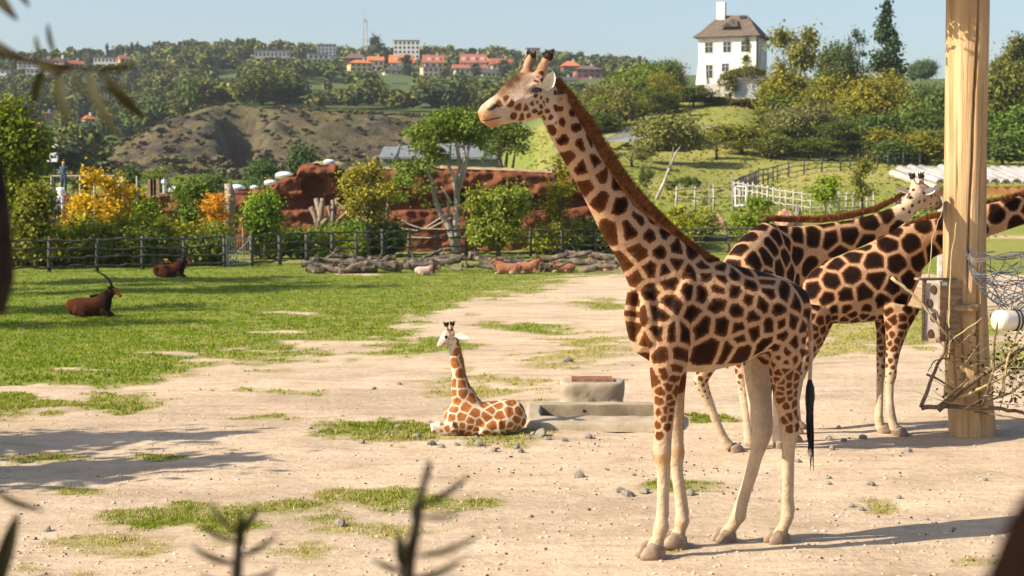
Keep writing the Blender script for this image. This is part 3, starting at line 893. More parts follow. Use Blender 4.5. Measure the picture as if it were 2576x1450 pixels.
    dab(1350, 165, hd(1350), .12, (.26, .14, .065), .95)
    dab(1331, 228, hd(1331), .068, (.05, .03, .024), .85, 1.6)
    at = me.color_attributes.new('tone', 'FLOAT_COLOR', 'POINT')
    at.data.foreach_set('color', tone.reshape(-1))
    me.materials.append(COAT)
    link('body', me, root)
    # mane
    path = [P(x, y, d) for x, y, d in ((1392, 208, 13.5), (1418, 245, 13.53), (1452, 295, 13.58), (1494, 360, 13.63), (1534, 425, 13.68), (1570, 472, 13.73), (1620, 525, 13.8), (1672, 568, 13.88), (1718, 603, 13.96), (1765, 640, 14.03), (1805, 662, 14.1))]
    nrmN = Vector((.62, 0, .70)).normalized()
    mm = MB()
    mlen = lambda t: .045 + .065 * math.sin(min(1, t * 1.15 + .12) * math.pi) ** .7
    hair_strip(mm, path, lambda k, f: nrmN.lerp(Vector((.35, 0, 1)).normalized(), max(0, (k + f - 6) / 4)), mlen, 5200, .005, .022, left)
    core = [(p - nrmN * .012, mlen(i / 10) * .55, .022) for i, p in enumerate(path)]
    mm.loft(core, 8, left)
    tag(mm.build('mane', MANE, root), 'short stiff reddish brown mane')
    # ears: near one cupped and pale, far one behind
    er = MB(); ear_mesh(er, P(1372, 228, 13.36), P(1392, 180, 13.33), .085, Vector((.15, -.9, .1)))
    er.build('ear', EARM, root, True)
    er = MB(); ear_mesh(er, P(1368, 222, 13.64), P(1384, 192, 13.72), .085, Vector((.1, -.6, .3)))
    er.build('ear', EARM, root, True)
    for sd in (1, -1):
        p = P(1330, 230, hd(1330)) + left * (.118 * sd)
        e = MB().ball(p, (.034, .022, .021), 12, 8).build('eye', EYE, root, True)
        lid = MB()
        for k in range(26):
            t = -1 + 2 * k / 25
            q = P(1330 + t * 15, 224 + 7 * t * t - 2, hd(1330)) + left * (.128 * sd)
            lid.add([q + Vector((-.006, 0, .004)), q + Vector((.006, 0, .004)), q + Vector((t * -.012 + .0, -.02 * sd, -.030))], [(0, 1, 2)])
        lid.build('eyelash', BLACKHAIR, root)
        q = P(1229, 272, hd(1229)) + left * (.067 * sd)
        MB().loft([(q + Vector((-.034, 0, -.016)), .010, .016), (q, .022, .019), (q + Vector((.036, 0, .020)), .012, .016)], 8, left).build('nostril', NOSE, root, True)
        oo = left * (.042 * sd)
        b1, b2 = P(1367 if sd > 0 else 1342, 151, hd(1358)) + oo * 1.45, P(1374.5 if sd > 0 else 1348, 135, hd(1360)) + oo * 1.6
        tf = MB()
        tf.loft([(b1, .037, .035), (b1.lerp(b2, .6), .040, .038), (b2, .028, .026)], 10, left)
        for k in range(160):
            a = random.uniform(0, 6.283)
            r_ = Vector((math.cos(a), math.sin(a), random.uniform(-.2, .8)))
            q = b1.lerp(b2, random.random())
            tf.add([q + r_ * .028 - Vector((.004, 0, 0)), q + r_ * .028 + Vector((.004, 0, 0)), q + r_ * .043 + Vector((0, 0, .012))], [(0, 1, 2)])
        tf.build('horn_tuft', HORNHAIR, root)
    mt = MB()
    mt.tube([P(x, y, hd(x)) + left * b for x, y, b in ((1206, 303, .045), (1216, 305, .062), (1232, 301, .066), (1246, 298, .066), (1256, 294, .06))], [.003, .004, .004, .004, .002], 5)
    mt.build('mouth_line', NOSE, root)
    # tail brush
    tb = MB()
    tb.loft([S(2037, 955, 5, .018, 14.46), S(2038, 975, 11, .035, 14.46), S(2038, 1000, 13, .04, 14.46), S(2036, 1030, 9, .03, 14.46), S(2036, 1060, 5, .02, 14.46)], 9, left)
    for k in range(46):
        a = random.uniform(-9, 9)
        pts = []
        end = random.uniform(1070, 1150) if k > 3 else random.uniform(1170, 1200)
        ph = random.uniform(0, 6)
        for j in range(8):
            t = j / 7
            pts.append(P(2037 + a * (1 - .45 * t) + 4 * math.sin(ph + t * 5) * t + (10 * t * t if k in (0, 1) else (-5 * t * t if k == 2 else 0)), 985 + (end - 985) * t, 14.46 + random.uniform(-.02, .02)))
        tb.tube(pts, [.006] * 5 + [.005, .004, .002], 4)
    tag(tb.build('tail_tuft', BLACKHAIR, root), 'long black tail brush')
    for px, py, d, sz in ((1643, 1404, 13.74, .20), (1698, 1377, 14.14, .20), (1826, 1362, 14.42, .175), (1960, 1365, 14.34, .175)):
        g = P(px, py, d)
        hoof(root, (g.x, d, gz(g.x, d)), (-.92, -.35), sz)
    return root
big_giraffe()

# ------------------------------------------------------------------ the other giraffes
def giraffe_at(label, name, base, lat, torso, neck, head, legs, voxel, hoofs, heading, horns, ears, mane, eyes, tail, kind='adult', seed=5, extra=None):
    root = empty(name, base, label, 'giraffe')
    lat = Vector(lat).normalized()
    mb = MB()
    mb.loft([S(*r) for r in torso], 24, lat)
    mb.loft([S(*r) for r in neck], 20, lat)
    mb.loft([S(*r) for r in head], 16, lat)
    for rows in legs:
        mb.loft([S(x, y, h, M(h, d) * k, d) for x, y, h, k, d in rows], 12, lat)
    for (a, b, r0, r1) in horns:
        mb.loft([(P(*a), r0, r0), (P(*a).lerp(P(*b), .5), (r0 + r1) * .48, (r0 + r1) * .48), (P(*b), r1, r1)], 8, lat)
    if tail: mb.loft([S(*r) for r in tail], 8, lat)
    if extra: extra(mb)
    me, co = remesh(mb, voxel, 5)
    me.name = name + '_body'
    nrm = np.empty(len(co) * 3, np.float32); me.vertices.foreach_get('normal', nrm); nrm = nrm.reshape(-1, 3)
    z = co[:, 2]
    hx = P(*head[len(head) // 2][:2], head[0][4])
    hr = (P(*head[0][:2], head[0][4]) - P(*head[-1][:2], head[-1][4])).length
    hd = np.sqrt(((co - np.array(hx)) ** 2).sum(1)) < hr * .75
    if kind == 'adult':
        rf = np.full(len(co), .21)
        rf = np.where(z < 1.6, .11, rf); rf = np.where(z < 1.25, .075, rf); rf = np.where(z < .8, .06, rf); rf = np.where(z < .62, 0, rf)
        rf = np.where(hd, .085, rf)
        gap = np.where(z < 1.5, .011, .020)
        pale = np.maximum(np.clip((1.25 - z) / .5, 0, 1), np.clip((-nrm[:, 2] - .35) * 1.6, 0, 1) * (z < 1.9))
        k = .68
    else:
        rf = np.full(len(co), .105)
        rf = np.where(hd, .04, rf)
        lo = co[:, 2] < .12
        rf = np.where(lo, .07, rf)
        gap = np.full(len(co), .0105)
        pale = np.clip((-nrm[:, 2] - .3) * 1.6, 0, 1)
        pale = np.maximum(pale, np.clip((P(1160, 1080, 21).x - co[:, 0]) * 5, 0, 1) * (z < .35))
        k = .70
    pale = np.where(hd, 1, pale)
    st, sr = auto_seeds(co, np.ones(len(co), bool), rf, seed=seed)
    tint = [float(min(1, max(0, (1.6 - s_[2]) / .8))) * .8 for s_ in st] if kind == 'adult' else [random.random() * .6 for _ in st]
    rm = [r * k for r in sr]
    if kind != 'adult':
        rm = [r * (.45 if s_[0] < P(1120, 1080, 21).x and s_[2] < .35 else 1) for r, s_ in zip(rm, st)]
    st = [np.array(s_) for s_ in st]
    if kind == 'adult': rm = [r * min(1, max(.3, (s_[2] - .45) / .6)) for r, s_ in zip(rm, st)]
    hh = np.array(hx)
    rm = [r * (.40 if np.linalg.norm(s_ - hh) < hr * .7 else 1) for r, s_ in zip(rm, st)]
    coat(me, co, st, rm, pale, gap, tint)
    at = me.color_attributes.new('tone', 'FLOAT_COLOR', 'POINT')
    tone = np.zeros((len(co), 4), np.float32)
    def dab(r, colr, amt, p):
        w = np.clip(1.3 - np.sqrt(((co - np.array(p)) ** 2).sum(1)) / r, 0, 1) * amt
        tone[:, :3] = tone[:, :3] * (1 - w[:, None]) + np.array(colr) * w[:, None]
        tone[:, 3] = np.maximum(tone[:, 3], w)
    tone[:, :3] = (.45, .33, .23)
    tipp, mid_ = P(*head[-2][:2], head[-2][4]), P(*head[2][:2], head[2][4])
    if kind == 'adult':
        dab(hr * .34, (.13, .06, .025), .95, tipp); dab(hr * .3, (.26, .15, .08), .7, mid_ + Vector((.05, -.05, .1)))
    else:
        dab(hr * .33, (.40, .33, .27), .8, tipp); dab(hr * .36, (.36, .17, .07), .95, mid_ + Vector((.03, -.02, .075)))
    for a_, b_, r0_, r1_ in horns: dab(r0_ * 2.2, (.34, .17, .07), .9, P(*a_))
    at.data.foreach_set('color', tone.reshape(-1))
    me.materials.append(COAT if kind == 'adult' else CALFCOAT)
    link('body', me, root)
    for rt, tp, w, nn in ears:
        e = MB(); ear_mesh(e, P(*rt), P(*tp), w, Vector(nn)); e.build('ear', EARM, root, True)
    for p, r in eyes:
        MB().ball(P(*p), r, 8, 6).build('eye', EYE, root, True)
    for (a, b, r0, r1) in horns:
        A, B = P(*a), P(*b)
        t = MB()
        q0 = A.lerp(B, .68); q1 = A.lerp(B, 1.06)
        t.loft([(q0, r1 * 1.05, r1 * 1.05), (q0.lerp(q1, .6), r1 * 1.2, r1 * 1.2), (q1, r1 * .8, r1 * .8)], 8, lat)
        for j in range(90):
            an = random.uniform(0, 6.283)
            r_ = Vector((math.cos(an), math.sin(an), random.uniform(0, .6)))
            q = q0.lerp(q1, random.random())
            t.add([q + r_ * r1 - Vector((.004, 0, 0)), q + r_ * r1 + Vector((.004, 0, 0)), q + r_ * r1 * 1.5 + Vector((0, 0, .018))], [(0, 1, 2)])
        t.build('horn_tuft', HORNHAIR, root)
    path = [P(*q[:3]) for q in mane]
    mm = MB()
    L = mane[0][3]
    def od(k_, f):
        t = (path[k_ + 1] - path[k_]).normalized()
        n = t.cross(lat)
        return n if n.z > 0 else -n
    hair_strip(mm, path, od, lambda t: L * (.6 + .5 * math.sin(t * 3.1)), 2600 if kind == 'adult' else 1400, .006, .02 if kind == 'adult' else .012, lat)
    mm.build('mane', MANE if kind == 'adult' else CALFMANE, root)
    for px, py, d, sz in hoofs:
        g = P(px, py, d)
        hoof(root, (g.x, d, gz(g.x, d)), heading, sz)
    return root

giraffe_at('adult giraffe stretching its neck level towards the wooden pole, half hidden by the tall giraffe', 'giraffe', Vector((2.9, 19.7, 0)), (-.8, .6, 0),
    [(1848, 745, 55, .14, 19.2), (1862, 735, 105, .27, 19.3), (1895, 715, 128, .30, 19.6), (1930, 700, 142, .28, 19.9), (1965, 692, 125, .24, 20.2), (1990, 690, 75, .15, 20.35)],
    [(1925, 690, 115, .22, 20.05), (1975, 652, 98, .2, 20.2), (2025, 628, 66, .15, 20.3), (2083, 607, 47, .125, 20.35), (2153, 588, 38, .11, 20.42), (2222, 563, 32, .105, 20.5), (2270, 536, 27, .1, 20.55), (2302, 508, 25, .095, 20.6)],
    [(2285, 515, 22, .09, 20.55), (2304, 493, 33, .12, 20.6), (2322, 494, 32, .125, 20.72), (2340, 502, 26, .10, 20.85), (2354, 512, 19, .085, 20.95), (2363, 518, 10, .05, 21.0)],
    [[(1845, 760, 62, .7, 19.25), (1815, 850, 45, .8, 19.3), (1780, 920, 26, .85, 19.35), (1762, 958, 21, .9, 19.4), (1772, 985, 16, .9, 19.42), (1790, 1030, 12, 1, 19.45), (1810, 1080, 11, 1, 19.48), (1824, 1110, 13, 1, 19.5), (1838, 1126, 14, 1, 19.5)],
     [(1885, 780, 60, .7, 19.9), (1878, 880, 38, .8, 19.85), (1868, 950, 22, .9, 19.82), (1872, 1000, 13, 1, 19.8), (1880, 1060, 11, 1, 19.78), (1883, 1100, 13, 1, 19.76), (1886, 1118, 14, 1, 19.76)],
     [(1965, 780, 55, .7, 20.0), (1962, 880, 30, .85, 19.9), (1958, 970, 18, 1, 19.8), (1956, 1000, 16, 1, 19.75), (1956, 1040, 11, 1, 19.72), (1955, 1085, 13, 1, 19.7), (1958, 1115, 15, 1, 19.7)],
     [(1995, 780, 50, .7, 20.3), (1996, 880, 28, .85, 20.3), (1992, 980, 17, 1, 20.3), (1990, 1040, 11, 1, 20.3), (1988, 1080, 13, 1, 20.3), (1990, 1100, 15, 1, 20.3)]],
    .019, [(1848, 1138, 19.5, .15), (1889, 1128, 19.76, .15), (1962, 1130, 19.7, .16), (1994, 1112, 20.3, .16)], (.8, .2),
    [((2302, 472, 20.62), (2293, 440, 20.62), .035, .030), ((2318, 472, 20.68), (2317, 440, 20.7), .035, .030)],
    [((2286, 485, 20.5), (2250, 474, 20.45), .075, (.1, -.8, .3)), ((2322, 490, 20.52), (2352, 475, 20.6), .085, (-.1, -.9, .2))],
    [(1892, 590, 19.75, .075), (1935, 553, 20.0), (1990, 556, 20.2), (2060, 558, 20.3), (2130, 548, 20.4), (2200, 530, 20.48), (2250, 505, 20.53), (2285, 478, 20.57)],
    [((2345, 494, 20.72), .028)],
    [(1830, 720, 12, .04, 19.15), (1826, 780, 7, .025, 19.1), (1828, 860, 5, .02, 19.1), (1830, 930, 4, .018, 19.1)], seed=11)

giraffe_at('adult giraffe standing broadside just behind the wooden pole, its neck passing behind the pole', 'giraffe', Vector((4.35, 21.2, 0)), (.1, -1, 0),
    [(2012, 752, 36, .1, 21.25), (2030, 748, 68, .2, 21.25), (2068, 740, 76, .27, 21.25), (2120, 731, 86, .3, 21.27), (2180, 717, 95, .3, 21.3), (2230, 706, 101, .28, 21.32), (2268, 702, 92, .22, 21.33), (2296, 704, 60, .14, 21.35), (2308, 710, 28, .07, 21.35)],
    [(2235, 670, 88, .21, 21.3), (2285, 628, 64, .17, 21.38), (2330, 602, 50, .13, 21.45), (2380, 588, 44, .12, 21.5), (2430, 572, 41, .11, 21.52), (2500, 549, 40, .105, 21.55), (2576, 527, 36, .1, 21.6), (2660, 503, 32, .095, 21.65), (2740, 478, 29, .09, 21.7)],
    [(2735, 480, 24, .08, 21.7), (2765, 470, 34, .12, 21.7), (2795, 478, 30, .11, 21.7), (2825, 496, 22, .08, 21.7), (2850, 510, 17, .07, 21.7), (2858, 515, 9, .04, 21.7)],
    [[(2232, 775, 40, .7, 21.42), (2219, 835, 15, .9, 21.4), (2216, 900, 11.5, 1, 21.35), (2217, 935, 12, 1, 21.33), (2214, 965, 9.5, 1, 21.3), (2213, 1010, 9, 1, 21.25), (2210, 1045, 11.5, 1, 21.2), (2213, 1070, 12, 1, 21.2), (2216, 1082, 13, 1, 21.2)],
     [(2265, 770, 52, .7, 21.15), (2255, 830, 29, .85, 21.1), (2247, 880, 19, .95, 21.08), (2242, 920, 15, 1, 21.05), (2241, 945, 15, 1, 21.03), (2238, 968, 11, 1, 21.02), (2238, 1005, 10, 1, 21.0), (2240, 1040, 12.5, 1, 21.0), (2246, 1065, 12, 1, 21.0), (2253, 1082, 14, 1, 21.0)],
     [(2048, 770, 55, .7, 21.1), (2036, 840, 40, .75, 21.05), (2014, 910, 24, .85, 21.0), (1998, 960, 17, .9, 21.0), (1996, 1010, 11, 1, 21.0), (1995, 1055, 12, 1, 21.0), (1997, 1080, 13, 1, 21.0)],
     [(2060, 780, 50, .7, 21.45), (2040, 850, 36, .75, 21.45), (2020, 910, 22, .85, 21.45), (2006, 955, 16, .9, 21.4), (2002, 1010, 10, 1, 21.4), (2003, 1050, 12, 1, 21.4), (2005, 1070, 13, 1, 21.4)]],
    .019, [(2221, 1086, 21.2, .16), (2259, 1094, 21.0, .17), (2000, 1092, 21.0, .15), (2008, 1078, 21.4, .15)], (1, -.1),
    [((2772, 450, 21.65), (2764, 415, 21.63), .035, .03), ((2772, 450, 21.8), (2766, 415, 21.82), .035, .03)],
    [((2755, 455, 21.6), (2735, 438, 21.45), .08, (0, -1, 0)), ((2755, 455, 21.85), (2735, 438, 22), .08, (0, -1, 0))],
    [(2230, 606, 21.33, .07), (2285, 568, 21.4), (2340, 548, 21.46), (2400, 538, 21.5), (2480, 516, 21.54), (2576, 492, 21.6), (2660, 472, 21.65), (2735, 452, 21.7)],
    [((2795, 466, 21.58), .03)],
    [(2012, 740, 12, .04, 21.2), (2003, 800, 7, .02, 21.2), (2003, 880, 5, .018, 21.2)], seed=23)

def K(cx, cy): return (1046.5 + cx * .27758, 771.5 + cy * .27758)
def ks(cx, cy, hw, b, d): x, y = K(cx, cy); return (x, y, hw * .27758, b, d)
def kl(cx, cy, hw, k, d): x, y = K(cx, cy); return (x, y, hw * .27758, k, d)
def calf_extra(mb):
    # folded hind leg and haunch
    mb.ball(P(*K(800, 1030), 20.95), (.20, .11, .17), 14, 10)
    mb.ball(P(*K(880, 1000), 21.05), (.16, .15, .22), 14, 10)
    mb.ball(P(*K(330, 1010), 21.0), (.09, .13, .17), 12, 9)
    g = [P(*K(cx, cy), d) for cx, cy, d in ((760, 1085, 20.88), (680, 1090, 20.86), (610, 1105, 20.86), (590, 1135, 20.87), (680, 1150, 20.9))]
    mb.loft([(g[0], .12, .08), (g[1], .085, .06), (g[2], .065, .055), (g[3], .05, .05), (g[4], .035, .035)], 12, (0, 1, 0))
    # folded forelegs
    for dd, up in ((20.88, 0), (21.15, -12)):
        g = [P(*K(cx, cy + up), dd) for cx, cy in ((350, 1080), (300, 1105), (240, 1095), (180, 1085), (155, 1085), (158, 1115), (230, 1135), (320, 1150))]
        mb.loft([(p, r, r * .9) for p, r in zip(g, (.09, .066, .055, .05, .048, .042, .036, .03))], 12, (0, 1, 0))
calf = giraffe_at('giraffe calf with bright orange patches lying on the ground beside the concrete trough', 'giraffe_calf', Vector((-.45, 21, 0)), (0, -1, 0),
    [ks(272, 1035, 50, .09, 21.0), ks(300, 1020, 100, .15, 21.0), ks(360, 1010, 150, .19, 21.02), ks(470, 1000, 176, .22, 21.04), ks(600, 1015, 152, .23, 21.06), ks(720, 1010, 158, .23, 21.08), ks(820, 1000, 168, .23, 21.08), ks(900, 1025, 138, .2, 21.08), ks(945, 1060, 90, .14, 21.08), ks(962, 1085, 40, .07, 21.08)],
    [ks(480, 940, 150, .16, 21.03), ks(430, 830, 112, .12, 21.02), ks(398, 735, 80, .09, 21.0), ks(380, 640, 60, .075, 21.0), ks(366, 540, 50, .065, 21.0), ks(352, 440, 46, .06, 21.0), ks(335, 350, 46, .058, 21.0), ks(320, 290, 46, .06, 21.0)],
    [ks(330, 300, 30, .05, 21.0), ks(315, 268, 62, .075, 21.0), ks(285, 272, 66, .085, 20.98), ks(258, 300, 50, .07, 20.95), ks(235, 330, 38, .055, 20.93), ks(212, 352, 30, .05, 20.92), ks(198, 362, 16, .03, 20.91)],
    [], .014, [], (-1, 0),
    [((*K(285, 218), 20.97), (*K(272, 160), 20.97), .026, .024), ((*K(318, 215), 21.03), (*K(332, 152), 21.03), .026, .024)],
    [((*K(352, 262), 20.95), (*K(478, 284), 20.88), .075, (0, -1, .3)), ((*K(290, 255), 21.05), (*K(225, 262), 21.12), .06, (0, -1, .3))],
    [(*K(352, 250), 21.0, .035), (*K(385, 380), 21.02), (*K(412, 500), 21.02), (*K(430, 620), 21.03), (*K(470, 720), 21.03), (*K(540, 800), 21.04)],
    [((*K(272, 275), 20.895), .022)], None, kind='calf', seed=4, extra=calf_extra)

# ------------------------------------------------------------------ antelopes
def antelope(label, px, py, d, L, facing, cols, horn, name='antelope', group=None, headup=.55, hornback=True):
    """an antelope lying with folded legs; L = body length in metres; facing +1 right, -1 left"""
    g = P(px, py, d)
    base = Vector((g.x, d, gz(g.x, d)))
    root = empty(name, base, label, 'antelope', group)
    f = facing
    p = lambda x, z, y=0: base + Vector((x * L * f, y * L, z * L))
    mb = MB()
    mb.loft([(p(-.52, .17), .09 * L, .07 * L), (p(-.46, .20), .17 * L, .14 * L), (p(-.3, .22), .205 * L, .185 * L), (p(-.05, .215), .205 * L, .20 * L), (p(.2, .235), .215 * L, .18 * L), (p(.36, .24), .20 * L, .14 * L), (p(.44, .22), .12 * L, .08 * L)], 18, (0, 1, 0))
    mb.loft([(p(.24, .33), .17 * L, .12 * L), (p(.36, .42), .13 * L, .09 * L), (p(.45, headup - .03), .095 * L, .065 * L), (p(.49, headup + .03), .08 * L, .06 * L)], 14, (0, 1, 0))
    mb.loft([(p(.45, headup + .06), .06 * L, .05 * L), (p(.51, headup + .045), .075 * L, .062 * L), (p(.57, headup), .062 * L, .052 * L), (p(.635, headup - .07), .045 * L, .04 * L), (p(.67, headup - .11), .036 * L, .034 * L), (p(.68, headup - .125), .018 * L, .018 * L)], 12, (0, 1, 0))
    for sd in (-1, 1):
        mb.loft([(p(-.3, .16, .15 * sd), .14 * L, .07 * L), (p(-.16, .09, .18 * sd), .08 * L, .05 * L), (p(-.06, .05, .19 * sd), .045 * L, .04 * L), (p(-.2, .035, .2 * sd), .035 * L, .03 * L)], 10, (0, 1, 0))
        mb.loft([(p(.28, .14, .12 * sd), .1 * L, .06 * L), (p(.4, .07, .13 * sd), .05 * L, .045 * L), (p(.5, .04, .13 * sd), .04 * L, .035 * L), (p(.36, .03, .14 * sd), .03 * L, .025 * L)], 10, (0, 1, 0))
        mb.loft([(p(.44, headup + .08, .05 * sd), .03 * L, .02 * L), (p(.40, headup + .11, .10 * sd), .032 * L, .012 * L), (p(.36, headup + .13, .14 * sd), .008 * L, .006 * L)], 8, (0, 0, 1))
    me, co = remesh(mb, .022 * L, 4)
    z = (co[:, 2] - base.z) / L
    xx = (co[:, 0] - base.x) * f / L
    w = np.clip((.12 - z) / .08, 0, 1) * 1.0
    face = np.clip((xx - .5) / .1, 0, 1)
    dark = np.clip((xx - .1) / .25, 0, 1) * (1 - .3 * face)
    at = me.color_attributes.new('coat', 'FLOAT_COLOR', 'POINT')
    at.data.foreach_set('color', np.stack([w, face, dark, np.ones_like(w)], 1).astype(np.float32).reshape(-1))
    m, nt, bs, out = new_mat(name + '_coat')
    A = nt.nodes.new('ShaderNodeAttribute'); A.attribute_name = 'coat'
    sp = nt.nodes.new('ShaderNodeSeparateColor'); nt.links.new(A.outputs['Color'], sp.inputs[0])
    c = mixc(nt, sp.outputs[2], cols[0], cols[1])
    c = mixc(nt, sp.outputs[0], c, cols[2])
    c = mixc(nt, sp.outputs[1], c, cols[3])
    c = mixc(nt, 1.0, c, ramp(nt, noise_tex(nt, 7, 4, .65), [(.3, .75), (.7, 1.2)]), 'MULTIPLY')
    nt.links.new(c, bs.inputs['Base Color']); bs.inputs['Roughness'].default_value = .9; bs.inputs['Specular IOR Level'].default_value = .1
    me.materials.append(m)
    link('body', me, root)
    for sd in (-1, 1):
        hb = MB()
        pts = []
        for k in range(9):
            t = k / 8
            if hornback: x, zz = .475 - .02 * t - .42 * t * t, headup + .09 + .52 * t - .12 * t * t
            else: x, zz = .47 - .10 * t + .08 * t * t, headup + .09 + .40 * t
            pts.append(p(.475 + (x - .475) * horn, headup + .09 + (zz - headup - .09) * horn, sd * (.03 + .05 * t)))
        hb.tube(pts, [.026 * L * (1 - .85 * k / 8) for k in range(9)], 7)
        hb.build('horn', BLACKHAIR, root, True)
    hm = MB()
    hair_strip(hm, [p(.0, .42), p(.2, .45), p(.34, .50), p(.44, headup + .06)], lambda k, f_: Vector((-.2 * f, 0, 1)).normalized(), lambda t: .07 * L, 260, .012 * L, .02 * L)
    tag(hm.build('mane', BLACKHAIR if horn > .9 and hornback else MANE, root), None)
    return root
SABLE = [(.058, .017, .006), (.016, .007, .0045), (.03, .011, .006), (.26, .11, .04)]
FAWN = [(.32, .14, .075), (.27, .105, .055), (.50, .36, .26), (.22, .09, .05)]
antelope('dark chestnut antelope with swept back horns lying alone on the open green meadow', 228, 794, 41.9, 1.12, 1, SABLE, 1.0)
antelope('chestnut antelope with curved horns lying on the grass close to the dark rail fence', 428, 696, 62.5, 1.15, 1, SABLE, .85)
antelope('pale rumped brown antelope with curled horns lying at the gap between the two log heaps', 1071, 692, 64.0, .78, 1, [(.45, .32, .26), (.10, .05, .03), (.45, .3, .22), (.3, .2, .15)], .7, headup=.38)
for px, py, d, L, lb, fc in ((1278, 688, 65.0, 1.0, 'fawn antelope lying with its nose against the slanting bleached log', -1), (1325, 687, 65.6, 1.02, 'fawn antelope with upright ringed horns lying tail to tail with its neighbour by the logs', 1),
                        (1418, 684, 66.2, .85, 'small fawn antelope curled asleep against the pale logs', -1), (1515, 679, 67.5, .95, 'fawn antelope with white muzzle at the far end of the log heap beside the giraffe', -1)):
    antelope(lb, px, py, d, L, fc, FAWN, .55, headup=.36 if 'curled' in lb else .5, hornback=False, group='fawn antelopes resting by the logs')

# ------------------------------------------------------------------ pole, box, basket, jar, browse
POLEW = mat_noise('debarked_trunk_wood', (.34, .20, .085), (.60, .42, .225), 2.6, .75, 1.0, bscale=6, stretch=(4.5, 4.5, .22), c3=(.44, .29, .15), detail=9)
def pole():
    d = 21.0
    b = Vector((P(2447, 1095, d).x, d, 0))
    root = empty('timber_pole', b, 'thick pale debarked tree trunk set upright in the dirt as a pole', 'pole')
    rows = [(1105, 2449, 60), (1060, 2446, 58), (1000, 2441, 56.5), (900, 2434, 55), (780, 2429, 54), (650, 2427, 53), (500, 2428, 52.5), (330, 2430, 52), (200, 2432, 52.5), (80, 2434, 53), (0, 2435, 53), (-120, 2436, 53), (-250, 2437, 53)]
    n = 150
    vs, fs = [], []
    R = 110
    ys = np.linspace(1108, -250, R)
    py_ = np.array([r[0] for r in rows])[::-1]; cx_ = np.array([r[1] for r in rows])[::-1]; hw_ = np.array([r[2] for r in rows])[::-1]
    for y in ys:
        c = P(float(np.interp(y, py_, cx_)), y, d)
        r = M(float(np.interp(y, py_, hw_)), d)
        for k in range(n):
            a = 2 * math.pi * k / n
            u = Vector((math.cos(a) * 3, math.sin(a) * 3, c.z * .5))
            rr = r * (1 + .035 * noise.noise(u * .5) + .016 * noise.noise(Vector((u.x * 3, u.y * 3, c.z * .7))))
            tw = a + .1 * c.z
            # long drying cracks that climb the trunk
            for a0, z0, z1, w, dep in ((-1.75, 1.6, 7, .045, .32), (-2.4, 0.2, 2.2, .034, .2), (-1.1, 2.6, 4.6, .034, .2), (-2.0, .2, 1.5, .034, .2), (-1.4, .1, 1.9, .065, .4), (-2.2, 2.6, 4.2, .03, .16), (-1.5, 3.4, 5.0, .018, .06), (-1.95, 3.9, 5.4, .018, .06), (-1.25, 1.5, 3.0, .018, .07), (-.9, 3.2, 5.2, .02, .08), (-2.55, 2.0, 5.0, .016, .06)):
                if z0 < c.z < z1:
                    da = (a - (a0 + 2 * math.pi) + .12 * (c.z - z0) * (-1 if a0 > -1.8 else .4) + .04 * noise.noise(Vector((c.z * 2, a0, 0))) + math.pi) % (2 * math.pi) - math.pi
                    if abs(da) < w * 1.6: rr -= dep * r * max(0, 1 - abs(da) / (w * 1.6)) * min(1, (c.z - z0) * 2, (z1 - c.z) * 2)
            vs.append(c + Vector((math.cos(a) * rr, math.sin(a) * rr, 0)))
    for i in range(R - 1):
        for k in range(n):
            a, q = i * n + k, i * n + (k + 1) % n
            fs.append((a, q, q + n, a + n))
    fs.append(tuple(range((R - 1) * n, R * n)))
    mb = MB().add(vs, fs)
    mb.build('trunk', POLEW, root, True)
    return b
PB = pole()
CRACK = mat_plain('crack_dark', (.05, .03, .015), .95)

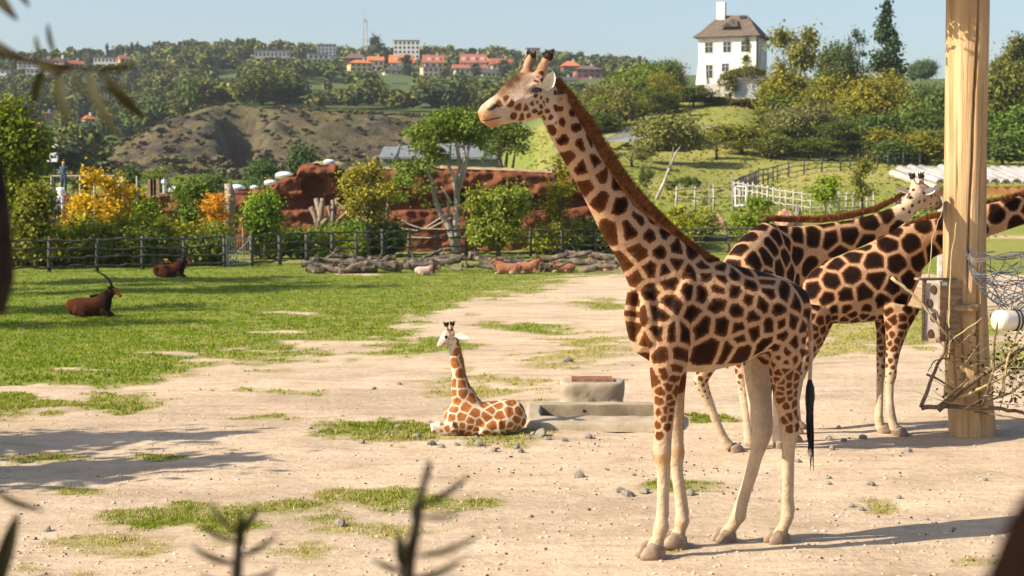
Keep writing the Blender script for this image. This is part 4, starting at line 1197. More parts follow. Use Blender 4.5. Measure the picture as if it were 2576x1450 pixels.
BOXW = mat_noise('weathered_board', (.20, .125, .07), (.36, .25, .155), 5, .8, .4, stretch=(1, 1, 5))
BOXM = mat_noise('box_faceplate', (.24, .20, .17), (.36, .31, .27), 4, .6, .1)
def feeder_box():
    d = 20.72
    b = P(2368, 858, d)
    root = empty('feeder_box', b, 'tall wooden feeder box with holes in its end plate, fixed to the pole', 'feeder box')
    x0, x1, x2 = P(2318, 780, d).x, P(2354, 780, d).x, P(2412, 780, d).x
    z0, z1 = P(2360, 857, d).z, P(2360, 706, d).z
    # end plate faces left towards the camera; side board faces the camera and right
    A = Vector((x0, d - .02, 0)); B = Vector((x1, d - .20, 0)); C = Vector((x2 + .04, d + .02, 0))
    def slab(p, q, za, zb, t, name, mat, par):
        dr = (q - p).normalized(); n = Vector((dr.y, -dr.x, 0)) * t
        vs = [Vector((v.x, v.y, z)) for z in (za, zb) for v in (p, q, q - n, p - n)]
        return MB().add(vs, [(3, 2, 1, 0), (4, 5, 6, 7), (0, 1, 5, 4), (1, 2, 6, 5), (2, 3, 7, 6), (3, 0, 4, 7)]).build(name, mat, par)
    slab(B, C, z0, z1, .03, 'side_board', BOXW, root)
    e = slab(A.lerp(B, .10) + Vector((.01, .012, 0)), B + Vector((.01, .012, 0)), z0 + .03, z1 - .03, .02, 'end_plate', BOXM, root)
    slab(A, A.lerp(B, .12), z0, z1, .05, 'edge_strip', BOXW, root)
    slab(A.lerp(B, .1), A.lerp(B, .95), z0, z0 + .04, .05, 'bottom_strip', BOXW, root)
    slab(A + Vector((0, .01, 0)), C + Vector((.02, .05, 0)), z1, z1 + .025, .25, 'lid', BOXW, root)
    dr = (B - A).normalized(); n = Vector((dr.y, -dr.x, 0))
    for hz, t in ((.86, .62), (.63, .42), (.40, .62), (.12, .5)):
        c = A.lerp(B, t); c.z = z0 + (z1 - z0) * hz
        vs = [c + dr * (.042 * math.cos(k * math.pi / 5)) + Vector((0, 0, .055 * math.sin(k * math.pi / 5))) + n * .003 for k in range(10)]
        vs2 = [v - n * .014 for v in vs]
        MB().add(vs + vs2, [tuple(range(10)), tuple(range(19, 9, -1))] + [(k, (k + 1) % 10, 10 + (k + 1) % 10, 10 + k) for k in range(10)]).build('feeding_hole', CRACK, e)
    MB().box((B.x + .05, B.y - .01, z1 - .03), (.05, .03, .04)).build('latch', METAL, root)
    MB().box((PB.x - .2, d - .02, z0 + .4), (.3, .1, .08)).build('bracket', BOXW, root)
feeder_box()

WIRE = mat_plain('grey_wire', (.15, .16, .17), .45, .5, .5)
WIREB = mat_plain('blue_grey_wire', (.09, .14, .19), .5, .4)
TWIG = mat_noise('twig_bark', (.09, .055, .035), (.22, .15, .09), 6, .85)
TWIGP = mat_noise('pale_twig', (.35, .26, .12), (.55, .43, .22), 6, .8)
def basket():
    d = 20.55
    c = P(2545, 640, d)
    root = empty('wire_basket', P(2545, 775, d), 'round basket bent from grey and blue wire hanging beside the pole', 'wire basket')
    R, Hh = M(112, d), M(150, d)
    rnd = random.Random(3)
    def pt(a, t):   # t 0 rim .. 1 bottom
        r = R * (math.cos(t * math.pi / 2) ** .55 if t < .98 else .15)
        return c + Vector((r * math.cos(a), r * math.sin(a) * .8, -Hh * .88 * t + .05 * math.sin(3 * a)))
    for k, t in enumerate((0, .04, .3, .55, .8, .9)):
        mb = MB().tube([pt(2 * math.pi * j / 24, t + .02 * rnd.random()) + Vector((0, 0, .01 * rnd.random())) for j in range(25)], .009 if k < 2 else .007, 5)
        mb.build('hoop', WIREB if k in (2, 4) else WIRE, root)
    for k in range(16):
        a = 2 * math.pi * k / 16
        tw = rnd.uniform(-.7, .7)
        pts = [pt(a + tw * t + .12 * math.sin(7 * t + k), t) for t in np.linspace(0, 1, 9)]
        MB().tube(pts, .006, 5).build('rib_wire', WIREB if k % 4 == 1 else WIRE, root)
    for k in range(24):
        a = rnd.uniform(0, 6.283); t = rnd.uniform(0, .7)
        pts = [pt(a + .28 * j * (1 if k % 2 else -1), min(.98, t + .09 * j + rnd.uniform(-.04, .04))) * .98 + c * .02 for j in range(6)]
        MB().tube(pts, .005, 4).build('mesh_wire', WIRE if k % 3 else WIREB, root)
    MB().tube([c + Vector((-R * .95, 0, 0)), Vector((PB.x + .2, PB.y - .12, c.z + .02))], .012, 6).build('bracket', METAL, root)
    MB().tube([c + Vector((-R * .3, -.1, -Hh * .8)), Vector((PB.x + .22, PB.y - .1, c.z - .55))], .01, 6).build('bracket', METAL, root)
basket()
JARM, nt, bs, out = new_mat('frosted_plastic')
bs.inputs['Base Color'].default_value = (.78, .72, .60, 1); bs.inputs['Roughness'].default_value = .25; bs.inputs['Subsurface Weight'].default_value = .2
nt.links.new(mixc(nt, ramp(nt, noise_tex(nt, 5, 4), [(.3, .0), (.7, .35)]), (.80, .74, .62), (.66, .58, .45)), bs.inputs['Base Color'])
def jar():
    d = 20.4
    root = empty('feeder_jar', P(2540, 835, d), 'horizontal frosted plastic feeder drum with a clamp ring beside the pole', 'feeder drum')
    r = M(27, d)
    ax = Vector((1, .35, 0)).normalized()
    p0 = P(2508, 807, d)
    lat = (0, 0, 1)
    MB().loft([(p0, r * .93, r * .93), (p0 + ax * .012, r, r), (p0 + ax * .10, r, r), (p0 + ax * .11, r * .97, r * .97), (p0 + ax * .7, r * .96, r * .96), (p0 + ax * .72, r * .8, r * .8)], 24, lat).build('drum', JARM, root, True)
    MB().loft([(p0 - ax * .012, r * .86, r * .86), (p0 + ax * .004, r * .95, r * .95)], 24, lat).build('end_cap', mat_plain('cream_plastic', (.80, .66, .44), .4), root, True)
    for t in (.22, .27):
        MB().loft([(p0 + ax * t, r * 1.04, r * 1.04), (p0 + ax * (t + .02), r * 1.04, r * 1.04)], 24, lat).build('clamp_ring', BLACKHAIR, root, True)
    MB().box(p0 + ax * .26 + Vector((0, 0, r * 1.05)), (.05, .04, .05)).build('clamp_bolt', METAL, root)
    MB().tube([p0 + ax * .4, Vector((PB.x + .2, PB.y, p0.z + .02))], .02, 6).build('bracket', METAL, root)
jar()

BROWSELEAF = mat_leaf('withered_leaf', .2, .5, usecol=True, tip=(.06, .05, .02), tipamt=.3)
def leaf_quads(pts, size, rnd, up=.3):
    out = []
    for p in pts:
        s = size * rnd.uniform(.6, 1.3)
        a = Vector((rnd.gauss(0, 1), rnd.gauss(0, 1), rnd.gauss(0, 1) * .7)).normalized()
        b = a.cross(Vector((rnd.gauss(0, 1), rnd.gauss(0, 1), rnd.gauss(0, 1)))).normalized()
        p = Vector(p)
        out.append([p, p + a * s * .5 + b * s * .28, p + a * s, p + a * s * .5 - b * s * .28])
    return out
def browse():
    rnd = random.Random(12)
    root = empty('browse_branches', Vector((PB.x + .25, 20.6, .35)), 'bundle of cut leafy branches and bare twigs tied to the foot of the pole', 'branches')
    d0 = 20.55
    def br(pts, r0, r1, mat=TWIG, wob=5, name='branch'):
        out = []
        for i in range(len(pts) - 1):
            for k in range(5):
                t = k / 5
                x = pts[i][0] * (1 - t) + pts[i + 1][0] * t; y = pts[i][1] * (1 - t) + pts[i + 1][1] * t
                dd = pts[i][2] * (1 - t) + pts[i + 1][2] * t
                out.append(P(x + rnd.uniform(-wob, wob) * .4, y + rnd.uniform(-wob, wob) * .4, dd))
        out.append(P(*pts[-1]))
        n = len(out)
        MB().tube(out, [r0 + (r1 - r0) * i / (n - 1) for i in range(n)], 6).build(name, mat, root, True)
        return out
    # main sticks
    br([(2318, 1026, d0), (2380, 1022, d0), (2500, 1027, d0 - .05), (2590, 1040, d0)], .032, .022)
    br([(2318, 1026, d0), (2345, 950, d0), (2380, 870, d0), (2384, 780, d0)], .026, .012)
    br([(2360, 1030, d0 - .02), (2420, 980, d0 - .05), (2500, 925, d0 - .1), (2600, 860, d0 - .1)], .045, .02)
    br([(2390, 1010, d0), (2450, 985, d0 - .1), (2520, 950, d0 - .1), (2610, 905, d0 - .2)], .026, .012, TWIGP)
    br([(2376, 1000, d0), (2386, 900, d0), (2388, 860, d0), (2470, 800, d0 - .1)], .018, .006, TWIGP)
    br([(2330, 940, d0 + .1), (2370, 960, d0), (2400, 980, d0)], .018, .01)
    br([(2244, 700, d0 - .1), (2290, 735, d0 - .1), (2340, 790, d0 - .1), (2388, 850, d0)], .022, .012, TWIGP)
    br([(2388, 855, d0), (2387, 740, d0 - .05), (2395, 640, d0 - .1), (2405, 560, d0)], .012, .005, TWIGP)
    br([(2336, 700, d0), (2345, 600, d0), (2370, 530, d0)], .007, .003, TWIGP)
    br([(2385, 900, d0), (2355, 905, d0 - .1), (2335, 935, d0 - .1)], .012, .005)
    br([(2520, 1000, d0 - .1), (2535, 900, d0 - .2), (2575, 800, d0 - .1)], .02, .01, TWIGP)
    br([(2470, 1020, d0 - .1), (2500, 930, d0 - .2), (2505, 830, d0 - .2), (2520, 740, d0 - .1)], .02, .008)
    br([(2440, 1020, d0), (2540, 990, d0 - .15), (2620, 930, d0 - .2)], .016, .008)
    br([(2450, 1035, d0), (2540, 1050, d0 - .15), (2620, 1060, d0 - .2)], .014, .008)
    tips = []
    for k in range(60):
        x0, y0 = rnd.uniform(2380, 2580), rnd.uniform(860, 1040)
        a = rnd.uniform(-2.9, .4)
        l = rnd.uniform(40, 110)
        o = br([(x0, y0, d0 - rnd.uniform(-.1, .3)), (x0 + l * .5 * math.cos(a), y0 + l * .5 * math.sin(a) * .7, d0 - rnd.uniform(-.1, .3)), (x0 + l * math.cos(a), y0 + l * math.sin(a) * .7 - 6, d0 - rnd.uniform(-.2, .4))], .006, .002, TWIG if k % 3 else TWIGP, 3, 'twig')
        tips += o[3:]
    pts = []
    for p in tips:
        for j in range(2):
            if rnd.random() < (.9 if p.x > PB.x + .25 else .18):
                pts.append(p + Vector((rnd.gauss(0, .05), rnd.gauss(0, .06), rnd.gauss(0, .05))))
    o = link('leaves', quads_mesh('browse_leaves', [[tuple(v) for v in q] for q in leaf_quads(pts, .065, rnd)], BROWSELEAF), root)
    o.color = (.06, .055, .02, 1)
    tag(o, 'withered dark leaves')
browse()
# leafy bundle added unseen above the view, to throw the dappled shade on the pole's top
def added_shade_bundle():
    rnd = random.Random(5)
    b = Vector((PB.x - .95, PB.y - .3, 5.93))
    root = empty('shade_bundle', b, 'added leafy bundle on an arm, out of view, shading the pole top', 'branches')
    MB().tube([Vector((PB.x, PB.y, 6.55)), Vector((PB.x - 1.3, PB.y - .45, 6.5))], [.08, .05], 8).build('arm', POLEW, root)
    pts = []
    for k in range(3600):
        pts.append(b + Vector((rnd.gauss(0, .36), rnd.gauss(0, .34), max(-.36, rnd.gauss(.16, .24)))))
    o = link('leaves', quads_mesh('shade_bundle_leaves', [[tuple(v) for v in q] for q in leaf_quads(pts, .13, rnd)], LEAF), root)
    o.color = (.08, .12, .03, 1)
    MB().tube([b + Vector((0, 0, .55)), b], [.02, .04], 6).build('stem', BARK, root)
added_shade_bundle()

# ------------------------------------------------------------------ concrete trough and pedestal
CONC = mat_noise('rendered_concrete', (.25, .195, .125), (.40, .33, .235), 3, .9, .6, c3=(.31, .26, .19), detail=8)
def trough():
    d0 = 4293 * CAMH / (1089 - YH)
    xl, xr = P(1322, 1089, d0).x, P(1712, 1089, d0).x
    root = empty('water_trough', Vector(((xl + xr) / 2, d0 + .5, 0)), 'long low concrete water trough behind the lying calf', 'trough')
    W, Dp = xr - xl, 1.48
    nu, nv = 90, 60
    vs, fs = [], []
    for j in range(nv + 1):
        for i in range(nu + 1):
            u, v = i / nu, j / nv
            x, y = xl + W * u, d0 + Dp * v
            # rounded outline
            ex = min(u, 1 - u) * W; ey = min(v, 1 - v) * Dp
            edge = min(ex, ey)
            if ex < .3 and ey < .3: edge = .3 - math.hypot(.3 - ex, .3 - ey)
            yy = Dp * v
            rim = .095 + .05 * min(1, yy / .43) + .06 * max(0, min(1, (yy - .43) / .6))
            z = rim * max(0, min(1, (edge + .001) / .045)) ** .5
            inn = min(ex - .20, yy - .43, 1.07 - yy)
            if inn > 0: z = max(.025, rim - .2 * min(1, inn / .05))
            z += .012 * noise.noise(Vector((x * 4, y * 4, 0))) - .02 * (edge <= .002)
            vs.append((x + .02 * noise.noise(Vector((x * 3, y * 3, 4))), y + .02 * noise.noise(Vector((x * 3, y * 3, 8))), z))
    for j in range(nv):
        for i in range(nu):
            a = j * (nu + 1) + i
            fs.append((a, a + 1, a + nu + 2, a + nu + 1))
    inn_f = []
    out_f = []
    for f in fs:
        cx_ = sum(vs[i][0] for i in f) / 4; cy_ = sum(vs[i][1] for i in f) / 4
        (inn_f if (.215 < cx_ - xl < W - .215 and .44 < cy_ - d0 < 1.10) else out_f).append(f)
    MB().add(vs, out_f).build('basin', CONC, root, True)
    tag(MB().add(vs, inn_f).build('basin_inside', mat_noise('darker_concrete', (.12, .09, .055), (.22, .175, .115), 3, .8, .5), root, True), 'darker inside of the trough')  # inner faces of the trough get a darker concrete colour than the rim
    p = P(1468, 1032, d0 + 1.2)
    MB().loft([(Vector((p.x, d0 + 1.10, .13)), .022, .022), (Vector((p.x, d0 + 1.04, .13)), .022, .022)], 10, (1, 0, 0)).build('outlet_pipe', NOSE, root)
trough()
def pedestal():
    d0 = 22.85
    c = Vector((P(1492, 1000, d0).x, d0 + .32, 0))
    root = empty('concrete_block', c, 'squat lumpy concrete block with a rusty grate on top, behind the trough', 'concrete block')
    hw, hd, hz = .43, .38, .43
    n, r = 48, 10
    vs, fs = [], []
    def ring(z, s, k):
        for i in range(n):
            a = 2 * math.pi * i / n
            ca, sa = math.cos(a), math.sin(a)
            q = (abs(ca) ** 5 + abs(sa) ** 5) ** -.2
            w = 1 + .07 * noise.noise(Vector((ca * 2, sa * 2, z * 6))) + .22 * max(0, noise.noise(Vector((ca * 3.3, sa * 3.3, z * 7 + 3)))) * (z < hz * .85)
            vs.append((c.x + ca * q * hw * s * w, c.y + sa * q * hd * s * w, z))
    levels = [(-.02, 1.02), (.03, 1.0), (.08, .97), (.16, .95), (.24, .96), (.31, 1.0), (.37, 1.0), (.41, .985), (.43, .94), (.43, .80)]
    for k, (z, s) in enumerate(levels): ring(z, s, k)
    for k in range(len(levels) - 1):
        for i in range(n):
            a, b = k * n + i, k * n + (i + 1) % n
            fs.append((a, b, b + n, a + n))
    fs.append(tuple(range((len(levels) - 1) * n, len(levels) * n)))
    MB().add(vs, fs).build('block', CONC, root, True)
    RUST = mat_noise('rusty_iron', (.20, .09, .055), (.34, .18, .12), 9, .8)
    gx, gy = .27, .17
    fr = MB()
    for sy in (-1, 1): fr.box((c.x, c.y - .02 + sy * gy, hz + .022), (gx * 2 + .02, .02, .04))
    fr.box((c.x - gx - .005, c.y - .02, hz + .02), (.016, gy * 2, .03))
    g = fr.build('grate', RUST, root)
    for k in range(16):
        MB().box((c.x - gx + gx * 2 * k / 15, c.y - .02, hz + .024), (.02, gx * 1.18, .028)).build('bar', RUST, g)
    MB().box((c.x, c.y - .02, hz + .006), (gx * 2, gy * 2, .01)).build('recess', NOSE, root)
pedestal()

# ------------------------------------------------------------------ trees
def crown_quads(blobs, nclump, nper, size, crad, rng, up=.35, droop=0.0, core=0.0):
    if core:
        nc = max(1, int(nclump * nper * core))
        k_ = rng.choice(len(blobs), nc)
        Bb = np.array(blobs)[k_]
        dd = rng.normal(size=(nc, 3)); dd /= np.linalg.norm(dd, axis=1)[:, None]
        pp = Bb[:, :3] + dd * Bb[:, 3:6] * (.25 + .5 * rng.random(nc))[:, None]
        a_ = rng.normal(size=(nc, 3)); a_ /= np.linalg.norm(a_, axis=1)[:, None]
        b_ = np.cross(a_, rng.normal(size=(nc, 3))); b_ /= np.linalg.norm(b_, axis=1)[:, None]
        ss = (size * (1.6 + 1.2 * rng.random(nc)))[:, None]
        COREQ = np.stack([pp - a_ * ss * .5, pp + b_ * ss * .4, pp + a_ * ss * .5, pp - b_ * ss * .4], 1)
    vol = np.array([(b[3] * b[4] * b[5]) ** (2 / 3) for b in blobs]); vol /= vol.sum()
    B = np.array(blobs)
    bi = rng.choice(len(blobs), nclump, p=vol)
    dv = rng.normal(size=(nclump, 3)); dv /= np.linalg.norm(dv, axis=1)[:, None]
    dv[:, 2] = np.where(dv[:, 2] < -.5, -dv[:, 2], dv[:, 2])
    rr = (.45 + .55 * rng.random(nclump) ** .6)[:, None]
    cc = B[bi, :3] + dv * B[bi, 3:6] * rr
    n = nclump * nper
    ci = np.repeat(np.arange(nclump), nper)
    cr = crad * (.6 + .8 * rng.random(nclump))[ci][:, None]
    pos = cc[ci] + rng.normal(size=(n, 3)) * cr * np.array((1, 1, .7))
    nrm = dv[ci] * .7 + rng.normal(size=(n, 3)) * .55 + np.array((0, 0, up))
    nrm /= np.linalg.norm(nrm, axis=1)[:, None]
    a = rng.normal(size=(n, 3)) + np.array((0, 0, -droop)); a -= nrm * (a * nrm).sum(1)[:, None]; a /= np.linalg.norm(a, axis=1)[:, None] + 1e-9
    b = np.cross(nrm, a)
    s = (size * (.6 + .8 * rng.random(n)))[:, None]
    R_ = np.stack([pos - a * s * .5, pos + b * s * .33, pos + a * s * .5, pos - b * s * .33], 1)
    return np.concatenate([R_, COREQ]) if core else R_

def blobs_for(kind, H, W, rng):
    R = W / 2
    bl = []
    if kind == 'round':
        for k in range(9):
            a = rng.random() * 6.283; r = R * .55 * rng.random() ** .5; z = H * (.36 + .46 * rng.random())
            q = R * (.42 + .2 * rng.random()) * (1.0 if z < .7 * H else .8)
            bl.append((r * math.cos(a), r * math.sin(a), z, q, q, min(q * .85, H * .3)))
        bl.append((0, 0, H * .6, R * .7, R * .7, H * .36))
    elif kind == 'bush':
        for k in range(7):
            a = rng.random() * 6.283; r = R * .6 * rng.random() ** .5; z = H * (.2 + .5 * rng.random())
            q = R * (.38 + .22 * rng.random())
            bl.append((r * math.cos(a), r * math.sin(a), z, q, q, min(q, H * .35)))
        bl.append((0, 0, H * .35, R * .75, R * .75, H * .4))
    elif kind in ('open', 'wispy'):
        for k in range(15):
            a = rng.random() * 6.283; r = R * .8 * rng.random() ** .5; z = H * (.36 + .56 * rng.random())
            q = R * (.2 + .16 * rng.random())
            bl.append((r * math.cos(a), r * math.sin(a), z, q, q, q * .7))
    elif kind == 'umbrella':
        for k in range(17):
            a = rng.random() * 6.283; r = R * .92 * rng.random() ** .5
            z = H * (.90 - .34 * (r / R) ** 1.7 - .10 * rng.random())
            q = R * (.2 + .12 * rng.random())
            bl.append((r * math.cos(a), r * math.sin(a), z, q, q, q * .45))
    elif kind == 'conifer':
        for k in range(34):
            t = rng.random() ** .8; z = H * (.06 + .92 * t); r = R * (1 - t) ** .8 * 1.0
            a = rng.random() * 6.283
            bl.append((r * .62 * math.cos(a), r * .62 * math.sin(a), z, r * .42 + .02 * W, r * .42 + .02 * W, H * .05))
    elif kind == 'cedar':
        for k in range(20):
            t = rng.random(); z = H * (.3 + .68 * t); r = R * (1 - t) ** .6
            a = rng.random() * 6.283
            bl.append((r * .7 * math.cos(a), r * .7 * math.sin(a), z, r * .38, r * .38, H * .02))
    elif kind == 'poplar':
        for k in range(9):
            t = (k + .5) / 9; z = H * (.1 + .86 * t); q = R * (math.sin(math.pi * (.12 + .8 * t)) ** .6)
            bl.append(((rng.random() - .5) * .2 * W, (rng.random() - .5) * .2 * W, z, q, q, H * .1))
    return bl

def trunk_mesh(H, W, kind, blobs, seed, mat, r0=None, multi=1):
    rnd = random.Random(seed)
    mb = MB()
    r0 = r0 or max(.05, H * .022)
    for s in range(multi):
        ox = 0 if multi == 1 else (s - (multi - 1) / 2) * r0 * 3
        pts = [Vector((ox + rnd.uniform(-.02, .02) * H * i * (.5 if multi == 1 else 1.2) , rnd.uniform(-.02, .02) * H * i * .5, H * (-.015 + .13 * i))) for i in range(6)]
        mb.tube(pts, [r0 * (1.25 - .17 * i) for i in range(6)], 7)
        for b in rnd.sample(blobs, min(len(blobs), 7)):
            k = rnd.randint(2, 4)
            a = pts[k]; c = Vector(b[:3])
            mid = a.lerp(c, .5) + Vector((rnd.uniform(-.1, .1) * W, rnd.uniform(-.1, .1) * W, rnd.uniform(-.02, .05) * H))
            mb.tube([a, a.lerp(mid, .5) + Vector((0, 0, .01 * H)), mid, c], [r0 * .55, r0 * .42, r0 * .3, r0 * .1], 5)
    return mb.mesh('trunk', mat, True)

def tree_meshes(kind, H, W, leaf, nclump, nper, seed, mat=None, bark=None, crad=None, multi=1, r0=None):
    rng = np.random.default_rng(seed)
    bl = blobs_for(kind, H, W, rng)
    q = crown_quads(bl, nclump, nper, leaf, crad or leaf * 1.5, rng, core={'round': .22, 'bush': .22, 'conifer': .25, 'poplar': .2}.get(kind, .06))
    return quads_mesh('crown', q, mat or LEAF), trunk_mesh(H, W, kind, bl, seed, bark or BARK, r0, multi)

def place_tree(meshes, loc, scale, col, label, name='tree', group=None, rz=0.0, cat='tree'):
    o = empty(name, loc, label, cat, group, local=True)
    o.scale = scale
    o.rotation_euler = (0, 0, rz)
    c = link('crown', meshes[0], o); c.color = (*col, 1)
    if meshes[1] is not None: link('trunk', meshes[1], o)
    return o

def near_tree(px, top, d, wpx, kind, col, label, seed, leaf=.16, ncl=420, nper=11, basepy=None, name='tree', bark=None, multi=1, cat='tree', group=None, crad=None, r0=None):
    b = GP(px, d)
    H = P(px, top, d).z - b.z
    W = M(wpx, d)
    ms = tree_meshes(kind, H, W, leaf, ncl, nper, seed, bark=bark, multi=multi, crad=crad, r0=r0)
    return place_tree(ms, b, (1, 1, 1), col, label, name, group, cat=cat)

YG, GR, DG, OL, YE, OR = (.25, .26, .016), (.155, .215, .016), (.05, .09, .020), (.16, .165, .040), (.55, .36, .012), (.55, .27, .02)
near_tree(40, 215, 72, 215, 'round', (.17, .215, .010), 'large dark green tree standing behind the shaded end of the fence', 31, .2, 800, 12)
near_tree(90, 400, 70, 130, 'bush', (.17, .18, .015), 'yellowish green shrub at the foot of the large dark tree', 37, .18, 420, 12, cat='shrub', name='shrub')
near_tree(268, 428, 84, 150, 'open', YE, 'golden yellow autumn tree with a thin straight trunk', 32, .17, 330, 12, crad=.3)
near_tree(372, 488, 83, 84, 'round', GR, 'small green tree between the golden tree and the signpost', 33, .15, 220, 11)
near_tree(497, 440, 87, 118, 'round', (.115, .18, .022), 'green broadleaf tree with a rounded top behind the small orange tree', 34, .17, 420, 11)
near_tree(545, 488, 80, 84, 'open', OR, 'small orange autumn tree in front of the green broadleaf tree', 35, .14, 170, 11, crad=.22)
near_tree(664, 466, 80, 118, 'round', (.165, .25, .016), 'bright green round-crowned tree beside the gate', 36, .16, 460, 11)
near_tree(922, 384, 82, 150, 'open', (.27, .24, .025), 'yellow-green tree in front of the red rock house', 38, .15, 380, 12, crad=.28)
near_tree(1255, 418, 82, 190, 'bush', (.21, .25, .03), 'tall pale green leafy bush behind the fence, beside the white-trunked tree', 39, .14, 700, 11, cat='shrub', name='shrub')
near_tree(1410, 378, 88, 90, 'open', (.26, .24, .015), 'yellow leaved tree beside the big giraffe\'s neck', 40, .15, 230, 11, crad=.25)
def big_umbrella():
    """the pale-trunked spreading tree"""
    rng = np.random.default_rng(77)
    for (px, d, label, spots, trunks, seed) in (
        (1150, 86, 'spreading tree with pale grey forked trunk and layered green leaves', [(1080, 330, 40), (1120, 300, 40), (1165, 290, 42), (1205, 310, 40), (1235, 335, 30), (1060, 375, 38), (1035, 420, 34), (1025, 465, 30), (1070, 430, 34), (1010, 500, 22), (1095, 350, 40), (1150, 340, 45), (1190, 355, 35), (1100, 395, 30), (1130, 320, 44), (1225, 300, 30), (1060, 340, 28), (1075, 480, 20), (1110, 520, 16)],
         [[(1150, 640), (1148, 560), (1150, 480), (1158, 420), (1150, 370), (1140, 330)], [(1150, 560), (1152, 480), (1170, 430), (1178, 380), (1190, 345)], [(1150, 500), (1140, 440), (1120, 400), (1100, 370)], [(1152, 640), (1130, 570), (1105, 530), (1095, 500), (1085, 450), (1070, 420)], [(1125, 560), (1130, 500), (1110, 470)], [(1150, 470), (1170, 400), (1165, 350)]], 1),
        (1275, 100, 'dark spreading tree behind the pale-trunked one, half hidden by the giraffe head', [(1250, 340, 30), (1280, 325, 34), (1305, 345, 25), (1270, 365, 28), (1295, 375, 22), (1240, 375, 25)],
         [[(1275, 560), (1275, 470), (1272, 420), (1278, 370)], [(1275, 470), (1290, 420), (1298, 370)], [(1275, 450), (1255, 400), (1250, 360)]], 2)):
        base = GP(px, d)
        root = empty('tree', base, label, 'tree')
        bl = []
        for x, y, r in spots:
            for k in range(2):
                q = P(x + rng.normal() * 10, y + rng.normal() * 6, d + rng.normal() * 1.3)
                rr = M(r, d)
                bl.append((q.x, q.y, q.z, rr, rr, rr * .42))
        c = link('crown', quads_mesh('crown', crown_quads(bl, 900 if seed == 1 else 330, 12, .17, .22, rng, .5), LEAF), root)
        c.color = (.115, .165, .018, 1) if seed == 1 else (.07, .105, .015, 1)
        tm = MB()
        for k, tr in enumerate(trunks):
            pts = [P(x, y, d + .25 * math.sin(k * 2 + i)) for i, (x, y) in enumerate(tr)]
            if k in (0, 3): pts[0] = Vector((pts[0].x, pts[0].y, base.z - .1))
            n = len(pts)
            r0 = (.22 if k in (0, 3) else .13)
            tm.tube(pts, [r0 * (1 - .75 * i / (n - 1)) for i in range(n)], 7)
        tm.build('trunk', PALEBARK if seed == 1 else BARK, root, True)
big_umbrella()

# low shrubs behind the fence
SHR = [tree_meshes('bush', 1.7, 2.4, .13, 170, 9, 50 + i) for i in range(4)]
rnd = random.Random(21)
shr = []
for k in range(26): shr.append((rnd.uniform(30, 560), rnd.uniform(71.5, 78), rnd.uniform(.85, 1.35), rnd.choice([YG, (.34, .31, .012), (.27, .28, .012), (.12, .16, .02)])))
for k in range(16): shr.append((rnd.uniform(640, 1010), rnd.uniform(80, 86), rnd.uniform(.55, .9), rnd.choice([YG, GR, (.13, .19, .02)])))
for k in range(8): shr.append((rnd.uniform(820, 990), rnd.uniform(83, 86), rnd.uniform(.9, 1.2), (.095, .17, .02)))
for k in range(22): shr.append((rnd.uniform(1330, 1960), rnd.uniform(87, 92), rnd.uniform(.6, 1.15), rnd.choice([YG, GR, (.2, .22, .03)])))
for px, d, s, c in shr:
    b = GP(px, d)
    right = px > 1300
    place_tree(SHR[rnd.randint(0, 3)], b, (s * rnd.uniform(.9, 1.3), s, s), c,
               ('taller ' if s > .95 else 'low ') + ('golden green' if c[0] > .2 else 'fresh green' if c[1] > .18 else 'dull green') + (' shrub on the bank behind the fence near the giraffes' if right else (' shrub in front of the red rock house' if px > 600 else ' shrub behind the dark shaded fence run')),
               'low_shrub', 'shrubs on the bank' if right else ('shrubs before the red rock house' if px > 600 else 'shrubs along the dark fence'), rnd.uniform(0, 6), 'shrub')

# trees on the right-hand hillside and in the valley
PROTO = {}
for i, k in enumerate(('round', 'open', 'wispy', 'bush', 'conifer', 'cedar', 'poplar')):
    for v in range(3 if k in ('round', 'bush', 'wispy') else 2):
        ncl, nper, lf = {'round': (420, 10, .050), 'open': (260, 10, .045), 'wispy': (420, 7, .032), 'bush': (360, 10, .055), 'conifer': (420, 9, .030), 'cedar': (190, 9, .035), 'poplar': (240, 10, .05)}[k]
        PROTO[k, v] = tree_meshes(k, 1.0, .8 if k not in ('conifer', 'poplar') else (.42 if k == 'conifer' else .3), lf, ncl, nper, 100 + 10 * i + v, r0=.022)
rnd = random.Random(5)
def mid_tree(px, top, wpx, d, kind, col, label, group=None, name=None, sink=0.0):
    b = GP(px, d)
    H = P(px, top, d).z - b.z + sink
    if H < 1.2: H = 1.2
    W = M(wpx, d) / {'conifer': .42, 'poplar': .3}.get(kind, .8) * 1.15
    v = rnd.randint(0, 2 if kind in ('round', 'bush', 'wispy') else 1)
    if M(wpx, d) > 7.0 and group is None:
        big = tree_meshes(kind, H, M(wpx, d) * 1.1, .36, 950 if kind != 'wispy' else 700, 10, int(px), r0=H * .02)
        return place_tree(big, b, (1, 1, 1), col, label, name or 'tree', group, 0, 'tree')
    return place_tree(PROTO[kind, v], b - Vector((0, 0, sink)), (W, W, H), col, label, name or ('shrub' if kind == 'bush' and H < 5 else 'tree'), group, rnd.uniform(0, 6), 'shrub' if kind == 'bush' and H < 5 else 'tree')
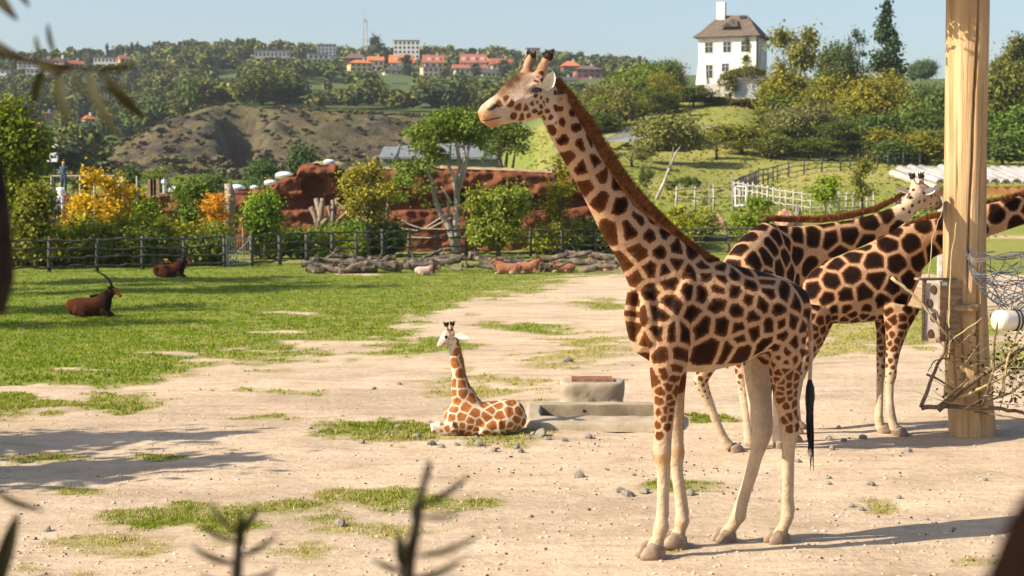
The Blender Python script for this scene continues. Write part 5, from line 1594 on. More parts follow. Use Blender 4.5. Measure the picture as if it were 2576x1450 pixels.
MID = [
    (1990, 58, 120, 246, 'open', (.16, .145, .03), 'tall loose olive tree standing right beside the white villa'),
    (1962, 168, 120, 236, 'bush', (.17, .15, .02), 'golden green tree below the villa\'s corner'),
    (2100, 100, 130, 262, 'round', (.075, .095, .035), 'grey-green rounded tree between villa and dark conifer'),
    (2150, 72, 100, 268, 'cedar', (.06, .085, .06), 'blue-grey cedar with flat layered branches'),
    (2223, 6, 92, 250, 'conifer', (.030, .065, .030), 'tall dark green conical conifer'),
    (2060, 185, 150, 228, 'bush', (.17, .155, .022), 'olive gold tree in front of the cedar'),
    (2205, 178, 250, 216, 'bush', (.185, .155, .018), 'broad golden autumn tree below the conifer'),
    (2295, 250, 180, 206, 'bush', (.085, .115, .022), 'dense green tree beside the broad golden one'),
    (2185, 290, 170, 196, 'bush', (.055, .085, .02), 'dark green shrub mass under the golden tree'),
    (2010, 272, 190, 200, 'wispy', (.13, .12, .05), 'feathery grey-olive willow above the corral fence'),
    (1862, 300, 150, 192, 'bush', (.15, .14, .022), 'olive bush mass above the lawn, left of the willow'),
    (1935, 330, 100, 188, 'bush', (.11, .115, .03), 'low olive bush between willow and bush mass'),
    (1690, 308, 170, 178, 'wispy', (.14, .135, .045), 'thin wispy tree in front of the sports court net'),
    (1590, 365, 110, 170, 'wispy', (.13, .13, .045), 'small bare-branched tree on the lawn slope'),
    (1575, 165, 200, 262, 'bush', (.105, .135, .018), 'bright green broad tree left of the villa'),
    (1640, 160, 110, 275, 'round', (.075, .125, .025), 'mid green tree behind the bright broad one'),
    (1490, 225, 90, 262, 'round', (.11, .12, .035), 'olive tree beside the giraffe\'s mane'),
    (1545, 222, 130, 250, 'wispy', (.12, .11, .045), 'brownish wispy bush below the broad green tree'),
    (1695, 150, 66, 300, 'round', (.16, .145, .045), 'pale yellowish tree behind the villa terrace'),
    (1664, 238, 84, 245, 'bush', (.10, .20, .03), 'vivid light green bush on the slope under the villa'),
    (1742, 215, 100, 240, 'round', (.10, .105, .03), 'dark olive fruit tree below the villa wall'),
    (1800, 245, 90, 243, 'bush', (.15, .14, .02), 'yellow-green bush at the foot of the villa garden'),
    (1870, 262, 100, 240, 'bush', (.16, .12, .02), 'rusty green bush below the garage'),
    (1950, 245, 90, 238, 'bush', (.05, .07, .03), 'dark evergreen bush right of the garage'),
    (1772, 206, 64, 247, 'bush', (.13, .125, .03), 'olive bush hiding the foot of the villa buttress'),
    (1826, 226, 56, 246, 'bush', (.12, .105, .03), 'brownish creeper bush on the villa garden wall'),
    (2540, 84, 130, 236, 'open', (.13, .13, .04), 'loose-crowned tree right of the pole against the sky'),
    (2505, 150, 130, 222, 'bush', (.11, .115, .025), 'olive green tree right of the pole'),
    (2565, 255, 150, 200, 'bush', (.085, .125, .02), 'green tree above the shelter roof'),
    (2520, 330, 130, 188, 'bush', (.08, .11, .025), 'dark bush just above the shelter roof'),
    (2352, 185, 110, 240, 'bush', (.075, .10, .025), 'dark green tree touching the pole\'s left edge'),
    (2330, 320, 110, 190, 'wispy', (.12, .125, .04), 'pale green willow bush at the pole\'s left edge'),
    (2420, 250, 150, 215, 'bush', (.09, .11, .025), 'green tree hidden behind the pole'),
    (2310, 152, 80, 420, 'round', (.07, .10, .055), 'hazy blue-green wood far behind the conifer'),
    (2110, 300, 120, 205, 'bush', (.12, .13, .02), 'yellow-green shrub between willow and golden tree'),
    (2260, 350, 120, 186, 'bush', (.07, .10, .025), 'green shrub just behind the upper corral fence'),
    (1800, 330, 110, 186, 'wispy', (.15, .14, .03), 'yellowish bush beside the sports court corner'),
    (760, 358, 80, 150, 'round', (.045, .07, .03), 'dark evergreen tree behind the red rock house'),
    (660, 398, 76, 145, 'round', (.055, .09, .03), 'green tree left of the red rock house'),
    (530, 432, 90, 160, 'round', (.09, .12, .03), 'olive tree at the foot of the quarry hill'),
    (400, 410, 150, 170, 'wispy', (.13, .15, .03), 'wide pale green willow below the quarry hill'),
    (320, 415, 70, 150, 'round', (.06, .09, .03), 'dark tree behind the golden tree'),
    (700, 420, 60, 140, 'bush', (.15, .12, .04), 'brownish shrub above the skylight domes'),
    (840, 390, 90, 150, 'wispy', (.16, .14, .05), 'thin tan bush on the quarry\'s foot'),
    (600, 445, 70, 170, 'bush', (.06, .09, .03), 'dark shrub below the quarry cleft'),
    (470, 440, 60, 150, 'bush', (.10, .13, .03), 'green shrub left of the cleft'),
    (210, 430, 60, 120, 'round', (.05, .08, .025), 'dark tree beside the viewing deck'),
]
for m in MID:
    if m[4] == 'conifer': continue
    c_ = m[5]
    mid_tree(*m[:5], (c_[0] * 1.2, c_[1] * 1.28, c_[2] * 1.0), m[6])
m = MID[4]
b = GP(m[0], m[3]); H = P(m[0], m[1], m[3]).z - b.z
place_tree(tree_meshes('conifer', H, M(m[2], m[3]) * 1.25, .55, 900, 9, 888, crad=.5), b, (1, 1, 1), (.045, .09, .04), m[6])
for k in range(84):
    px = rnd.uniform(1940, 2600) if k < 62 else rnd.uniform(1480, 1900)
    d = rnd.uniform(186, 250) if k < 62 else rnd.uniform(215, 250)
    if 1700 < px < 1950 and d > 200: continue
    g_ = GP(px, d); y0 = YH - (g_.z - CAMH) * F / d
    ci = rnd.randint(0, 3)
    mid_tree(px, y0 - rnd.uniform(45, 110), rnd.uniform(70, 140), d, rnd.choice(['bush', 'bush', 'wispy']), [(.21, .19, .018), (.13, .165, .016), (.16, .155, .04), (.08, .11, .016)][ci],
             ('yellowish', 'mid green', 'greyish olive', 'dark green')[ci] + (' bush massed on the hillside above the corral fences' if px > 1900 else ' bush scattered on the slope left of the villa'), 'hillside bushes', 'shrub')
# young trees planted on the lawn
for px, top, d, lb in ((1690, 455, 128, 'slim young tree with a watering bag, first in the row on the lawn'), (1722, 445, 134, 'slim young tree, middle of the row on the lawn'), (1745, 460, 136, 'slim young tree, last of the row on the lawn'), (1625, 420, 122, 'bare thin sapling on the lawn by the leaning trunk')):
    o = mid_tree(px, top, 34, d, 'open', (.09, .12, .03), lb, None, 'sapling')
for px, top, w, d, col, lb in ((2075, 445, 70, 100, (.20, .27, .015), 'bright lime green young tree before the pale corral fence'), (2168, 400, 44, 100, (.17, .17, .03), 'narrow yellowish young tree before the pale corral fence'), (1912, 505, 66, 97, (.16, .22, .02), 'light green bush at the left end of the pale corral fence')):
    b = GP(px, d); H = P(px, top, d).z - b.z; W = M(w, d)
    place_tree(tree_meshes('open' if w < 68 or w > 69 else 'bush', H, W, .15, 170, 9, int(px)), b, (1, 1, 1), col, lb)
b = GP(1650, 120)
r = empty('leaning_trunk', b, 'pale bare leaning tree trunk on the lawn slope', 'tree trunk')
MB().tube([b, P(1668, 465, 120), P(1685, 420, 121), P(1700, 385, 122), P(1712, 368, 122)], [.14, .11, .09, .06, .03], 7).build('trunk', PALEBARK, r, True)
MB().tube([P(1680, 430, 121), P(1690, 395, 120.5), P(1694, 370, 120)], [.06, .04, .02], 6).build('branch', PALEBARK, r, True)

# ------------------------------------------------------------------ quarry hill bushes, far woods
FTIN, nt, bs, out = new_mat('wood_foliage')
A = nt.nodes.new('ShaderNodeAttribute'); A.attribute_name = 'tint'
ge = nt.nodes.new('ShaderNodeNewGeometry')
nt.links.new(mixc(nt, 1.0, A.outputs['Color'], ramp(nt, ge.outputs['Random Per Island'], [(0.0, .8), (1.0, 1.2)]), 'MULTIPLY'), bs.inputs['Base Color'])
bs.inputs['Roughness'].default_value = .8; bs.inputs['Specular IOR Level'].default_value = .15

# ------------------------------------------------------------------ houses on the far ridge
TOWN = []      # photo boxes of buildings: trees are kept from covering them
WALLC = {'w': (.62, .60, .55), 'c': (.62, .50, .34), 'y': (.62, .43, .17), 't': (.45, .34, .25), 'g': (.33, .34, .34), 'd': (.12, .10, .09), 'r': (.30, .13, .09)}
ROOFC = {'o': (.48, .155, .05), 'r': (.30, .10, .06), 'b': (.14, .085, .065), 'g': (.16, .17, .18), 'd': (.07, .065, .065)}
def house(label, px, base, w, h, d, wall, roof, rtype='gable', rh=.6, rot=.35, cols=3, rows=2, dorm=0, chimney=True, depth=None, group=None):
    """w, h: wall width and height in photo pixels"""
    W = M(w, d); Hh = M(h, d); D = depth or W * .75
    c = P(px, base, d)
    loc = Vector((c.x, d, c.z))
    TOWN.append((px - w / 2 - 3, px + w / 2 + 3, base - h, base - 1, d))
    root = empty('house' if rtype != 'flat' else 'building', loc, label, 'house' if rtype != 'flat' else 'building', group, local=True)
    root.rotation_euler = (0, 0, rot)
    wc = WALLC[wall]; rc = ROOFC.get(roof, (.3, .3, .3))
    o = MB().box((0, 0, Hh / 2 - 3), (W, D, Hh + 6)).build('wall', OBJCOL, root); o.color = (*wc, 1)
    ov = .08 * W
    if rtype == 'gable':
        a, b, t = W / 2 + ov, D / 2 + ov, rh * W * .6
        vs = [(-a, -b, Hh - .1), (a, -b, Hh - .1), (a, b, Hh - .1), (-a, b, Hh - .1), (-a, 0, Hh + t), (a, 0, Hh + t)]
        fs = [(0, 1, 5, 4), (2, 3, 4, 5), (0, 4, 3), (1, 2, 5), (3, 2, 1, 0)]
    elif rtype == 'hip':
        a, b, t = W / 2 + ov, D / 2 + ov, rh * W * .55
        vs = [(-a, -b, Hh - .1), (a, -b, Hh - .1), (a, b, Hh - .1), (-a, b, Hh - .1), (-a * .35, 0, Hh + t), (a * .35, 0, Hh + t)]
        fs = [(0, 1, 5, 4), (2, 3, 4, 5), (0, 4, 3), (1, 2, 5), (3, 2, 1, 0)]
    elif rtype == 'cross':      # gable towards the camera
        a, b, t = W / 2 + ov, D / 2 + ov, rh * W * .6
        vs = [(-a, -b, Hh - .1), (a, -b, Hh - .1), (a, b, Hh - .1), (-a, b, Hh - .1), (0, -b, Hh + t), (0, b, Hh + t)]
        fs = [(0, 4, 5, 3), (1, 2, 5, 4), (0, 1, 4), (2, 3, 5), (3, 2, 1, 0)]
    else:
        a, b, t = W / 2 + .2, D / 2 + .2, .5
        vs = [(-a, -b, Hh), (a, -b, Hh), (a, b, Hh), (-a, b, Hh), (-a, -b, Hh + t), (a, -b, Hh + t), (a, b, Hh + t), (-a, b, Hh + t)]
        fs = [(3, 2, 1, 0), (4, 5, 6, 7), (0, 1, 5, 4), (1, 2, 6, 5), (2, 3, 7, 6), (3, 0, 4, 7)]
    ro = MB().add(vs, fs).build('roof', OBJCOL, root); ro.color = (*rc, 1)
    if chimney and rtype != 'flat':
        k = MB().box((W * .2, 0, Hh + t), (.9, .9, 1.8)).build('chimney', OBJCOL, ro); k.color = (.5, .42, .36, 1)
    for j in range(dorm):
        x = (j - (dorm - 1) / 2) * W * .42
        k = MB().box((x, -D * .28, Hh + t * .38), (W * .18, D * .3, t * .5)).build('dormer', OBJCOL, ro); k.color = (.6, .56, .5, 1)
    for r_ in range(rows):
        for k in range(cols):
            x = (k - (cols - 1) / 2) * W / cols; z = Hh * (r_ + .52) / rows
            ww, wh = min(1.5, W / cols * .5), min(1.6, Hh / rows * .55)
            f = MB().box((x, -D / 2 - .03, z), (ww, .1, wh)).build('window', GLASSDARK, root)
        x = W / 2
        MB().box((x + .03, -D * .2, z), (.1, ww, wh)).build('window', GLASSDARK, root)
        MB().box((-x - .03, -D * .2, z), (.1, ww, wh)).build('window', GLASSDARK, root)
    return root
T = 790
house('white villa with brown hipped roof at the wood\'s far edge on the ridge', 68, 172, 46, 14, 830, 'w', 'b', 'hip', .5, .3, 4, 2)
house('white house under a dark grey roof beside the brown-roofed ridge villa', 112, 172, 42, 12, 828, 'w', 'd', 'hip', .55, .2, 4, 2)
house('cream gabled house with a red-brown side roof on the ridge', 152, 172, 36, 16, 822, 'c', 'b', 'cross', .55, -.3, 3, 2)
house('low tan house with red roof beside the cream gabled house', 190, 172, 34, 10, 824, 't', 'r', 'gable', .5, .5, 3, 1)
house('long flat-roofed white building among the ridge conifers', 272, 160, 64, 11, 835, 'w', 'g', 'flat', .2, .1, 7, 1)
house('small yellow house with a red roof next to the long flat white building', 312, 160, 24, 12, 825, 'y', 'r', 'gable', .6, .5, 2, 1)
house('small white shed low on the wooded slope under the ridge villas', 14, 186, 24, 6, 800, 'w', 'g', 'flat', .2, .1, 2, 1)
house('white garage row below the dark grey roofed house', 82, 186, 32, 8, 800, 'w', 'g', 'flat', .2, .2, 3, 1)
house('brown timber house below the cream gabled house', 150, 188, 48, 8, 800, 't', 'r', 'hip', .5, .2, 4, 1)
house('house with a large orange roof deep in the wooded valley', 224, 306, 28, 7, 560, 't', 'o', 'hip', .6, .6, 2, 1)
house('pale pink house half hidden in the valley trees', 122, 300, 16, 12, 560, 't', 'r', 'gable', .6, .4, 2, 2)
house('small cream house with a red roof low in the valley trees', 92, 318, 20, 6, 540, 'c', 'o', 'gable', .6, .3, 2, 1)
house('white terraced retaining block on the wooded slope', 575, 198, 34, 8, 730, 'w', 'g', 'flat', .2, .25, 4, 1)
house('long low grey-blue office with ribbon windows on the ridge', 686, 148, 88, 16, 870, 'g', 'g', 'flat', .2, .1, 9, 1)
house('grey flat-topped tower block behind the low grey house', 822, 145, 46, 30, 880, 'g', 'g', 'flat', .2, .1, 5, 4)
house('low grey flat-roofed house in front of the tower block', 800, 152, 50, 13, 850, 'g', 'g', 'flat', .2, .15, 4, 1)
house('dark brown mansard-roofed house near the lattice mast', 893, 164, 52, 16, 830, 'd', 'b', 'hip', .45, .1, 5, 2)
house('yellow house with an orange roof below the mansard house', 905, 182, 56, 22, 800, 'y', 'o', 'hip', .28, .3, 4, 2)
house('orange-roofed house right behind the yellow house', 945, 168, 36, 15, 815, 'c', 'o', 'gable', .5, .2, 3, 1)
house('broad white office block with dark window bands on the skyline', 1023, 150, 64, 44, 900, 'w', 'g', 'flat', .2, .05, 6, 4)
house('orange-red roofed house with white dormers below the office block', 1010, 172, 54, 12, 815, 'c', 'o', 'gable', .65, .15, 4, 1, 2)
house('cream house with a dark slate hipped roof below the dormer house', 994, 200, 60, 21, 770, 'c', 'd', 'hip', .42, .2, 4, 2)
house('red-roofed house with arched dormer right of the tall poplar', 1090, 172, 48, 13, 815, 'w', 'r', 'gable', .7, .1, 3, 1, 2)
house('cream block house with a flat terrace right of the tall poplar', 1086, 196, 52, 24, 775, 'c', 'o', 'flat', .3, .25, 4, 2)
house('red house with two white dormers in the middle of the terrace row', 1190, 172, 56, 12, 815, 'w', 'r', 'gable', .7, .1, 4, 1, 3)
house('white terrace row with red eaves below the dormer house', 1180, 190, 74, 16, 790, 'w', 'r', 'gable', .25, .1, 6, 1)
house('house with a bright orange hipped roof near the giraffe\'s forehead', 1212, 166, 44, 10, 830, 't', 'o', 'hip', .6, .1, 3, 1)
house('brown-roofed house with balcony next to the bright orange roof', 1262, 178, 52, 15, 805, 't', 'r', 'gable', .5, .15, 4, 1)
house('long white low house among the poplars', 1240, 196, 56, 11, 780, 'w', 'd', 'gable', .3, .1, 5, 1)
house('white flat pavilion among the trees under the slate-roofed house', 1003, 225, 40, 12, 690, 'w', 'g', 'flat', .2, .2, 3, 1)
house('small white flat hut on the slope left of the pavilion', 795, 228, 20, 5, 680, 'w', 'g', 'flat', .2, .1, 2, 1)
house('second tiny white hut beside the flat hut', 854, 226, 18, 5, 680, 'w', 'g', 'flat', .2, .1, 2, 1)
house('tan flat-roofed block on the skyline behind the giraffe horns', 1340, 138, 34, 14, 900, 't', 'g', 'flat', .2, .1, 3, 2)
house('orange-roofed house just behind the giraffe\'s ear', 1434, 180, 42, 13, 800, 'r', 'o', 'hip', .55, .15, 3, 1)
house('wide red-brown house with a low hipped roof behind the giraffe\'s neck', 1476, 198, 62, 22, 780, 'r', 'b', 'hip', .3, .15, 4, 2)
house('low grey-roofed house below the wide red-brown house', 1420, 212, 46, 9, 760, 'w', 'd', 'gable', .35, .1, 3, 1)
house('plain white wall house at the neck\'s edge', 1480, 212, 30, 9, 765, 'w', 'b', 'gable', .3, .1, 2, 1)

def mast():
    d = 880
    b = P(919, 150, d)
    root = empty('radio_mast', b, 'slender steel lattice radio mast with a thin antenna on the ridge', 'radio mast')
    MST = mat_plain('mast_steel', (.42, .42, .44), .5, .4, .3)
    w = M(9, d) / 2
    zt = P(919, 50, d).z; z0 = b.z - 6
    for sx in (-1, 1):
        for sy in (-1, 1):
            MB().tube([Vector((b.x + sx * w * 1.15, d + sy * w * 1.15, z0)), Vector((b.x + sx * w * .85, d + sy * w * .85, zt))], .17, 5).build('leg', MST, root)
    n = 13
    for k in range(n):
        za, zb = z0 + (zt - z0) * k / n, z0 + (zt - z0) * (k + 1) / n
        mb = MB()
        for sy in (-1, 1):
            mb.tube([Vector((b.x - w, d + sy * w, za)), Vector((b.x + w, d + sy * w, zb))], .1, 4).tube([Vector((b.x + w, d + sy * w, za)), Vector((b.x - w, d + sy * w, zb))], .1, 4)
        mb.build('lattice_brace', MST, root)
    MB().box((b.x, d, zt), (w * 2.2, w * 2.2, .4)).build('platform', MST, root)
    MB().tube([Vector((b.x - w * .5, d, zt)), Vector((b.x - w * .5, d, P(919, 18, d).z))], [.2, .06], 5).build('antenna', MST, root)
mast()

# ------------------------------------------------------------------ far woods
def blocked(px, top, wpx, d):
    for a, b, t, bb, hd in TOWN:
        if d < hd + 5 and a < px + wpx / 2 and px - wpx / 2 < b and top < bb - 1.5: return True
    return False
WOODC = [(.075, .10, .02), (.095, .115, .022), (.13, .135, .03), (.05, .075, .025), (.155, .15, .035), (.105, .11, .04), (.085, .125, .018)]
FARP = {}
for i, k in enumerate(('round', 'round', 'conifer', 'poplar', 'round')):
    rng = np.random.default_rng(300 + i)
    bl = blobs_for(k, 1.0, .8 if k == 'round' else (.4 if k == 'conifer' else .28), rng)
    q = crown_quads(bl, 80, 8, .085 if k == 'round' else .055, .07, rng, core=.3)
    FARP[i] = (quads_mesh('far_crown', q, FARLEAF), q)
rnd = random.Random(99)
def far_tree(px, top, wpx, d, pid, col, label, group, name='tree'):
    b = GP(px, d)
    H = max(3, P(px, top, d).z - b.z)
    W = M(wpx, d) / {2: .4, 3: .28}.get(pid, .8)
    o = link(name, FARP[pid][0])
    o.location = b; o.scale = (W, W, H); o.rotation_euler = (0, 0, rnd.uniform(0, 6))
    o.color = (*col, 1)
    return tag(o, label, 'tree', group)
# the ones that stand out
for px, top, w, d in ((1025, 138, 34, 760), (1197, 158, 26, 750), (1268, 150, 34, 745), (1160, 190, 28, 740), (1300, 140, 26, 760), (1120, 180, 26, 745)):
    far_tree(px, top, w, d, 3, (.075, .09, .035), 'slim poplar rising among the red-roofed houses', 'poplars by the houses', 'poplar')
far_tree(944, 82, 42, 860, 0, (.045, .075, .028), 'single tall round tree beside the lattice mast', None)
for px, top, w in ((232, 118, 14), (276, 108, 18), (300, 115, 18), (315, 118, 16), (338, 105, 16), (352, 104, 16), (380, 112, 16), (408, 118, 15), (195, 122, 16), (210, 124, 14), (330, 116, 18), (362, 120, 16), (392, 122, 14), (120, 145, 8), (98, 150, 8), (618, 108, 16), (598, 112, 14)):
    far_tree(px, top, w, 845, 2, (.035, .06, .04), 'dark conifer in the row along the ridge', 'ridge conifers', 'conifer')
cnt = 0
for k in range(4000):
    if cnt >= 215: break
    px = rnd.uniform(-40, 1500)
    d = rnd.choice([rnd.uniform(445, 560), rnd.uniform(445, 640), rnd.uniform(640, 800)]) if px > 330 else rnd.uniform(300, 640)
    g = GP(px, d)
    h = rnd.uniform(7, 12)
    w = rnd.uniform(6.5, 11)
    py0 = YH - (g.z - CAMH) * F / d
    top = py0 - h * F / d
    if px > 225 and d < 446: continue
    if blocked(px, top, w * F / d, d): continue
    ci = rnd.randint(0, 6)
    far_tree(px, top, w * F / d, d, rnd.choice([0, 0, 1, 1, 4, 4]), WOODC[ci], ('large ' if h > 9.5 else 'small ') + ('deep green', 'green', 'olive', 'dark blue-green', 'yellow-olive', 'grey-green', 'fresh green')[ci] + ' broadleaf tree ' +
             ('in the valley left of the quarry hill' if px <= 330 else 'in the wood just above the quarry hill' if d < 600 else 'in the wood below the ridge houses'), 'trees of the far woods')
    cnt += 1
# ridge line crowns
for k in range(46):
    px = 60 + k * 33 + rnd.uniform(-12, 12)
    d = rnd.uniform(845, 900)
    top = float(np.interp(px, [0, 200, 430, 560, 640, 700, 780, 850, 960, 1100, 1250, 1500], [160, 140, 118, 115, 118, 140, 145, 128, 128, 120, 128, 150])) + rnd.uniform(-6, 12)
    w = rnd.uniform(26, 44)
    if blocked(px, top, w, d): continue
    far_tree(px, top, w, d, rnd.choice([0, 1, 4]), rnd.choice(WOODC), 'rounded tree standing on the skyline of the far ridge', 'skyline trees')
# the wood itself
Q, TI = [], []
n = 0
for k in range(14000):
    if n >= 2600: break
    px = rnd.uniform(-420, 1620)
    d = 400 + 560 * rnd.random() ** .8
    if px < 330 and rnd.random() < .4: d = rnd.uniform(230, 450)
    if 225 < px < 1320 and d < 446: continue
    x = (px - CX) * d / F
    z = terrain(x, d)
    h = rnd.uniform(5, 10); w = rnd.uniform(5, 9.5)
    top = YH - (z + h - CAMH) * F / d
    while h > 2.5 and blocked(px, top, w * F / d, d):
        h *= .75; w *= .85; top = YH - (z + h - CAMH) * F / d
    if h <= 2.5: continue
    q = FARP[rnd.choice([0, 1, 4])][1]
    sub = q[rnd.randint(0, 3)::7] if d > 560 else q[rnd.randint(0, 1)::3]
    cen = sub.mean(1, keepdims=True)
    sub = cen + (sub - cen) * (2.2 if d > 560 else 1.5)
    a = rnd.uniform(0, 6.283); ca, sa = math.cos(a), math.sin(a)
    v = np.empty_like(sub)
    v[..., 0] = (sub[..., 0] * ca - sub[..., 1] * sa) * w * 1.25 + x
    v[..., 1] = (sub[..., 0] * sa + sub[..., 1] * ca) * w * 1.25 + d
    v[..., 2] = sub[..., 2] * h + z
    Q.append(v)
    c = np.array(rnd.choice(WOODC)) * rnd.uniform(.75, 1.3)
    TI.append(np.tile(np.append(c, 1), (v.shape[0] * 4, 1)))
    n += 1
# low scrub on the quarry hill
for k in range(1300):
    px = rnd.uniform(260, 1300); d = rnd.uniform(322, 440)
    if d < 395 and rnd.random() < .35: continue
    x = (px - CX) * d / F
    z = terrain(x, d)
    h = rnd.uniform(.4, 1.4) ; w = h * rnd.uniform(1.2, 2)
    if d < 338: h *= 2.4; w *= 2.2
    sub = FARP[0][1][rnd.randint(0, 3)::11]
    cen = sub.mean(1, keepdims=True); sub = cen + (sub - cen) * 2.2
    v = np.empty_like(sub)
    v[..., 0] = sub[..., 0] * w * 1.2 + x; v[..., 1] = sub[..., 1] * w * 1.2 + d; v[..., 2] = (sub[..., 2] - .2) * h + z
    Q.append(v)
    c = np.array(rnd.choice([(.085, .085, .03), (.12, .10, .045), (.06, .07, .03), (.15, .12, .05)])) * rnd.uniform(.8, 1.2)
    TI.append(np.tile(np.append(c, 1), (v.shape[0] * 4, 1)))
me = quads_mesh('woods', np.concatenate(Q), FTIN)
at = me.color_attributes.new('tint', 'FLOAT_COLOR', 'POINT')
at.data.foreach_set('color', np.concatenate(TI).astype(np.float32).reshape(-1))
tag(link('far_woods', me), 'mixed woodland and scrub covering the far hillside and quarry hill', None, None, 'stuff')
# tall grass and scrub on the right-hand slope
Q = []
rng = np.random.default_rng(8)
n = 9000
for k in range(n):
    px = rnd.uniform(1330, 2700); d = 92 + 190 * rnd.random() ** .9
    x = (px - CX) * d / F
    z = gz(x, d) if k % 1 == 0 else 0
    h = rnd.uniform(.05, .2); w = rnd.uniform(.15, .4)
    for j in range(2):
        a = rnd.uniform(0, 3.14)
        Q.append([(x - w * math.cos(a), d - w * math.sin(a), z - .05), (x + w * math.cos(a), d + w * math.sin(a), z - .05), (x + rnd.uniform(-.2, .2), d + rnd.uniform(-.2, .2), z + h)])
o = tag(link('slope_grass', quads_mesh('slope_grass', np.array(Q), LEAF)), 'uneven long grass on the slope below the villa', None, None, 'stuff')
o.color = (.20, .225, .028, 1)

# ------------------------------------------------------------------ villa
def villa():
    d = 252.0
    W, D = 8.6, 7.8
    ph = math.radians(-20)
    c = P(1850, 213, d)
    z0 = c.z - 1.0
    root = empty('villa', Vector((c.x, d + 3, z0)), 'white two-storey villa with steep brown bell-cast roof on the hill', 'villa', local=True)
    root.rotation_euler = (0, 0, ph)
    PL = mat_noise('white_plaster', (.70, .66, .58), (.80, .76, .68), .9, .9, c3=(.66, .60, .52))
    RF = mat_noise('brown_shingle', (.09, .07, .055), (.17, .135, .105), 2.5, .9, .5, stretch=(1, 1, 3), c3=(.12, .08, .06))
    FR = mat_plain('stone_trim', (.62, .57, .50), .85)
    eave = P(1833, 92, d).z - z0
    top = P(1833, 32, d).z - z0
    wl = MB()
    wl.box((0, 0, eave / 2 - 2), (W, D, eave + 4))
    wl.build('wall', PL, root)
    # battered buttress on the left corner
    MB().add([(-W / 2 - .6, -D / 2 - .9, -2), (-W / 2 + 1.6, -D / 2 - .9, -2), (-W / 2 + 1.6, -D / 2 + 1.5, -2), (-W / 2 - .6, -D / 2 + 1.5, -2), (-W / 2 + .0, -D / 2 - .02, 4.2), (-W / 2 + 1.1, -D / 2 - .02, 4.2), (-W / 2 + 1.1, -D / 2 + .6, 4.2), (-W / 2 - .0, -D / 2 + .6, 4.2)],
             [(3, 2, 1, 0), (4, 5, 6, 7), (0, 1, 5, 4), (1, 2, 6, 5), (2, 3, 7, 6), (3, 0, 4, 7)]).build('buttress', PL, root)
    rh = top - eave
    vs, fs = [], []
    lev = [(1.0, 0, .55), (.93, .10, .0), (.84, .24, 0), (.74, .42, 0), (.62, .64, 0), (.50, .84, 0), (.41, 1.0, 0)]
    for s, t, _ in lev:
        ax = (W / 2 + .75) * s + 0.0; ay = (D / 2 + .75) * (s if s > .9 else max(.02, (s - .41) / .59 * .98))
        vs += [(-ax, -ay, eave + rh * t - .1), (ax, -ay, eave + rh * t - .1), (ax, ay, eave + rh * t - .1), (-ax, ay, eave + rh * t - .1)]
    for k in range(len(lev) - 1):
        for i in range(4):
            a, b = k * 4 + i, k * 4 + (i + 1) % 4
            fs.append((a, b, b + 4, a + 4))
    n = (len(lev) - 1) * 4
    fs += [(n, n + 1, n + 2, n + 3), (3, 2, 1, 0)]
    rf = MB().add(vs, fs).build('roof', RF, root)
    ch = MB().box((-W * .20, -.3, top + .55), (1.25, 1.1, 2.6)).build('chimney', PL, rf)
    MB().box((W * .18, -.7, top - .45), (.8, .5, .35)).build('skylight', GLASSDARK, rf)
    # eyebrow dormer
    e = MB()
    pr = [(-1.5, 0), (-1.0, .18), (-.6, .5), (-.2, .7), (.2, .7), (.6, .5), (1.0, .18), (1.5, 0)]
    zb = eave + rh * .40; yb = -D / 2 * .80
    a = [(x, yb - .35, zb + z) for x, z in pr]; b_ = [(x * .6, yb + 1.6, zb + z * .3 + 1.25) for x, z in pr]
    e.add(a + b_, [(i, i + 1, i + 9, i + 8) for i in range(7)] + [tuple(range(8))])
    em = e.build('eyebrow_dormer', RF, rf)
    MB().add([(x * .55, yb - .37, zb + .04 + z * .7) for x, z in pr], [tuple(range(8))]).build('pane', GLASSDARK, em)
    def win(x, z, w, h, nm='window'):
        f = MB()
        y = -D / 2 - .04
        for sx in (-1, 1): f.box((x + sx * (w / 2 + .08), y + .02, z), (.16, .06, h + .32))
        for sz in (-1, 1): f.box((x, y + .015, z + sz * (h / 2 + .08)), (w - .01, .06, .16))
        fr = f.build(nm, FR, root)
        MB().box((x, -D / 2 - .01, z), (w, .06, h)).build('pane', GLASSDARK, fr)
        g = MB()
        g.box((x, -D / 2 - .06, z), (.07, .05, h)).box((x, -D / 2 - .065, z + h * .12), (w, .05, .06))
        g.build('glazing_bar', mat_plain('bar_paint', (.4, .4, .38), .6), fr)
    s = d / F
    for px in (1795, 1840, 1884):
        win((px - 1840) * s / .97, P(0, 120, d).z - z0, 1.15, 1.5)
    win((1795 - 1840) * s / .97, P(0, 180, d).z - z0, 1.15, 1.9, 'door')
    win((1836 - 1840) * s / .97, P(0, 171, d).z - z0, 1.05, 1.15)
    MB().tube([(W / 2 + .06, -D / 2 + .4, 0), (W / 2 + .06, -D / 2 + .4, eave)], .09, 6).build('drainpipe', BLACKHAIR, root)
    for z in (2.4, 5.2):
        MB().box((W / 2 + .03, 0, z), (.06, 1.1, 1.5)).build('window', GLASSDARK, root)
    # garage wing
    g = empty('garage', Vector((P(1882, 243, 243).x, 243, P(1882, 246, 243).z)), 'low ivy-covered garage with a pale grey door below the villa', 'garage', local=True)
    g.rotation_euler = (0, 0, ph * .6)
    gw, gd, gh = 4.6, 4.5, 2.5
    MB().box((0, gd / 2, gh / 2 - .5), (gw, gd, gh + 1)).build('wall', PL, g)
    o = MB().box((0, -.03, 1.12), (3.7, .06, 2.1)).build('door', OBJCOL, g); o.color = (.36, .39, .43, 1)
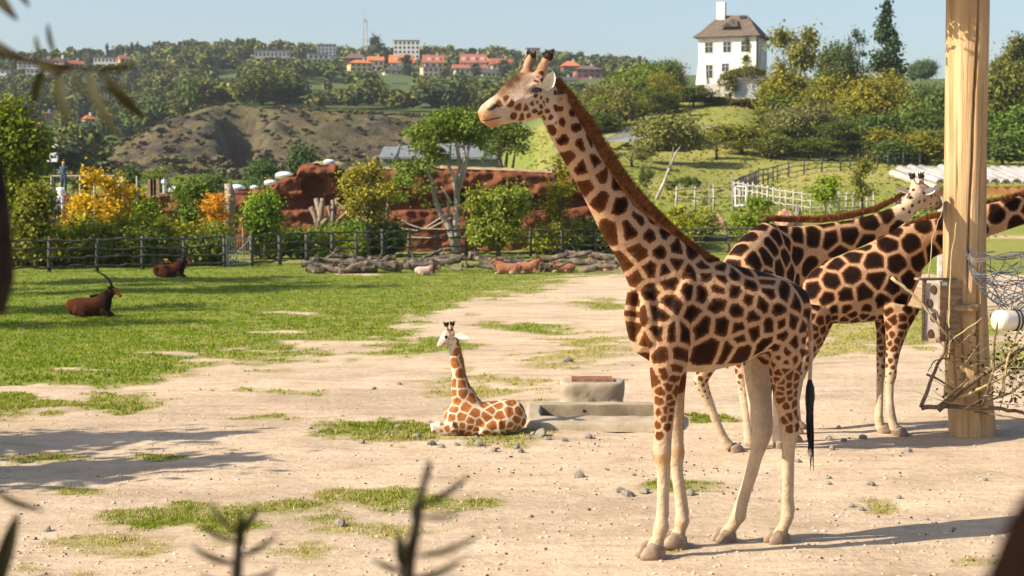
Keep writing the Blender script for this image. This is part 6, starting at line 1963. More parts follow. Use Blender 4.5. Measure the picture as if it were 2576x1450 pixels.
    for k in range(6): MB().box((0, -.065, .3 + .33 * k), (3.6, .012, .02)).build('panel_joint', FR, o)
    MB().add([(-gw / 2 - .3, -.4, gh), (gw / 2 + .3, -.4, gh), (gw / 2 + .3, gd, gh), (-gw / 2 - .3, gd, gh), (.2, -.4, gh + 1.5), (.2, gd, gh + 1.5)], [(0, 4, 5, 3), (1, 2, 5, 4), (0, 1, 4), (2, 3, 5), (3, 2, 1, 0)]).build('roof', mat_plain('pale_sheet', (.5, .5, .5), .6), g)
    rng = np.random.default_rng(2)
    iv = crown_quads([(-.3, -.5, gh + .5, 2.4, .35, .6), (-2.3, -.5, gh * .6, .9, .4, 1.3), (2.4, -.3, gh * .55, .5, .6, 1.4), (0, 1.2, gh + 1.1, 2.6, 1.8, .7), (-3.0, -.3, gh * .9, 1.2, .6, 1.1), (.2, -.35, gh + 1.2, 1.6, .3, .6), (-2.2, .6, gh + .6, 1.2, 1.0, .8)], 620, 10, .28, .22, rng)
    o = link('ivy', quads_mesh('ivy', iv, LEAF), g); o.color = (.13, .13, .025, 1)
    # creeper up the villa corner
    iv = crown_quads([(W / 2 - 1.5, -D / 2 - .15, eave * .55, .45, .15, .9), (W / 2 - 1.3, -D / 2 - .1, eave * .8, .28, .12, 1.2), (W / 2 - 1.5, -D / 2 - .15, eave * .38, .6, .2, .6), (W / 2 - 1.5, -D / 2 - .1, eave, .6, .12, .15)], 80, 9, .26, .14, rng)
    o = link('creeper', quads_mesh('creeper', iv, LEAF), root); o.color = (.12, .19, .02, 1)
    # garden wall
    gw_ = empty('garden_wall', P(1803, 243, 245), 'low white garden wall left of the garage', 'wall', local=True)
    MB().box((0, 0, .7), (3.4, .3, 2.2)).build('wall', PL, gw_)
    MB().box((.3, -.17, .75), (.06, .04, 1.9)).build('joint', FR, gw_)
villa()

# ------------------------------------------------------------------ rail fences
def rail_mesh(seed, r, mat, wob):
    q = random.Random(seed)
    pts = [Vector((t, q.uniform(-.02, .02), q.uniform(-wob, wob) if 0 < t < 1 else 0)) for t in np.linspace(0, 1, 7)]
    vs, fs = [], []
    for p in pts:
        rr = r * q.uniform(.8, 1.15)
        for k in range(6):
            a = k * math.pi / 3
            vs.append((p.x, p.y + math.cos(a) * rr, p.z + math.sin(a) * rr))
    for i in range(6):
        for k in range(6):
            a, b = i * 6 + k, i * 6 + (k + 1) % 6
            fs.append((a, b, b + 6, a + 6))
    fs += [tuple(range(5, -1, -1)), tuple(range(36, 42))]
    m = MB().add(vs, fs).mesh('rail', mat, True)
    return m
def post_mesh(seed, r, h, mat):
    q = random.Random(seed)
    mb = MB().tube([Vector((0, 0, -.15)), Vector((q.uniform(-.015, .015), 0, h * .5)), Vector((q.uniform(-.03, .03), 0, h))], [r * 1.1, r, r * .92], 8)
    return mb.mesh('post', mat, True)
def fence(label, pts, spacing, h, levels, mat, seed, pr=.075, rr=.045, wob=.05):
    root = empty('rail_fence', pts[0], label, 'fence')
    rails = [rail_mesh(seed + i, rr, mat, wob) for i in range(6)]
    posts = [post_mesh(seed + i, pr, h, mat) for i in range(4)]
    q = random.Random(seed)
    L = [0]
    for a, b in zip(pts, pts[1:]): L.append(L[-1] + (b - a).xy.length)
    n = max(1, round(L[-1] / spacing))
    ps = []
    for i in range(n + 1):
        s = L[-1] * i / n
        k = min(len(pts) - 2, max(j for j in range(len(L)) if L[j] <= s + 1e-6))
        t = (s - L[k]) / max(1e-6, L[k + 1] - L[k])
        p = pts[k].lerp(pts[k + 1], t)
        ps.append(Vector((p.x, p.y, gz(p.x, p.y))))
    for i, p in enumerate(ps):
        o = link('post', posts[q.randint(0, 3)], root)
        o.location = p; o.rotation_euler = (q.uniform(-.03, .03), q.uniform(-.03, .03), q.uniform(0, 6)); o.scale = (1, 1, q.uniform(.96, 1.05))
        if i == n: break
        for lv in levels:
            a = p + Vector((0, -.06, h * lv + q.uniform(-.03, .03))); b = ps[i + 1] + Vector((0, -.06, h * lv + q.uniform(-.03, .03)))
            o = link('rail', rails[q.randint(0, 5)], root)
            dv = b - a
            o.location = a - dv * .02
            o.rotation_euler = (0, -math.asin(dv.z / dv.length), math.atan2(dv.y, dv.x))
            o.scale = (dv.length * 1.04, 1, 1)
    return root
LV = (.95, .68, .42, .14)
FL = [G(x, y) for x, y in ((-260, 690), (-60, 688), (100, 685), (330, 680), (566, 673))]
FR_ = [G(x, y) for x, y in ((634, 670), (760, 664), (900, 657), (1050, 651), (1200, 647), (1400, 644), (1600, 642), (1750, 641), (1920, 641))]
fence('dark four-rail wooden fence left of the gate, half in tree shade', FL, 1.95, 1.3, LV, FENCEWOOD, 60)
fence('grey four-rail wooden fence running from the gate behind the log heaps', FR_, 1.75, 1.38, LV, FENCEWOOD, 70)
def gate():
    a, b = G(570, 673), G(630, 670)
    root = empty('gate', a, 'narrow wire gate with a diagonal brace between the two fence runs', 'gate')
    for p in (a, b): MB().tube([p, p + Vector((0, 0, 1.25))], .035, 6).build('upright', METAL, root)
    for z in (.12, .65, 1.2): MB().tube([a + Vector((0, 0, z)), b + Vector((0, 0, z))], .022, 6).build('crossbar', METAL, root)
    MB().tube([a + Vector((0, -.04, .15)), b + Vector((0, -.04, 1.18))], .025, 6).build('brace', METAL, root)
    for k in range(1, 9):
        p = a.lerp(b, k / 9)
        MB().tube([p + Vector((0, .03, .1)), p + Vector((0, .03, 1.2))], .006, 4).build('wire', METAL, root)
gate()
BACK = [GP(x, d) for x, d in ((1846, 118), (1870, 135), (1905, 155), (1959, 165), (2034, 168), (2117, 170), (2180, 176), (2240, 180), (2312, 182))]
fence('long grey three-rail fence along the top of the corral lawn', BACK, 2.4, 1.45, (.92, .6, .28), FENCEWOOD, 80, .08, .05, .05)
PALE = [GP(x, d) for x, d in ((1845, 117), (1885, 115), (1928, 113), (1985, 111), (2040, 110), (2095, 110), (2150, 111), (2198, 112))]
fence('pale sunlit corral fence of closely set posts below the lawn', PALE, .62, 1.40, (.88, .58, .28), PALEWOOD, 90, .06, .04, .04)
SIDE = [GP(x, d) for x, d in ((2255, 98), (2275, 108), (2300, 118), (2330, 122))]
fence('short rail fence end beside the shelter roof', SIDE, 1.9, 1.3, (.92, .6, .28), FENCEWOOD, 95, .07, .05)
FENCE2 = [G(x, y) for x, y in ((1700, 622), (1800, 618), (1930, 616))]
fence('pale double fence posts behind the dark fence beside the giraffes', FENCE2, 2.2, 1.55, (.9, .5), PALEWOOD, 97, .07, .04)
def goal():
    b = GP(1866, 100)
    root = empty('white_frame', P(1866, 520, 100), 'small white metal frame standing at the corral corner', 'frame')
    q = [P(1850, 519, 100), P(1850, 470, 100), P(1877, 470, 100), P(1877, 517, 100)]
    for i in range(4):
        o = MB().tube([q[i], q[(i + 1) % 4]], .05 if i != 3 else .08, 6).build('bar', OBJCOL, root); o.color = (.75, .75, .72, 1)
goal()
for i, (px, top, bot, d) in enumerate(((1842, 440, 520, 101), (1784, 460, 520, 101))):
    p = GP(px, d)
    o = MB().tube([p - Vector((0, 0, .1)), P(px, top, d)], .035, 6).build('thin_pole', METAL)
    tag(o, ('thin metal pole at the corral corner', 'thin metal pole alone on the lawn')[i], 'pole')

# ------------------------------------------------------------------ log heaps
def log(x1, y1, x2, y2, r, d, lb, i):
    q = random.Random(500 + i)
    X = lambda cx: 670.8 + cx * .36458
    Y = lambda cy: 570.2 + cy * .36458
    a, b = P(X(x1), Y(y1), d + q.uniform(-.3, .3)), P(X(x2), Y(y2), d + q.uniform(-.5, .5))
    R = M(r * .36458, d) * 1.4
    n = 9
    pts, rs = [], []
    perp = Vector((0, .3, 1))
    ph = q.uniform(0, 6); amp = q.uniform(.02, .09)
    for k in range(n):
        t = k / (n - 1)
        p = a.lerp(b, t) + perp * (amp * math.sin(ph + t * 4.5)) + Vector((0, q.uniform(-.03, .03), q.uniform(-.025, .025)))
        p.z = max(p.z, R * .7)
        pts.append(p)
        rs.append(R * q.uniform(.8, 1.2) * (1.05 - .35 * t))
    m = MB().tube(pts, rs, 9)
    for k in range(q.randint(0, 2)):
        j = q.randint(2, n - 3)
        m.tube([pts[j], pts[j] + Vector((q.uniform(-.3, .3), q.uniform(-.3, .1), q.uniform(.15, .45)))], [rs[j] * .5, rs[j] * .22], 6)
    o = m.build('log', DEADWOOD, None, False)
    tag(o, lb, 'log', 'dead logs heaped along the fence')
LOGS = [(240,255,430,225,16),(300,245,720,225,14),(290,290,400,300,22),(370,300,560,290,18),(500,310,720,250,16),(520,300,760,290,22),(640,260,890,215,18),(430,215,620,200,12),(620,225,900,290,16),(740,280,930,305,10),(400,225,500,170,8),(560,265,860,250,22),(700,225,840,210,12),
        (880,260,1010,280,22),(940,245,1080,225,16),(1080,215,1270,150,11),(960,260,1340,240,24),(1100,235,1480,215,17),(1340,265,1500,270,10),(1240,275,1350,295,9),(1430,200,1590,305,11),(1400,215,1700,240,17),(1480,230,1780,250,19),(1590,270,1900,250,17),(1820,245,2080,185,17),(1850,230,2240,190,15),(2060,190,2400,200,15),(1880,280,2120,240,14),(1920,300,2080,255,10),(2100,235,2300,265,19),(2160,290,2420,280,17),(2250,215,2420,240,13),(1000,285,1200,270,14),(1640,255,1960,270,20),(300,270,620,285,20),(2280,250,2440,270,16),(1460,255,1700,275,16)]
for i, (x1, y1, x2, y2, r) in enumerate(LOGS):
    d = 4293 * CAMH / (688 - YH) + (300 - max(y1, y2)) * .03
    if i == 15: lb = 'pale straight log propped up with its sawn end in the air'
    elif i == 20: lb = 'bleached bare log slanting down onto the grass beside the fawn antelopes'
    else: lb = ('thick ' if r > 16 else 'thin ' if r < 12 else 'middling ') + ('level ' if abs(y2 - y1) < 22 else 'slanting ') + ('weathered log in the dark heap near the gate' if x1 < 900 else 'bleached log in the heap behind the pale rumped antelope' if x1 < 1400 else 'bleached log in the heap behind the fawn antelopes' if x1 < 2000 else 'bleached log at the heap end beside the tall giraffe')
    log(x1, y1, x2, y2, r, d, lb, i)

# ------------------------------------------------------------------ red rock house
REDROCK = mat_noise('red_artificial_rock', (.10, .032, .016), (.205, .07, .03), .9, .92, 1.0, bscale=2.2, c3=(.15, .055, .027), detail=8)
DRYROOF = mat_noise('dry_grass_roof', (.25, .19, .08), (.42, .32, .15), 1.2, .95, .8, bscale=6)
def rockhouse():
    d = 93.0
    root = empty('rock_house', GP(900, 93), 'low red-brown artificial rock animal house with a dry grass roof', 'building')
    topx = [300, 340, 430, 520, 600, 650, 690, 700, 745, 752, 766, 800, 808, 835, 850, 862, 960, 1050, 1150, 1300, 1400, 1490]
    topy = [488, 486, 488, 485, 478, 474, 470, 452, 437, 420, 412, 410, 416, 412, 418, 428, 426, 422, 425, 430, 436, 446]
    nu, nv = 240, 46
    vs, fs = [], []
    for i in range(nu + 1):
        px = 300 + 1190 * i / nu
        ty = float(np.interp(px, topx, topy))
        for j in range(nv + 1):
            t = j / nv
            y = 632 + (ty - 632) * t
            dd = d
            # lower plinth and ledges
            lw = 522 + 6 * math.sin(px * .02) + 5 * noise.noise(Vector((px * .015, 0, 0)))
            if px > 640:
                if y > lw: dd -= 1.6 * min(1, (y - lw) / 6)
                if y < 500 + 10 * noise.noise(Vector((px * .01, 3, 0))): dd -= .9 * min(1, (500 - y) / 14 + .15)
            r = ((px - 792) / 34) ** 2 + ((y - 468) / 30) ** 2
            r += .25 * noise.noise(Vector((px * .05, y * .05, 3)))
            if r < 1: dd += 1.1 * max(0, 1 - r) ** .5
            if 690 < px < 850 and y < 440: dd -= .5
            r = ((px - 1190) / 60) ** 2 + ((y - 500) / 26) ** 2
            if r < 1: dd += 2.0 * (1 - r) ** .5
            dd += .3 * noise.fractal(Vector((px * .022, y * .03, 1)), .8, 2, 4)
            if t > .96: dd += .5
            p = P(px, y, dd)
            vs.append(p)
    for i in range(nu):
        for j in range(nv):
            a = i * (nv + 1) + j
            fs.append((a, a + nv + 1, a + nv + 2, a + 1))
    MB().add(vs, fs).build('rock_wall', REDROCK, root, True)
    vs, fs = [], []
    for i in range(nu + 1):
        for j in range(7):
            p = vs_top = None
            px = 300 + 1190 * i / nu
            ty = float(np.interp(px, topx, topy))
            q = P(px, ty, d)
            k = j / 6
            h = .35 * math.sin(k * 3.14) * (1 if px > 680 else .3)
            vs.append(Vector((q.x * (1 + .01 * k), d + .2 + 11 * k, q.z - .12 + h + .12 * noise.noise(Vector((px * .05, k * 4, 0))) - (3 * max(0, k - .85) * 6))))
    for i in range(nu):
        for j in range(6):
            a = i * 7 + j
            fs.append((a, a + 7, a + 8, a + 1))
    MB().add(vs, fs).build('roof', DRYROOF, root, True)
    DOME = mat_plain('skylight_acrylic', (.72, .76, .80), .12, .6)
    for px, py, w in ((445, 474, 40), (595, 470, 40), (640, 468, 18), (680, 456, 28), (715, 438, 42), (828, 404, 26)):
        p = P(px, py + 3, d + 1.2)
        r = M(w / 2 + 2, d + 1.2)
        mb = MB().ball(p, (r, r * .8, r * .42), 16, 8)
        dm = mb.build('skylight_dome', DOME, root, True)
        MB().loft([(p + Vector((0, 0, -.14)), r * 1.0, r * .83), (p + Vector((0, 0, -.02)), r * 1.03, r * .85)], 16, (0, 1, 0)).build('kerb', METAL, dm)
    p = P(414, 470, d + 2)
    MB().tube([p - Vector((0, 0, .6)), p + Vector((0, 0, .2))], .12, 8).build('vent_pipe', METAL, root)
    MB().ball(p + Vector((0, 0, .25)), .2, 8, 6).build('vent_cap', METAL, root)
    # pale stone pillar at the left end
    p = P(578, 560, 89)
    MB().loft([(P(578, 640, 89), .35, .5), (P(576, 560, 89), .3, .45), (P(580, 500, 89), .28, .42), (P(574, 462, 89), .2, .3)], 9, (0, 1, 0)).build('stone_pillar', mat_noise('pale_rock', (.20, .17, .12), (.34, .29, .21), 2, .9, .6), root, True)
rockhouse()
def tiled_canopy():
    root = empty('canopy', P(620, 580, 84), 'small terracotta tiled canopy over the rock house entrance', 'canopy')
    TC = mat_noise('terracotta', (.42, .17, .07), (.60, .30, .15), 4, .85)
    for k in range(9):
        a, b = P(608 + k * 6.6, 545, 84.6), P(606 + k * 6.6, 558, 83.6)
        MB().tube([a, b], .075, 6).build('tile', TC, root)
    MB().box(P(634, 560, 84.2), (1.25, .6, .06)).build('board', BOXW, root)
    for px in (612, 660): MB().tube([GP(px, 84.2), P(px, 558, 84.2)], .06, 6).build('post', BOXW, root)
tiled_canopy()
# climbing frame of dead trunks and ropes in the ape yard
DEADBARK = mat_noise('dead_bark', (.13, .095, .065), (.28, .215, .155), 4, .85, .4)
def dead_trunk(label, base, stubs, d, r0):
    b = GP(base[0], d)
    root = empty('dead_trunk', b, label, 'tree trunk')
    fork = P(*base, d)
    MB().tube([b, fork], [r0, r0 * .85], 8).build('trunk', DEADBARK, root, True)
    for pts in stubs:
        q = [fork - Vector((0, 0, .15))] + [P(x, y, d + random.uniform(-.3, .3)) for x, y in pts]
        MB().tube(q, [r0 * .75 - .3 * r0 * i / len(q) for i in range(len(q))], 7).build('branch', DEADBARK, root, True)
dead_trunk('forked dead trunk with four sawn stubs in front of the red rock house', (802, 572), [[(795, 548), (782, 522)], [(806, 545), (795, 500)], [(808, 540), (812, 500)], [(815, 560), (830, 545)]], 85.5, .22)
dead_trunk('thinner bare forked trunk beside the stubby dead trunk', (838, 572), [[(832, 545), (826, 520)], [(842, 540), (846, 500)], [(850, 555), (872, 535), (878, 520)], [(838, 540), (836, 505)]], 85.3, .15)
dead_trunk('bare upright pole trunk right of the yellow-green tree', (972, 580), [[(974, 540), (976, 515)], [(966, 548), (960, 525)]], 85.4, .15)
dead_trunk('bare dead trunk at the right end of the red rock house', (1402, 560), [[(1404, 480), (1406, 400), (1404, 372)], [(1398, 500), (1390, 460)], [(1410, 470), (1418, 420)], [(1396, 440), (1392, 415)]], 89, .2)
ROPE = mat_plain('rope', (.52, .42, .32), .9)
for i, (pts, lb) in enumerate((([(842, 505), (880, 535), (930, 560), (985, 572), (1050, 580)], 'longest slack rope from the forked dead trunk'), ([(1000, 548), (1030, 565), (1060, 575), (1130, 578)], 'short rope dipping behind the fence'), ([(1062, 578), (1090, 560), (1120, 540)], 'rope rising to the pale-trunked tree'),
                        ([(980, 592), (1050, 598), (1120, 600)], 'low nearly level rope behind the fence'), ([(1080, 575), (1110, 560), (1135, 548)], 'second rope rising beside the pale-trunked tree'), ([(870, 555), (900, 568), (960, 560)], 'rope swag under the yellow-green tree'))):
    q = [P(x, y, 85.2 + .1 * i) for x, y in pts]
    fine = []
    for k in range(len(q) - 1):
        for t in (0, .33, .66): fine.append(q[k].lerp(q[k + 1], t))
    tag(MB().tube(fine + [q[-1]], .035, 5).build('rope', ROPE), lb, 'rope')
# grey pavilion roof behind the trees
def pavilion():
    d = 125
    root = empty('pavilion', GP(1110, 125), 'long low grey metal-roofed pavilion behind the pale-trunked tree', 'building')
    a, b = P(955, 412, d), P(1262, 405, d)
    c = (a + b) / 2
    L = (b - a).length
    GRY = mat_noise('grey_sheet_metal', (.10, .11, .12), (.17, .18, .19), 1, .5, .2)
    zt = P(1100, 396, d).z
    MB().box((c.x, d + 4, zt - 3), (L, 8, 6)).build('wall', GRY, root)
    for k in range(7):
        x0 = c.x - L / 2 + L * k / 7
        z1 = zt + .25 * k / 3
        o = MB().add([(x0, d - .6, zt + .02), (x0 + L / 7 - .15, d - .6, zt + .02), (x0 + L / 7 - .15, d + 4, z1 + .9), (x0, d + 4, z1 + .9), (x0, d - .6, zt - .15), (x0 + L / 7 - .15, d - .6, zt - .15), (x0 + L / 7 - .15, d + 4, z1 + .7), (x0, d + 4, z1 + .7)], [(0, 1, 2, 3), (7, 6, 5, 4), (0, 4, 5, 1), (1, 5, 6, 2), (2, 6, 7, 3), (3, 7, 4, 0)]).build('roof_panel', OBJCOL, root)
        o.color = (.17, .18, .19, 1)
        MB().tube([(x0 + L / 7 - .08, d - .7, zt + .1), (x0 + L / 7 - .08, d + 4, z1 + 1.0)], .07, 5).build('roof_rib', METAL, root)
pavilion()
# sports court with net
def court():
    root = empty('sports_court', GP(1650, 205), 'grey sports court fenced with tall fine netting on the slope', 'sports court')
    NET, nt, bs, out = new_mat('fine_net')
    bs.inputs['Base Color'].default_value = (.25, .26, .26, 1)
    tr = nt.nodes.new('ShaderNodeBsdfTransparent'); mx = nt.nodes.new('ShaderNodeMixShader')
    f = noise_tex(nt, 3, 3)
    nt.links.new(ramp(nt, f, [(.3, .22), (.7, .36)]), mx.inputs[0])
    nt.links.new(tr.outputs[0], mx.inputs[1]); nt.links.new(bs.outputs[0], mx.inputs[2]); nt.links.new(mx.outputs[0], out.inputs[0])
    cs = [P(1500, 355, 196), P(1610, 330, 214), P(1802, 340, 212), P(1700, 362, 194)]
    o = MB().add(cs, [(0, 1, 2, 3)]).build('court_floor', mat_plain('court_asphalt', (.24, .24, .23), .9), root)
    top = [P(1520, 352, 196), P(1622, 305, 214), P(1802, 318, 212), P(1700, 330, 194)]
    for i in (0, 1):
        a, b, c, e = cs[i], cs[i + 1], top[i + 1], top[i]
        for k in range(6):
            p, q = a.lerp(b, k / 6), a.lerp(b, (k + 1) / 6); r, s = e.lerp(c, k / 6), e.lerp(c, (k + 1) / 6)
            MB().add([p, q, s, r], [(0, 1, 2, 3)]).build('net_panel', NET, root)
            MB().tube([p - Vector((0, 0, .6)), r], .06, 5).build('net_post', METAL, root)
            MB().tube([r, s], .04, 5).build('top_rail', METAL, root)
    MB().tube([cs[2] - Vector((0, 0, .6)), top[2]], .06, 5).build('net_post', METAL, root)
court()
# shelter with half-log roof at the right
def shelter():
    d = 42.5
    root = empty('shelter', GP(2480, 43), 'open shelter with a roof of pale grey half-round logs behind the pole', 'shelter')
    LR = mat_noise('silvered_log', (.24, .225, .215), (.40, .375, .36), 4, .8, .5, stretch=(1, .3, 1))
    TIMB = mat_noise('ochre_beam', (.30, .15, .05), (.45, .25, .09), 4, .8)
    x0 = P(2362, 455, d).x
    for k in range(16):
        x = x0 + k * .268
        a = Vector((x, d - .15, P(2400, 462, d).z + random.uniform(-.02, .02))); b = Vector((x - .42, d + 2.4, P(2350, 428, d + 2.4).z + random.uniform(-.03, .03)))
        r = .135
        vs, fs = [], []
        dr = (b - a).normalized(); sd = Vector((1, .16, 0)).normalized(); up = Vector((0, -.15, 1)).normalized()
        for p in (a, a.lerp(b, .33) + up * .02, a.lerp(b, .66) - up * .015, b):
            for j in range(7):
                an = math.pi * j / 6
                vs.append(p + sd * (math.cos(an) * r) + up * (math.sin(an) * r))
            for j in range(7):
                an = math.pi * (6 - j) / 6
                vs.append(p + sd * (math.cos(an) * (r - .05)) + up * (math.sin(an) * (r - .05)))
        for i in range(3):
            for j in range(14):
                q, w = i * 14 + j, i * 14 + (j + 1) % 14
                fs.append((q, w, w + 14, q + 14))
        fs += [tuple(range(13, -1, -1)), tuple(range(42, 56))]
        MB().add(vs, fs).build('roof_log', LR, root, True)
    zb = P(2400, 475, d).z
    MB().box((x0 + 2.1, d - .02, zb - .05), (4.6, .16, .22)).build('eave_beam', TIMB, root)
    MB().box((x0 + 1.8, d + 2.3, P(2350, 440, d + 2.4).z - .05), (4.6, .16, .2)).build('back_beam', TIMB, root)
    MB().tube([Vector((x0 - .1, d - .2, zb + .02)), Vector((x0 - .62, d + 2.5, P(2330, 436, d + 2.4).z))], .09, 8).build('verge_pole', PALEWOOD, root)
    for x, dd in ((x0 + .08, d), (x0 + 4.0, d), (x0 - .3, d + 2.3), (x0 + 3.6, d + 2.3)):
        MB().tube([Vector((x, dd, -.1)), Vector((x, dd, zb - .08))], .10, 8).build('post', PALEWOOD, root)
    MB().box((x0 - .15, d + 1.2, .35), (.12, 1.9, .5)).build('manger', BOXW, root)
shelter()
# pink sandstone boulders on the bank
SAND = mat_noise('pink_sandstone', (.38, .19, .12), (.55, .32, .22), 1.5, .9, .8)
for i, (px, py, w, h, lb) in enumerate(((1720, 550, 70, 22, 'long pink sandstone boulder on the bank'), (1790, 556, 90, 18, 'low flat pink sandstone slab beside the long boulder'), (1975, 545, 50, 32, 'leaning pink sandstone rock below the pale corral fence'), (2008, 545, 22, 42, 'dark upright rock beside the leaning pink rock'), (1500, 668, 40, 10, 'flat pale rock beside the end of the log heap'))):
    d = 94 if py < 600 else 72
    p = P(px, py, d)
    m = MB().ball((0, 0, 0), 1, 14, 9)
    m.v = [(lambda v: tuple(v * (1 + .28 * noise.fractal(v * 1.4 + Vector((i * 7, 0, 0)), .8, 2, 3))))(Vector(v)) for v in m.v]
    o = m.build('boulder', SAND if i != 3 else STONE)
    o.location = (p.x, d, gz(p.x, d) + .1); o.scale = (M(w, d) / 2, M(w, d) / 3, max(.2, P(px, py - h / 2, d).z - gz(p.x, d)))
    tag(o, lb, 'boulder')
# pale stone retaining edge behind the left fence
for i, (px, w) in enumerate(((470, 50), (520, 60), (390, 50))):
    p = GP(px, 73.5)
    m = MB().ball((0, 0, 0), 1, 12, 8)
    m.v = [(lambda v: tuple(v * (1 + .3 * noise.fractal(v * 1.5 + Vector((i * 5, 3, 0)), .8, 2, 3))))(Vector(v)) for v in m.v]
    o = m.build('boulder', mat_noise('tan_rock', (.30, .20, .12), (.48, .36, .23), 2, .9, .6))
    o.location = p + Vector((0, 0, .1)); o.scale = (M(w, 73) / 2, .4, .35)
    tag(o, ('tan boulder behind the fence near the chestnut antelope', 'larger tan boulder right behind the gate-side fence', 'small tan boulder under the shrubs behind the fence')[i], 'boulder')
o = MB().box(GP(262, 78) + Vector((0, 0, .55)), (3.0, .9, .12)).build('stone_bench', mat_noise('sandstone_slab', (.45, .28, .16), (.6, .42, .28), 3, .9))
tag(o, 'flat orange stone bench slab under the golden tree', 'bench')

# ------------------------------------------------------------------ deck, lamp, sign, visitors
def deck():
    d = 92
    b = P(235, 520, d)
    root = empty('viewing_deck', Vector((b.x, d, gz(b.x, d))), 'raised timber viewing deck with handrails behind the trees', 'deck')
    z = P(235, 490, d).z
    x0, x1 = P(130, 480, d).x, P(345, 480, d).x
    MB().box(((x0 + x1) / 2, d + 2, z), (x1 - x0, 4, .15)).build('floor', BOXW, root)
    for k in range(7):
        x = x0 + (x1 - x0) * k / 6
        MB().tube([Vector((x, d, gz(x, d) - .1)), Vector((x, d, z + 1.0))], .06, 6).build('post', PALEWOOD, root)
    MB().tube([Vector((x0, d, z + 1.0)), Vector((x1 - 1.2, d, z + 1.0))], .055, 6).build('handrail', PALEWOOD, root)
    MB().tube([P(308, 456, d), P(282, 490, d)], .09, 6).build('brace', PALEWOOD, root)
    for k in range(3):
        o = MB().box((P(378 + k * 8, 475, d).x, d, P(0, 474, d).z), (.3, .06, 1.0)).build('screen_board', BOXW, root)
    MB().box(((x0 + x1) / 2, d + 4, z - 1.3), (x1 - x0, .3, 2.6)).build('back_wall', REDROCK, root)
    return z, d
DZ, DD = deck()
SKIN = mat_plain('skin', (.50, .30, .21), .6)
def person(label, px, head_py, d, zfeet, top, bottom, hair, h=1.68, arm=0.3, rot=0.0):
    x = P(px, head_py, d).x
    root = empty('person', Vector((x, d, zfeet)), label, 'person', local=True)
    root.rotation_euler = (0, 0, rot)
    k = h / 1.7
    mb = MB()
    V = lambda a, b, c: Vector((a, b, c)) * k
    mb.loft([(V(0, 0, .82), .10 * k, .15 * k), (V(0, 0, .95), .11 * k, .165 * k), (V(0, 0, 1.1), .095 * k, .14 * k), (V(0, 0, 1.3), .11 * k, .17 * k), (V(0, 0, 1.42), .08 * k, .16 * k), (V(0, 0, 1.48), .05 * k, .06 * k), (V(0, 0, 1.54), .05 * k, .05 * k)], 12, (1, 0, 0))
    mb.loft([(V(0, 0, 1.48), .05 * k, .05 * k), (V(0, -.01, 1.54), .075 * k, .065 * k), (V(0, -.01, 1.61), .095 * k, .075 * k), (V(0, 0, 1.67), .08 * k, .065 * k), (V(0, 0, 1.70), .04 * k, .035 * k)], 12, (1, 0, 0))
    for s in (-1, 1):
        mb.loft([(V(.09 * s, 0, .9), .09 * k, .085 * k), (V(.095 * s, 0, .5), .06 * k, .055 * k), (V(.10 * s, .01, .3), .055 * k, .05 * k), (V(.10 * s, .0, .08), .04 * k, .035 * k), (V(.10 * s, -.02, 0.0), .05 * k, .04 * k)], 9, (1, 0, 0))
        mb.loft([(V(.16 * s, 0, 1.41), .055 * k, .05 * k), (V(.22 * s, 0, 1.14), .04 * k, .037 * k), (V(.21 * s, -arm * .6, 1.0 + arm * .3), .03 * k, .03 * k), (V(.2 * s, -arm * .8, .93 + arm * .35), .035 * k, .02 * k)], 8, (1, 0, 0))
        mb.ball(V(.10 * s, -.09, .03), (.045 * k, .11 * k, .035 * k), 8, 6)
    me, co = remesh(mb, .022, 3)
    me.materials.append(SKIN)
    link('body', me, root)
    c = MB()
    c.loft([(V(0, 0, .90), .125 * k, .175 * k), (V(0, 0, 1.0), .125 * k, .18 * k), (V(0, 0, 1.12), .112 * k, .158 * k), (V(0, 0, 1.3), .125 * k, .185 * k), (V(0, 0, 1.43), .095 * k, .175 * k), (V(0, 0, 1.47), .06 * k, .08 * k)], 14, (1, 0, 0))
    for s in (-1, 1): c.loft([(V(.15 * s, 0, 1.43), .068 * k, .063 * k), (V(.2 * s, 0, 1.22), .06 * k, .055 * k)], 9, (1, 0, 0))
    o = c.build('shirt', OBJCOL, root, True); o.color = (*top, 1)
    c = MB()
    for s in (-1, 1): c.loft([(V(.08 * s, 0, .97), .125 * k, .10 * k), (V(.09 * s, 0, .8), .11 * k, .095 * k), (V(.095 * s, 0, .5), .08 * k, .075 * k), (V(.10 * s, .01, .12), .06 * k, .058 * k)], 10, (1, 0, 0))
    o = c.build('trousers', OBJCOL, root, True); o.color = (*bottom, 1)
    c = MB().ball(V(0, .025, 1.635), (.088 * k, .10 * k, .09 * k), 12, 8)
    o = c.build('hair', OBJCOL, root, True); o.color = (*hair, 1)
person('person in a dark teal dress top with light hair standing on the viewing deck', 160, 440, 91.2, DZ + .08, (.04, .10, .13), (.05, .09, .12), (.35, .22, .10))
person('person in a white shirt just below the person in teal', 152, 463, 88.5, P(152, 463, 88.5).z - 1.62, (.75, .74, .76), (.7, .7, .72), (.14, .08, .05))
person('person in a pale blue shirt low on the steps under the deck', 141, 489, 87.0, P(141, 489, 87).z - 1.62, (.35, .42, .60), (.12, .14, .2), (.10, .07, .05))
person('person in a pink-white shirt beside the dark shirted companion under the golden tree', 225, 560, 80.5, gz(P(225, 560, 80.5).x, 80.5), (.72, .56, .54), (.12, .16, .26), (.08, .05, .03))
person('person in a dark shirt with dark hair beside the pink-white shirted companion', 235, 562, 81.0, gz(P(235, 562, 81.0).x, 81), (.10, .07, .07), (.15, .22, .35), (.05, .03, .02))
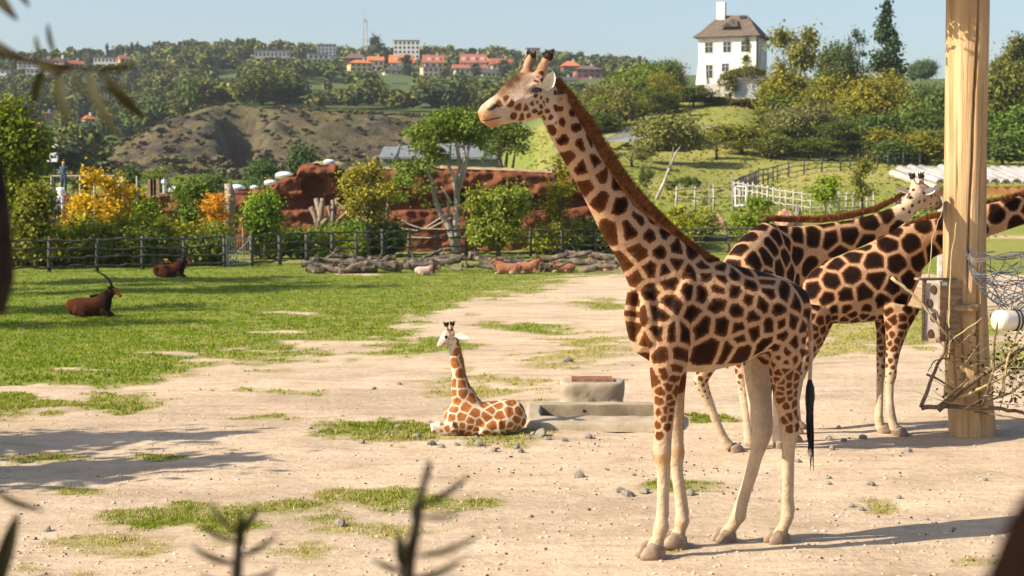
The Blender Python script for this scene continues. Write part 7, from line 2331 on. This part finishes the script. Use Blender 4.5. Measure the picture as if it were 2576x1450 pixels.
def steps():
    root = empty('rock_steps', GP(146, 88), 'rough rock steps leading up to the viewing deck', 'steps')
    for i, (px, d) in enumerate(((141, 87.0), (152, 88.5), (156, 90.0))):
        zt = (P(141, 489, 87).z - 1.62, P(152, 463, 88.5).z - 1.62, DZ)[i] - .02
        p = GP(px, d)
        MB().box((p.x, d, (zt + p.z) / 2 - .1), (1.6, 1.45, zt - p.z + .2)).build('step', REDROCK, root)
steps()
def lamp():
    d = 95
    b = GP(137, d)
    root = empty('street_lamp', b, 'dark lamp post with a pale square lantern above the viewing deck', 'street lamp')
    MB().tube([b, P(137, 385, d)], .06, 6).build('post', BLACKHAIR, root)
    o = MB().box(P(130, 396, d), (.65, .3, .5)).build('lantern', OBJCOL, root); o.color = (.62, .66, .72, 1)
    MB().tube([P(137, 385, d), P(137, 368, d)], .05, 6).build('upper_arm', BLACKHAIR, root)
    o = MB().ball(P(139, 368, d), (.2, .15, .1), 8, 6).build('lamp_head', OBJCOL, root); o.color = (.7, .7, .68, 1)
lamp()
def sign():
    d = 76.5
    b = GP(369, d)
    root = empty('signpost', b, 'signpost with stacked grey-green direction boards behind the fence', 'signpost')
    MB().tube([b, P(369, 562, d)], .05, 6).build('post', PALEWOOD, root)
    for y, w, x in ((567, 40, 370), (575, 38, 372)):
        o = MB().box(P(x, y, d - .08), (M(w, d), .04, M(6.5, d))).build('board', OBJCOL, root); o.color = (.16, .19, .17, 1)
        k = MB().box(P(x - 6, y, d - .105), (M(w * .3, d), .01, M(2.0, d))).build('lettering', OBJCOL, o); k.color = (.6, .6, .55, 1)
    o = MB().box(P(368, 577, d - .13), (.16, .03, .1)).build('board', OBJCOL, root); o.color = (.7, .7, .68, 1)
sign()

# ------------------------------------------------------------------ shrub and branches right in front of the camera, and the trees whose shade falls in from the left
FGLEAF = mat_leaf('near_leaf', .25, .25, usecol=True, tip=(.10, .08, .03), tipamt=.4)
def blade(mb, a, b, w, d0, d1, bend=.12):
    A, B = P(*a, d0), P(*b, d1)
    ax = B - A
    side = ax.cross(Vector((0, 1, .25))).normalized()
    nv = ax.cross(side).normalized()
    n = 9
    W = M(w * 1.45, (d0 + d1) / 2) / 2
    vs, fs = [], []
    for i in range(n):
        t = i / (n - 1)
        ww = W * (math.sin(math.pi * min(1, t * .92 + .06)) ** .7)
        c = A + ax * t + nv * (bend * ax.length * math.sin(math.pi * t))
        vs += [c - side * ww + nv * ww * .3, c, c + side * ww + nv * ww * .3]
    for i in range(n - 1):
        for j in range(2):
            k = i * 3 + j
            fs.append((k, k + 1, k + 4, k + 3))
    mb.add(vs, fs)
def fg_shrub(label, stems, leaves, d, col):
    root = empty('foreground_shrub', Vector((P(stems[0][-1][0], 1449, d).x, d, 0)), label, 'shrub')
    for st in stems:
        pts = [P(x, y, d) for x, y in st]
        if st[-1][1] > 1449:
            foot = Vector((pts[-1].x, d, -.03))
            pts.append(pts[-1].lerp(foot, .5) + Vector((.03, 0, 0))); pts.append(foot)
        n = len(pts)
        MB().tube(pts, [.004 + .012 * i / n for i in range(n)], 6).build('stem', DARKTWIG, root, True)
    for a, b, w in leaves:
        mb = MB(); blade(mb, a, b, w, d, d + random.uniform(-.06, .06))
        o = mb.build('leaf', FGLEAF, root, True); o.color = (*col, 1)
FGC = (.022, .022, .008)
DARKTWIG = mat_noise('dark_twig_bark', (.012, .009, .006), (.03, .022, .014), 20, .9)
fg_shrub('blurred narrow-leaved shrub tip rising in front of the grass patch', [[(606, 1300), (600, 1380), (594, 1460)]],
         [((604, 1345), (655, 1268), 13), ((604, 1340), (530, 1262), 12), ((602, 1365), (500, 1318), 12), ((603, 1400), (700, 1345), 12), ((600, 1420), (480, 1372), 14), ((598, 1460), (700, 1425), 12), ((606, 1380), (608, 1290), 20), ((590, 1470), (500, 1440), 14)], 2.2, FGC)
fg_shrub('blurred shrub tip with a dark bud in front of the dirt below the calf', [[(1070, 1200), (1058, 1250), (1048, 1320), (1030, 1400), (1022, 1460)]],
         [((1060, 1240), (1082, 1155), 13), ((1058, 1275), (1178, 1195), 13), ((1050, 1330), (1042, 1262), 16), ((1026, 1445), (1002, 1340), 24), ((1046, 1400), (1212, 1345), 12), ((1030, 1455), (1175, 1402), 14), ((1024, 1440), (935, 1405), 12), ((1050, 1300), (1160, 1290), 9)], 2.1, FGC)
fg_shrub('blurred dark leaf spike in front of the lower left dirt', [[(10, 1400), (0, 1460)]], [((-5, 1480), (46, 1290), 30), ((-20, 1230), (115, 1285), 14), ((20, 1480), (130, 1440), 14)], 2.2, FGC)
def overhang():
    d = 2.7
    base = Vector((-2.6, 2.7, 0))
    root = empty('overhanging_branch', base, 'blurred drooping branch with long narrow leaves against the wooded hillside', 'branch')
    MB().tube([base, Vector((-2.5, 2.7, 1.6)), Vector((-2.0, 2.7, 3.15)), P(-500, 20, d), P(-150, 95, d), P(60, 150, d), P(200, 172, d), P(285, 178, d)], [.03, .025, .018, .010, .007, .005, .003, .002], 7).build('stem', DARKTWIG, root, True)
    for a, b, w in (((112, 165), (84, 262), 18), ((150, 170), (172, 318), 22), ((222, 175), (302, 352), 20), ((255, 178), (366, 300), 22), ((235, 176), (345, 162), 12), ((90, 160), (178, 178), 20), ((-30, -60), (46, 52), 24), ((45, -40), (75, 18), 14), ((120, 60), (142, 150), 9), ((90, 90), (108, 150), 9), ((-30, 92), (70, 152), 14), ((180, 172), (215, 250), 10)):
        mb = MB(); blade(mb, a, b, w, d, d + random.uniform(-.06, .06))
        o = mb.build('leaf', FGLEAF, root, True); o.color = (.028, .028, .010, 1)
    # a darker bough hanging at the left edge
    MB().tube([Vector((-1.5, 2.5, 3.3)), P(-90, 250, 2.4), P(-22, 420, 2.4), P(-6, 560, 2.4), P(-2, 700, 2.4), P(0, 790, 2.4)], [.014, .014, .018, .020, .022, .008], 8).build('hanging_bough', DARKTWIG, root, True)
    MB().tube([Vector((-2.35, 2.7, 2.2)), Vector((-1.5, 2.5, 3.3))], [.014, .010], 7).build('side_stem', DARKTWIG, root, True)
overhang()
def knob():
    d = 1.15
    c = P(2650, 1449, d)
    root = empty('railing_post', Vector((c.x, d, 0)), 'blurred dark brown round-topped railing post close to the viewer', 'post')
    R = M(175, d)
    z = lambda py: P(2650, py, d).z
    MB().loft([(Vector((c.x, d, -.05)), R, R), (Vector((c.x, d, z(1480))), R, R), (Vector((c.x, d, z(1400))), R * .82, R * .82), (Vector((c.x, d, z(1320))), R * .66, R * .66), (Vector((c.x, d, z(1250))), R * .45, R * .45), (Vector((c.x, d, z(1215))), R * .2, R * .2)], 20, (0, 1, 0)).build('post_top', mat_noise('dark_stained_wood', (.007, .004, .003), (.013, .007, .005), 8, .95, spec=0.0), root, True)
knob()
# trees left of the view
ms = tree_meshes('conifer', 5.4, 3.4, .22, 300, 9, 601)
place_tree(ms, Vector((-10.2, 16.4, 0)), (1, 1, 1), (.05, .08, .03), 'conifer left of the view casting feathery shade on the dirt')
place_tree(ms, Vector((-11.0, 18.3, 0)), (1, 1, 1.05), (.05, .08, .03), 'second conifer behind the first one left of the view', rz=2)
ms2 = tree_meshes('open', 8.5, 5.0, .22, 360, 10, 602)
for i, (x, y, s, lb) in enumerate(((-16.3, 37.5, .72, 'loose tree left of the meadow by the first antelope'), (-17.6, 42.5, .8, 'loose tree left of the meadow, middle of three'), (-19.5, 50.5, 1.25, 'tallest loose tree left of the meadow'), (-21.5, 56, 1.3, 'loose tree left of the meadow nearest the fence'))):
    place_tree(ms2, Vector((x, y, 0)), (s, s, s), (.06, .10, .03), lb, rz=i * 1.3)

# ------------------------------------------------------------------ haze in the valley air
HZ = bpy.data.materials.new('air')
HZ.use_nodes = True
nt = HZ.node_tree
for n_ in list(nt.nodes):
    if n_.type == 'BSDF_PRINCIPLED': nt.nodes.remove(n_)
pv = nt.nodes.new('ShaderNodeVolumePrincipled')
pv.inputs['Color'].default_value = (.86, .92, 1.0, 1)
pv.inputs['Density'].default_value = .00012
pv.inputs['Anisotropy'].default_value = .2
nt.links.new(pv.outputs[0], nt.nodes['Material Output'].inputs['Volume'])
hz = MB().box((0, 740, 60), (2200, 1600, 180)).build('haze', HZ)
hz['kind'] = 'stuff'
hz['label'] = 'thin pale summer haze over the valley'
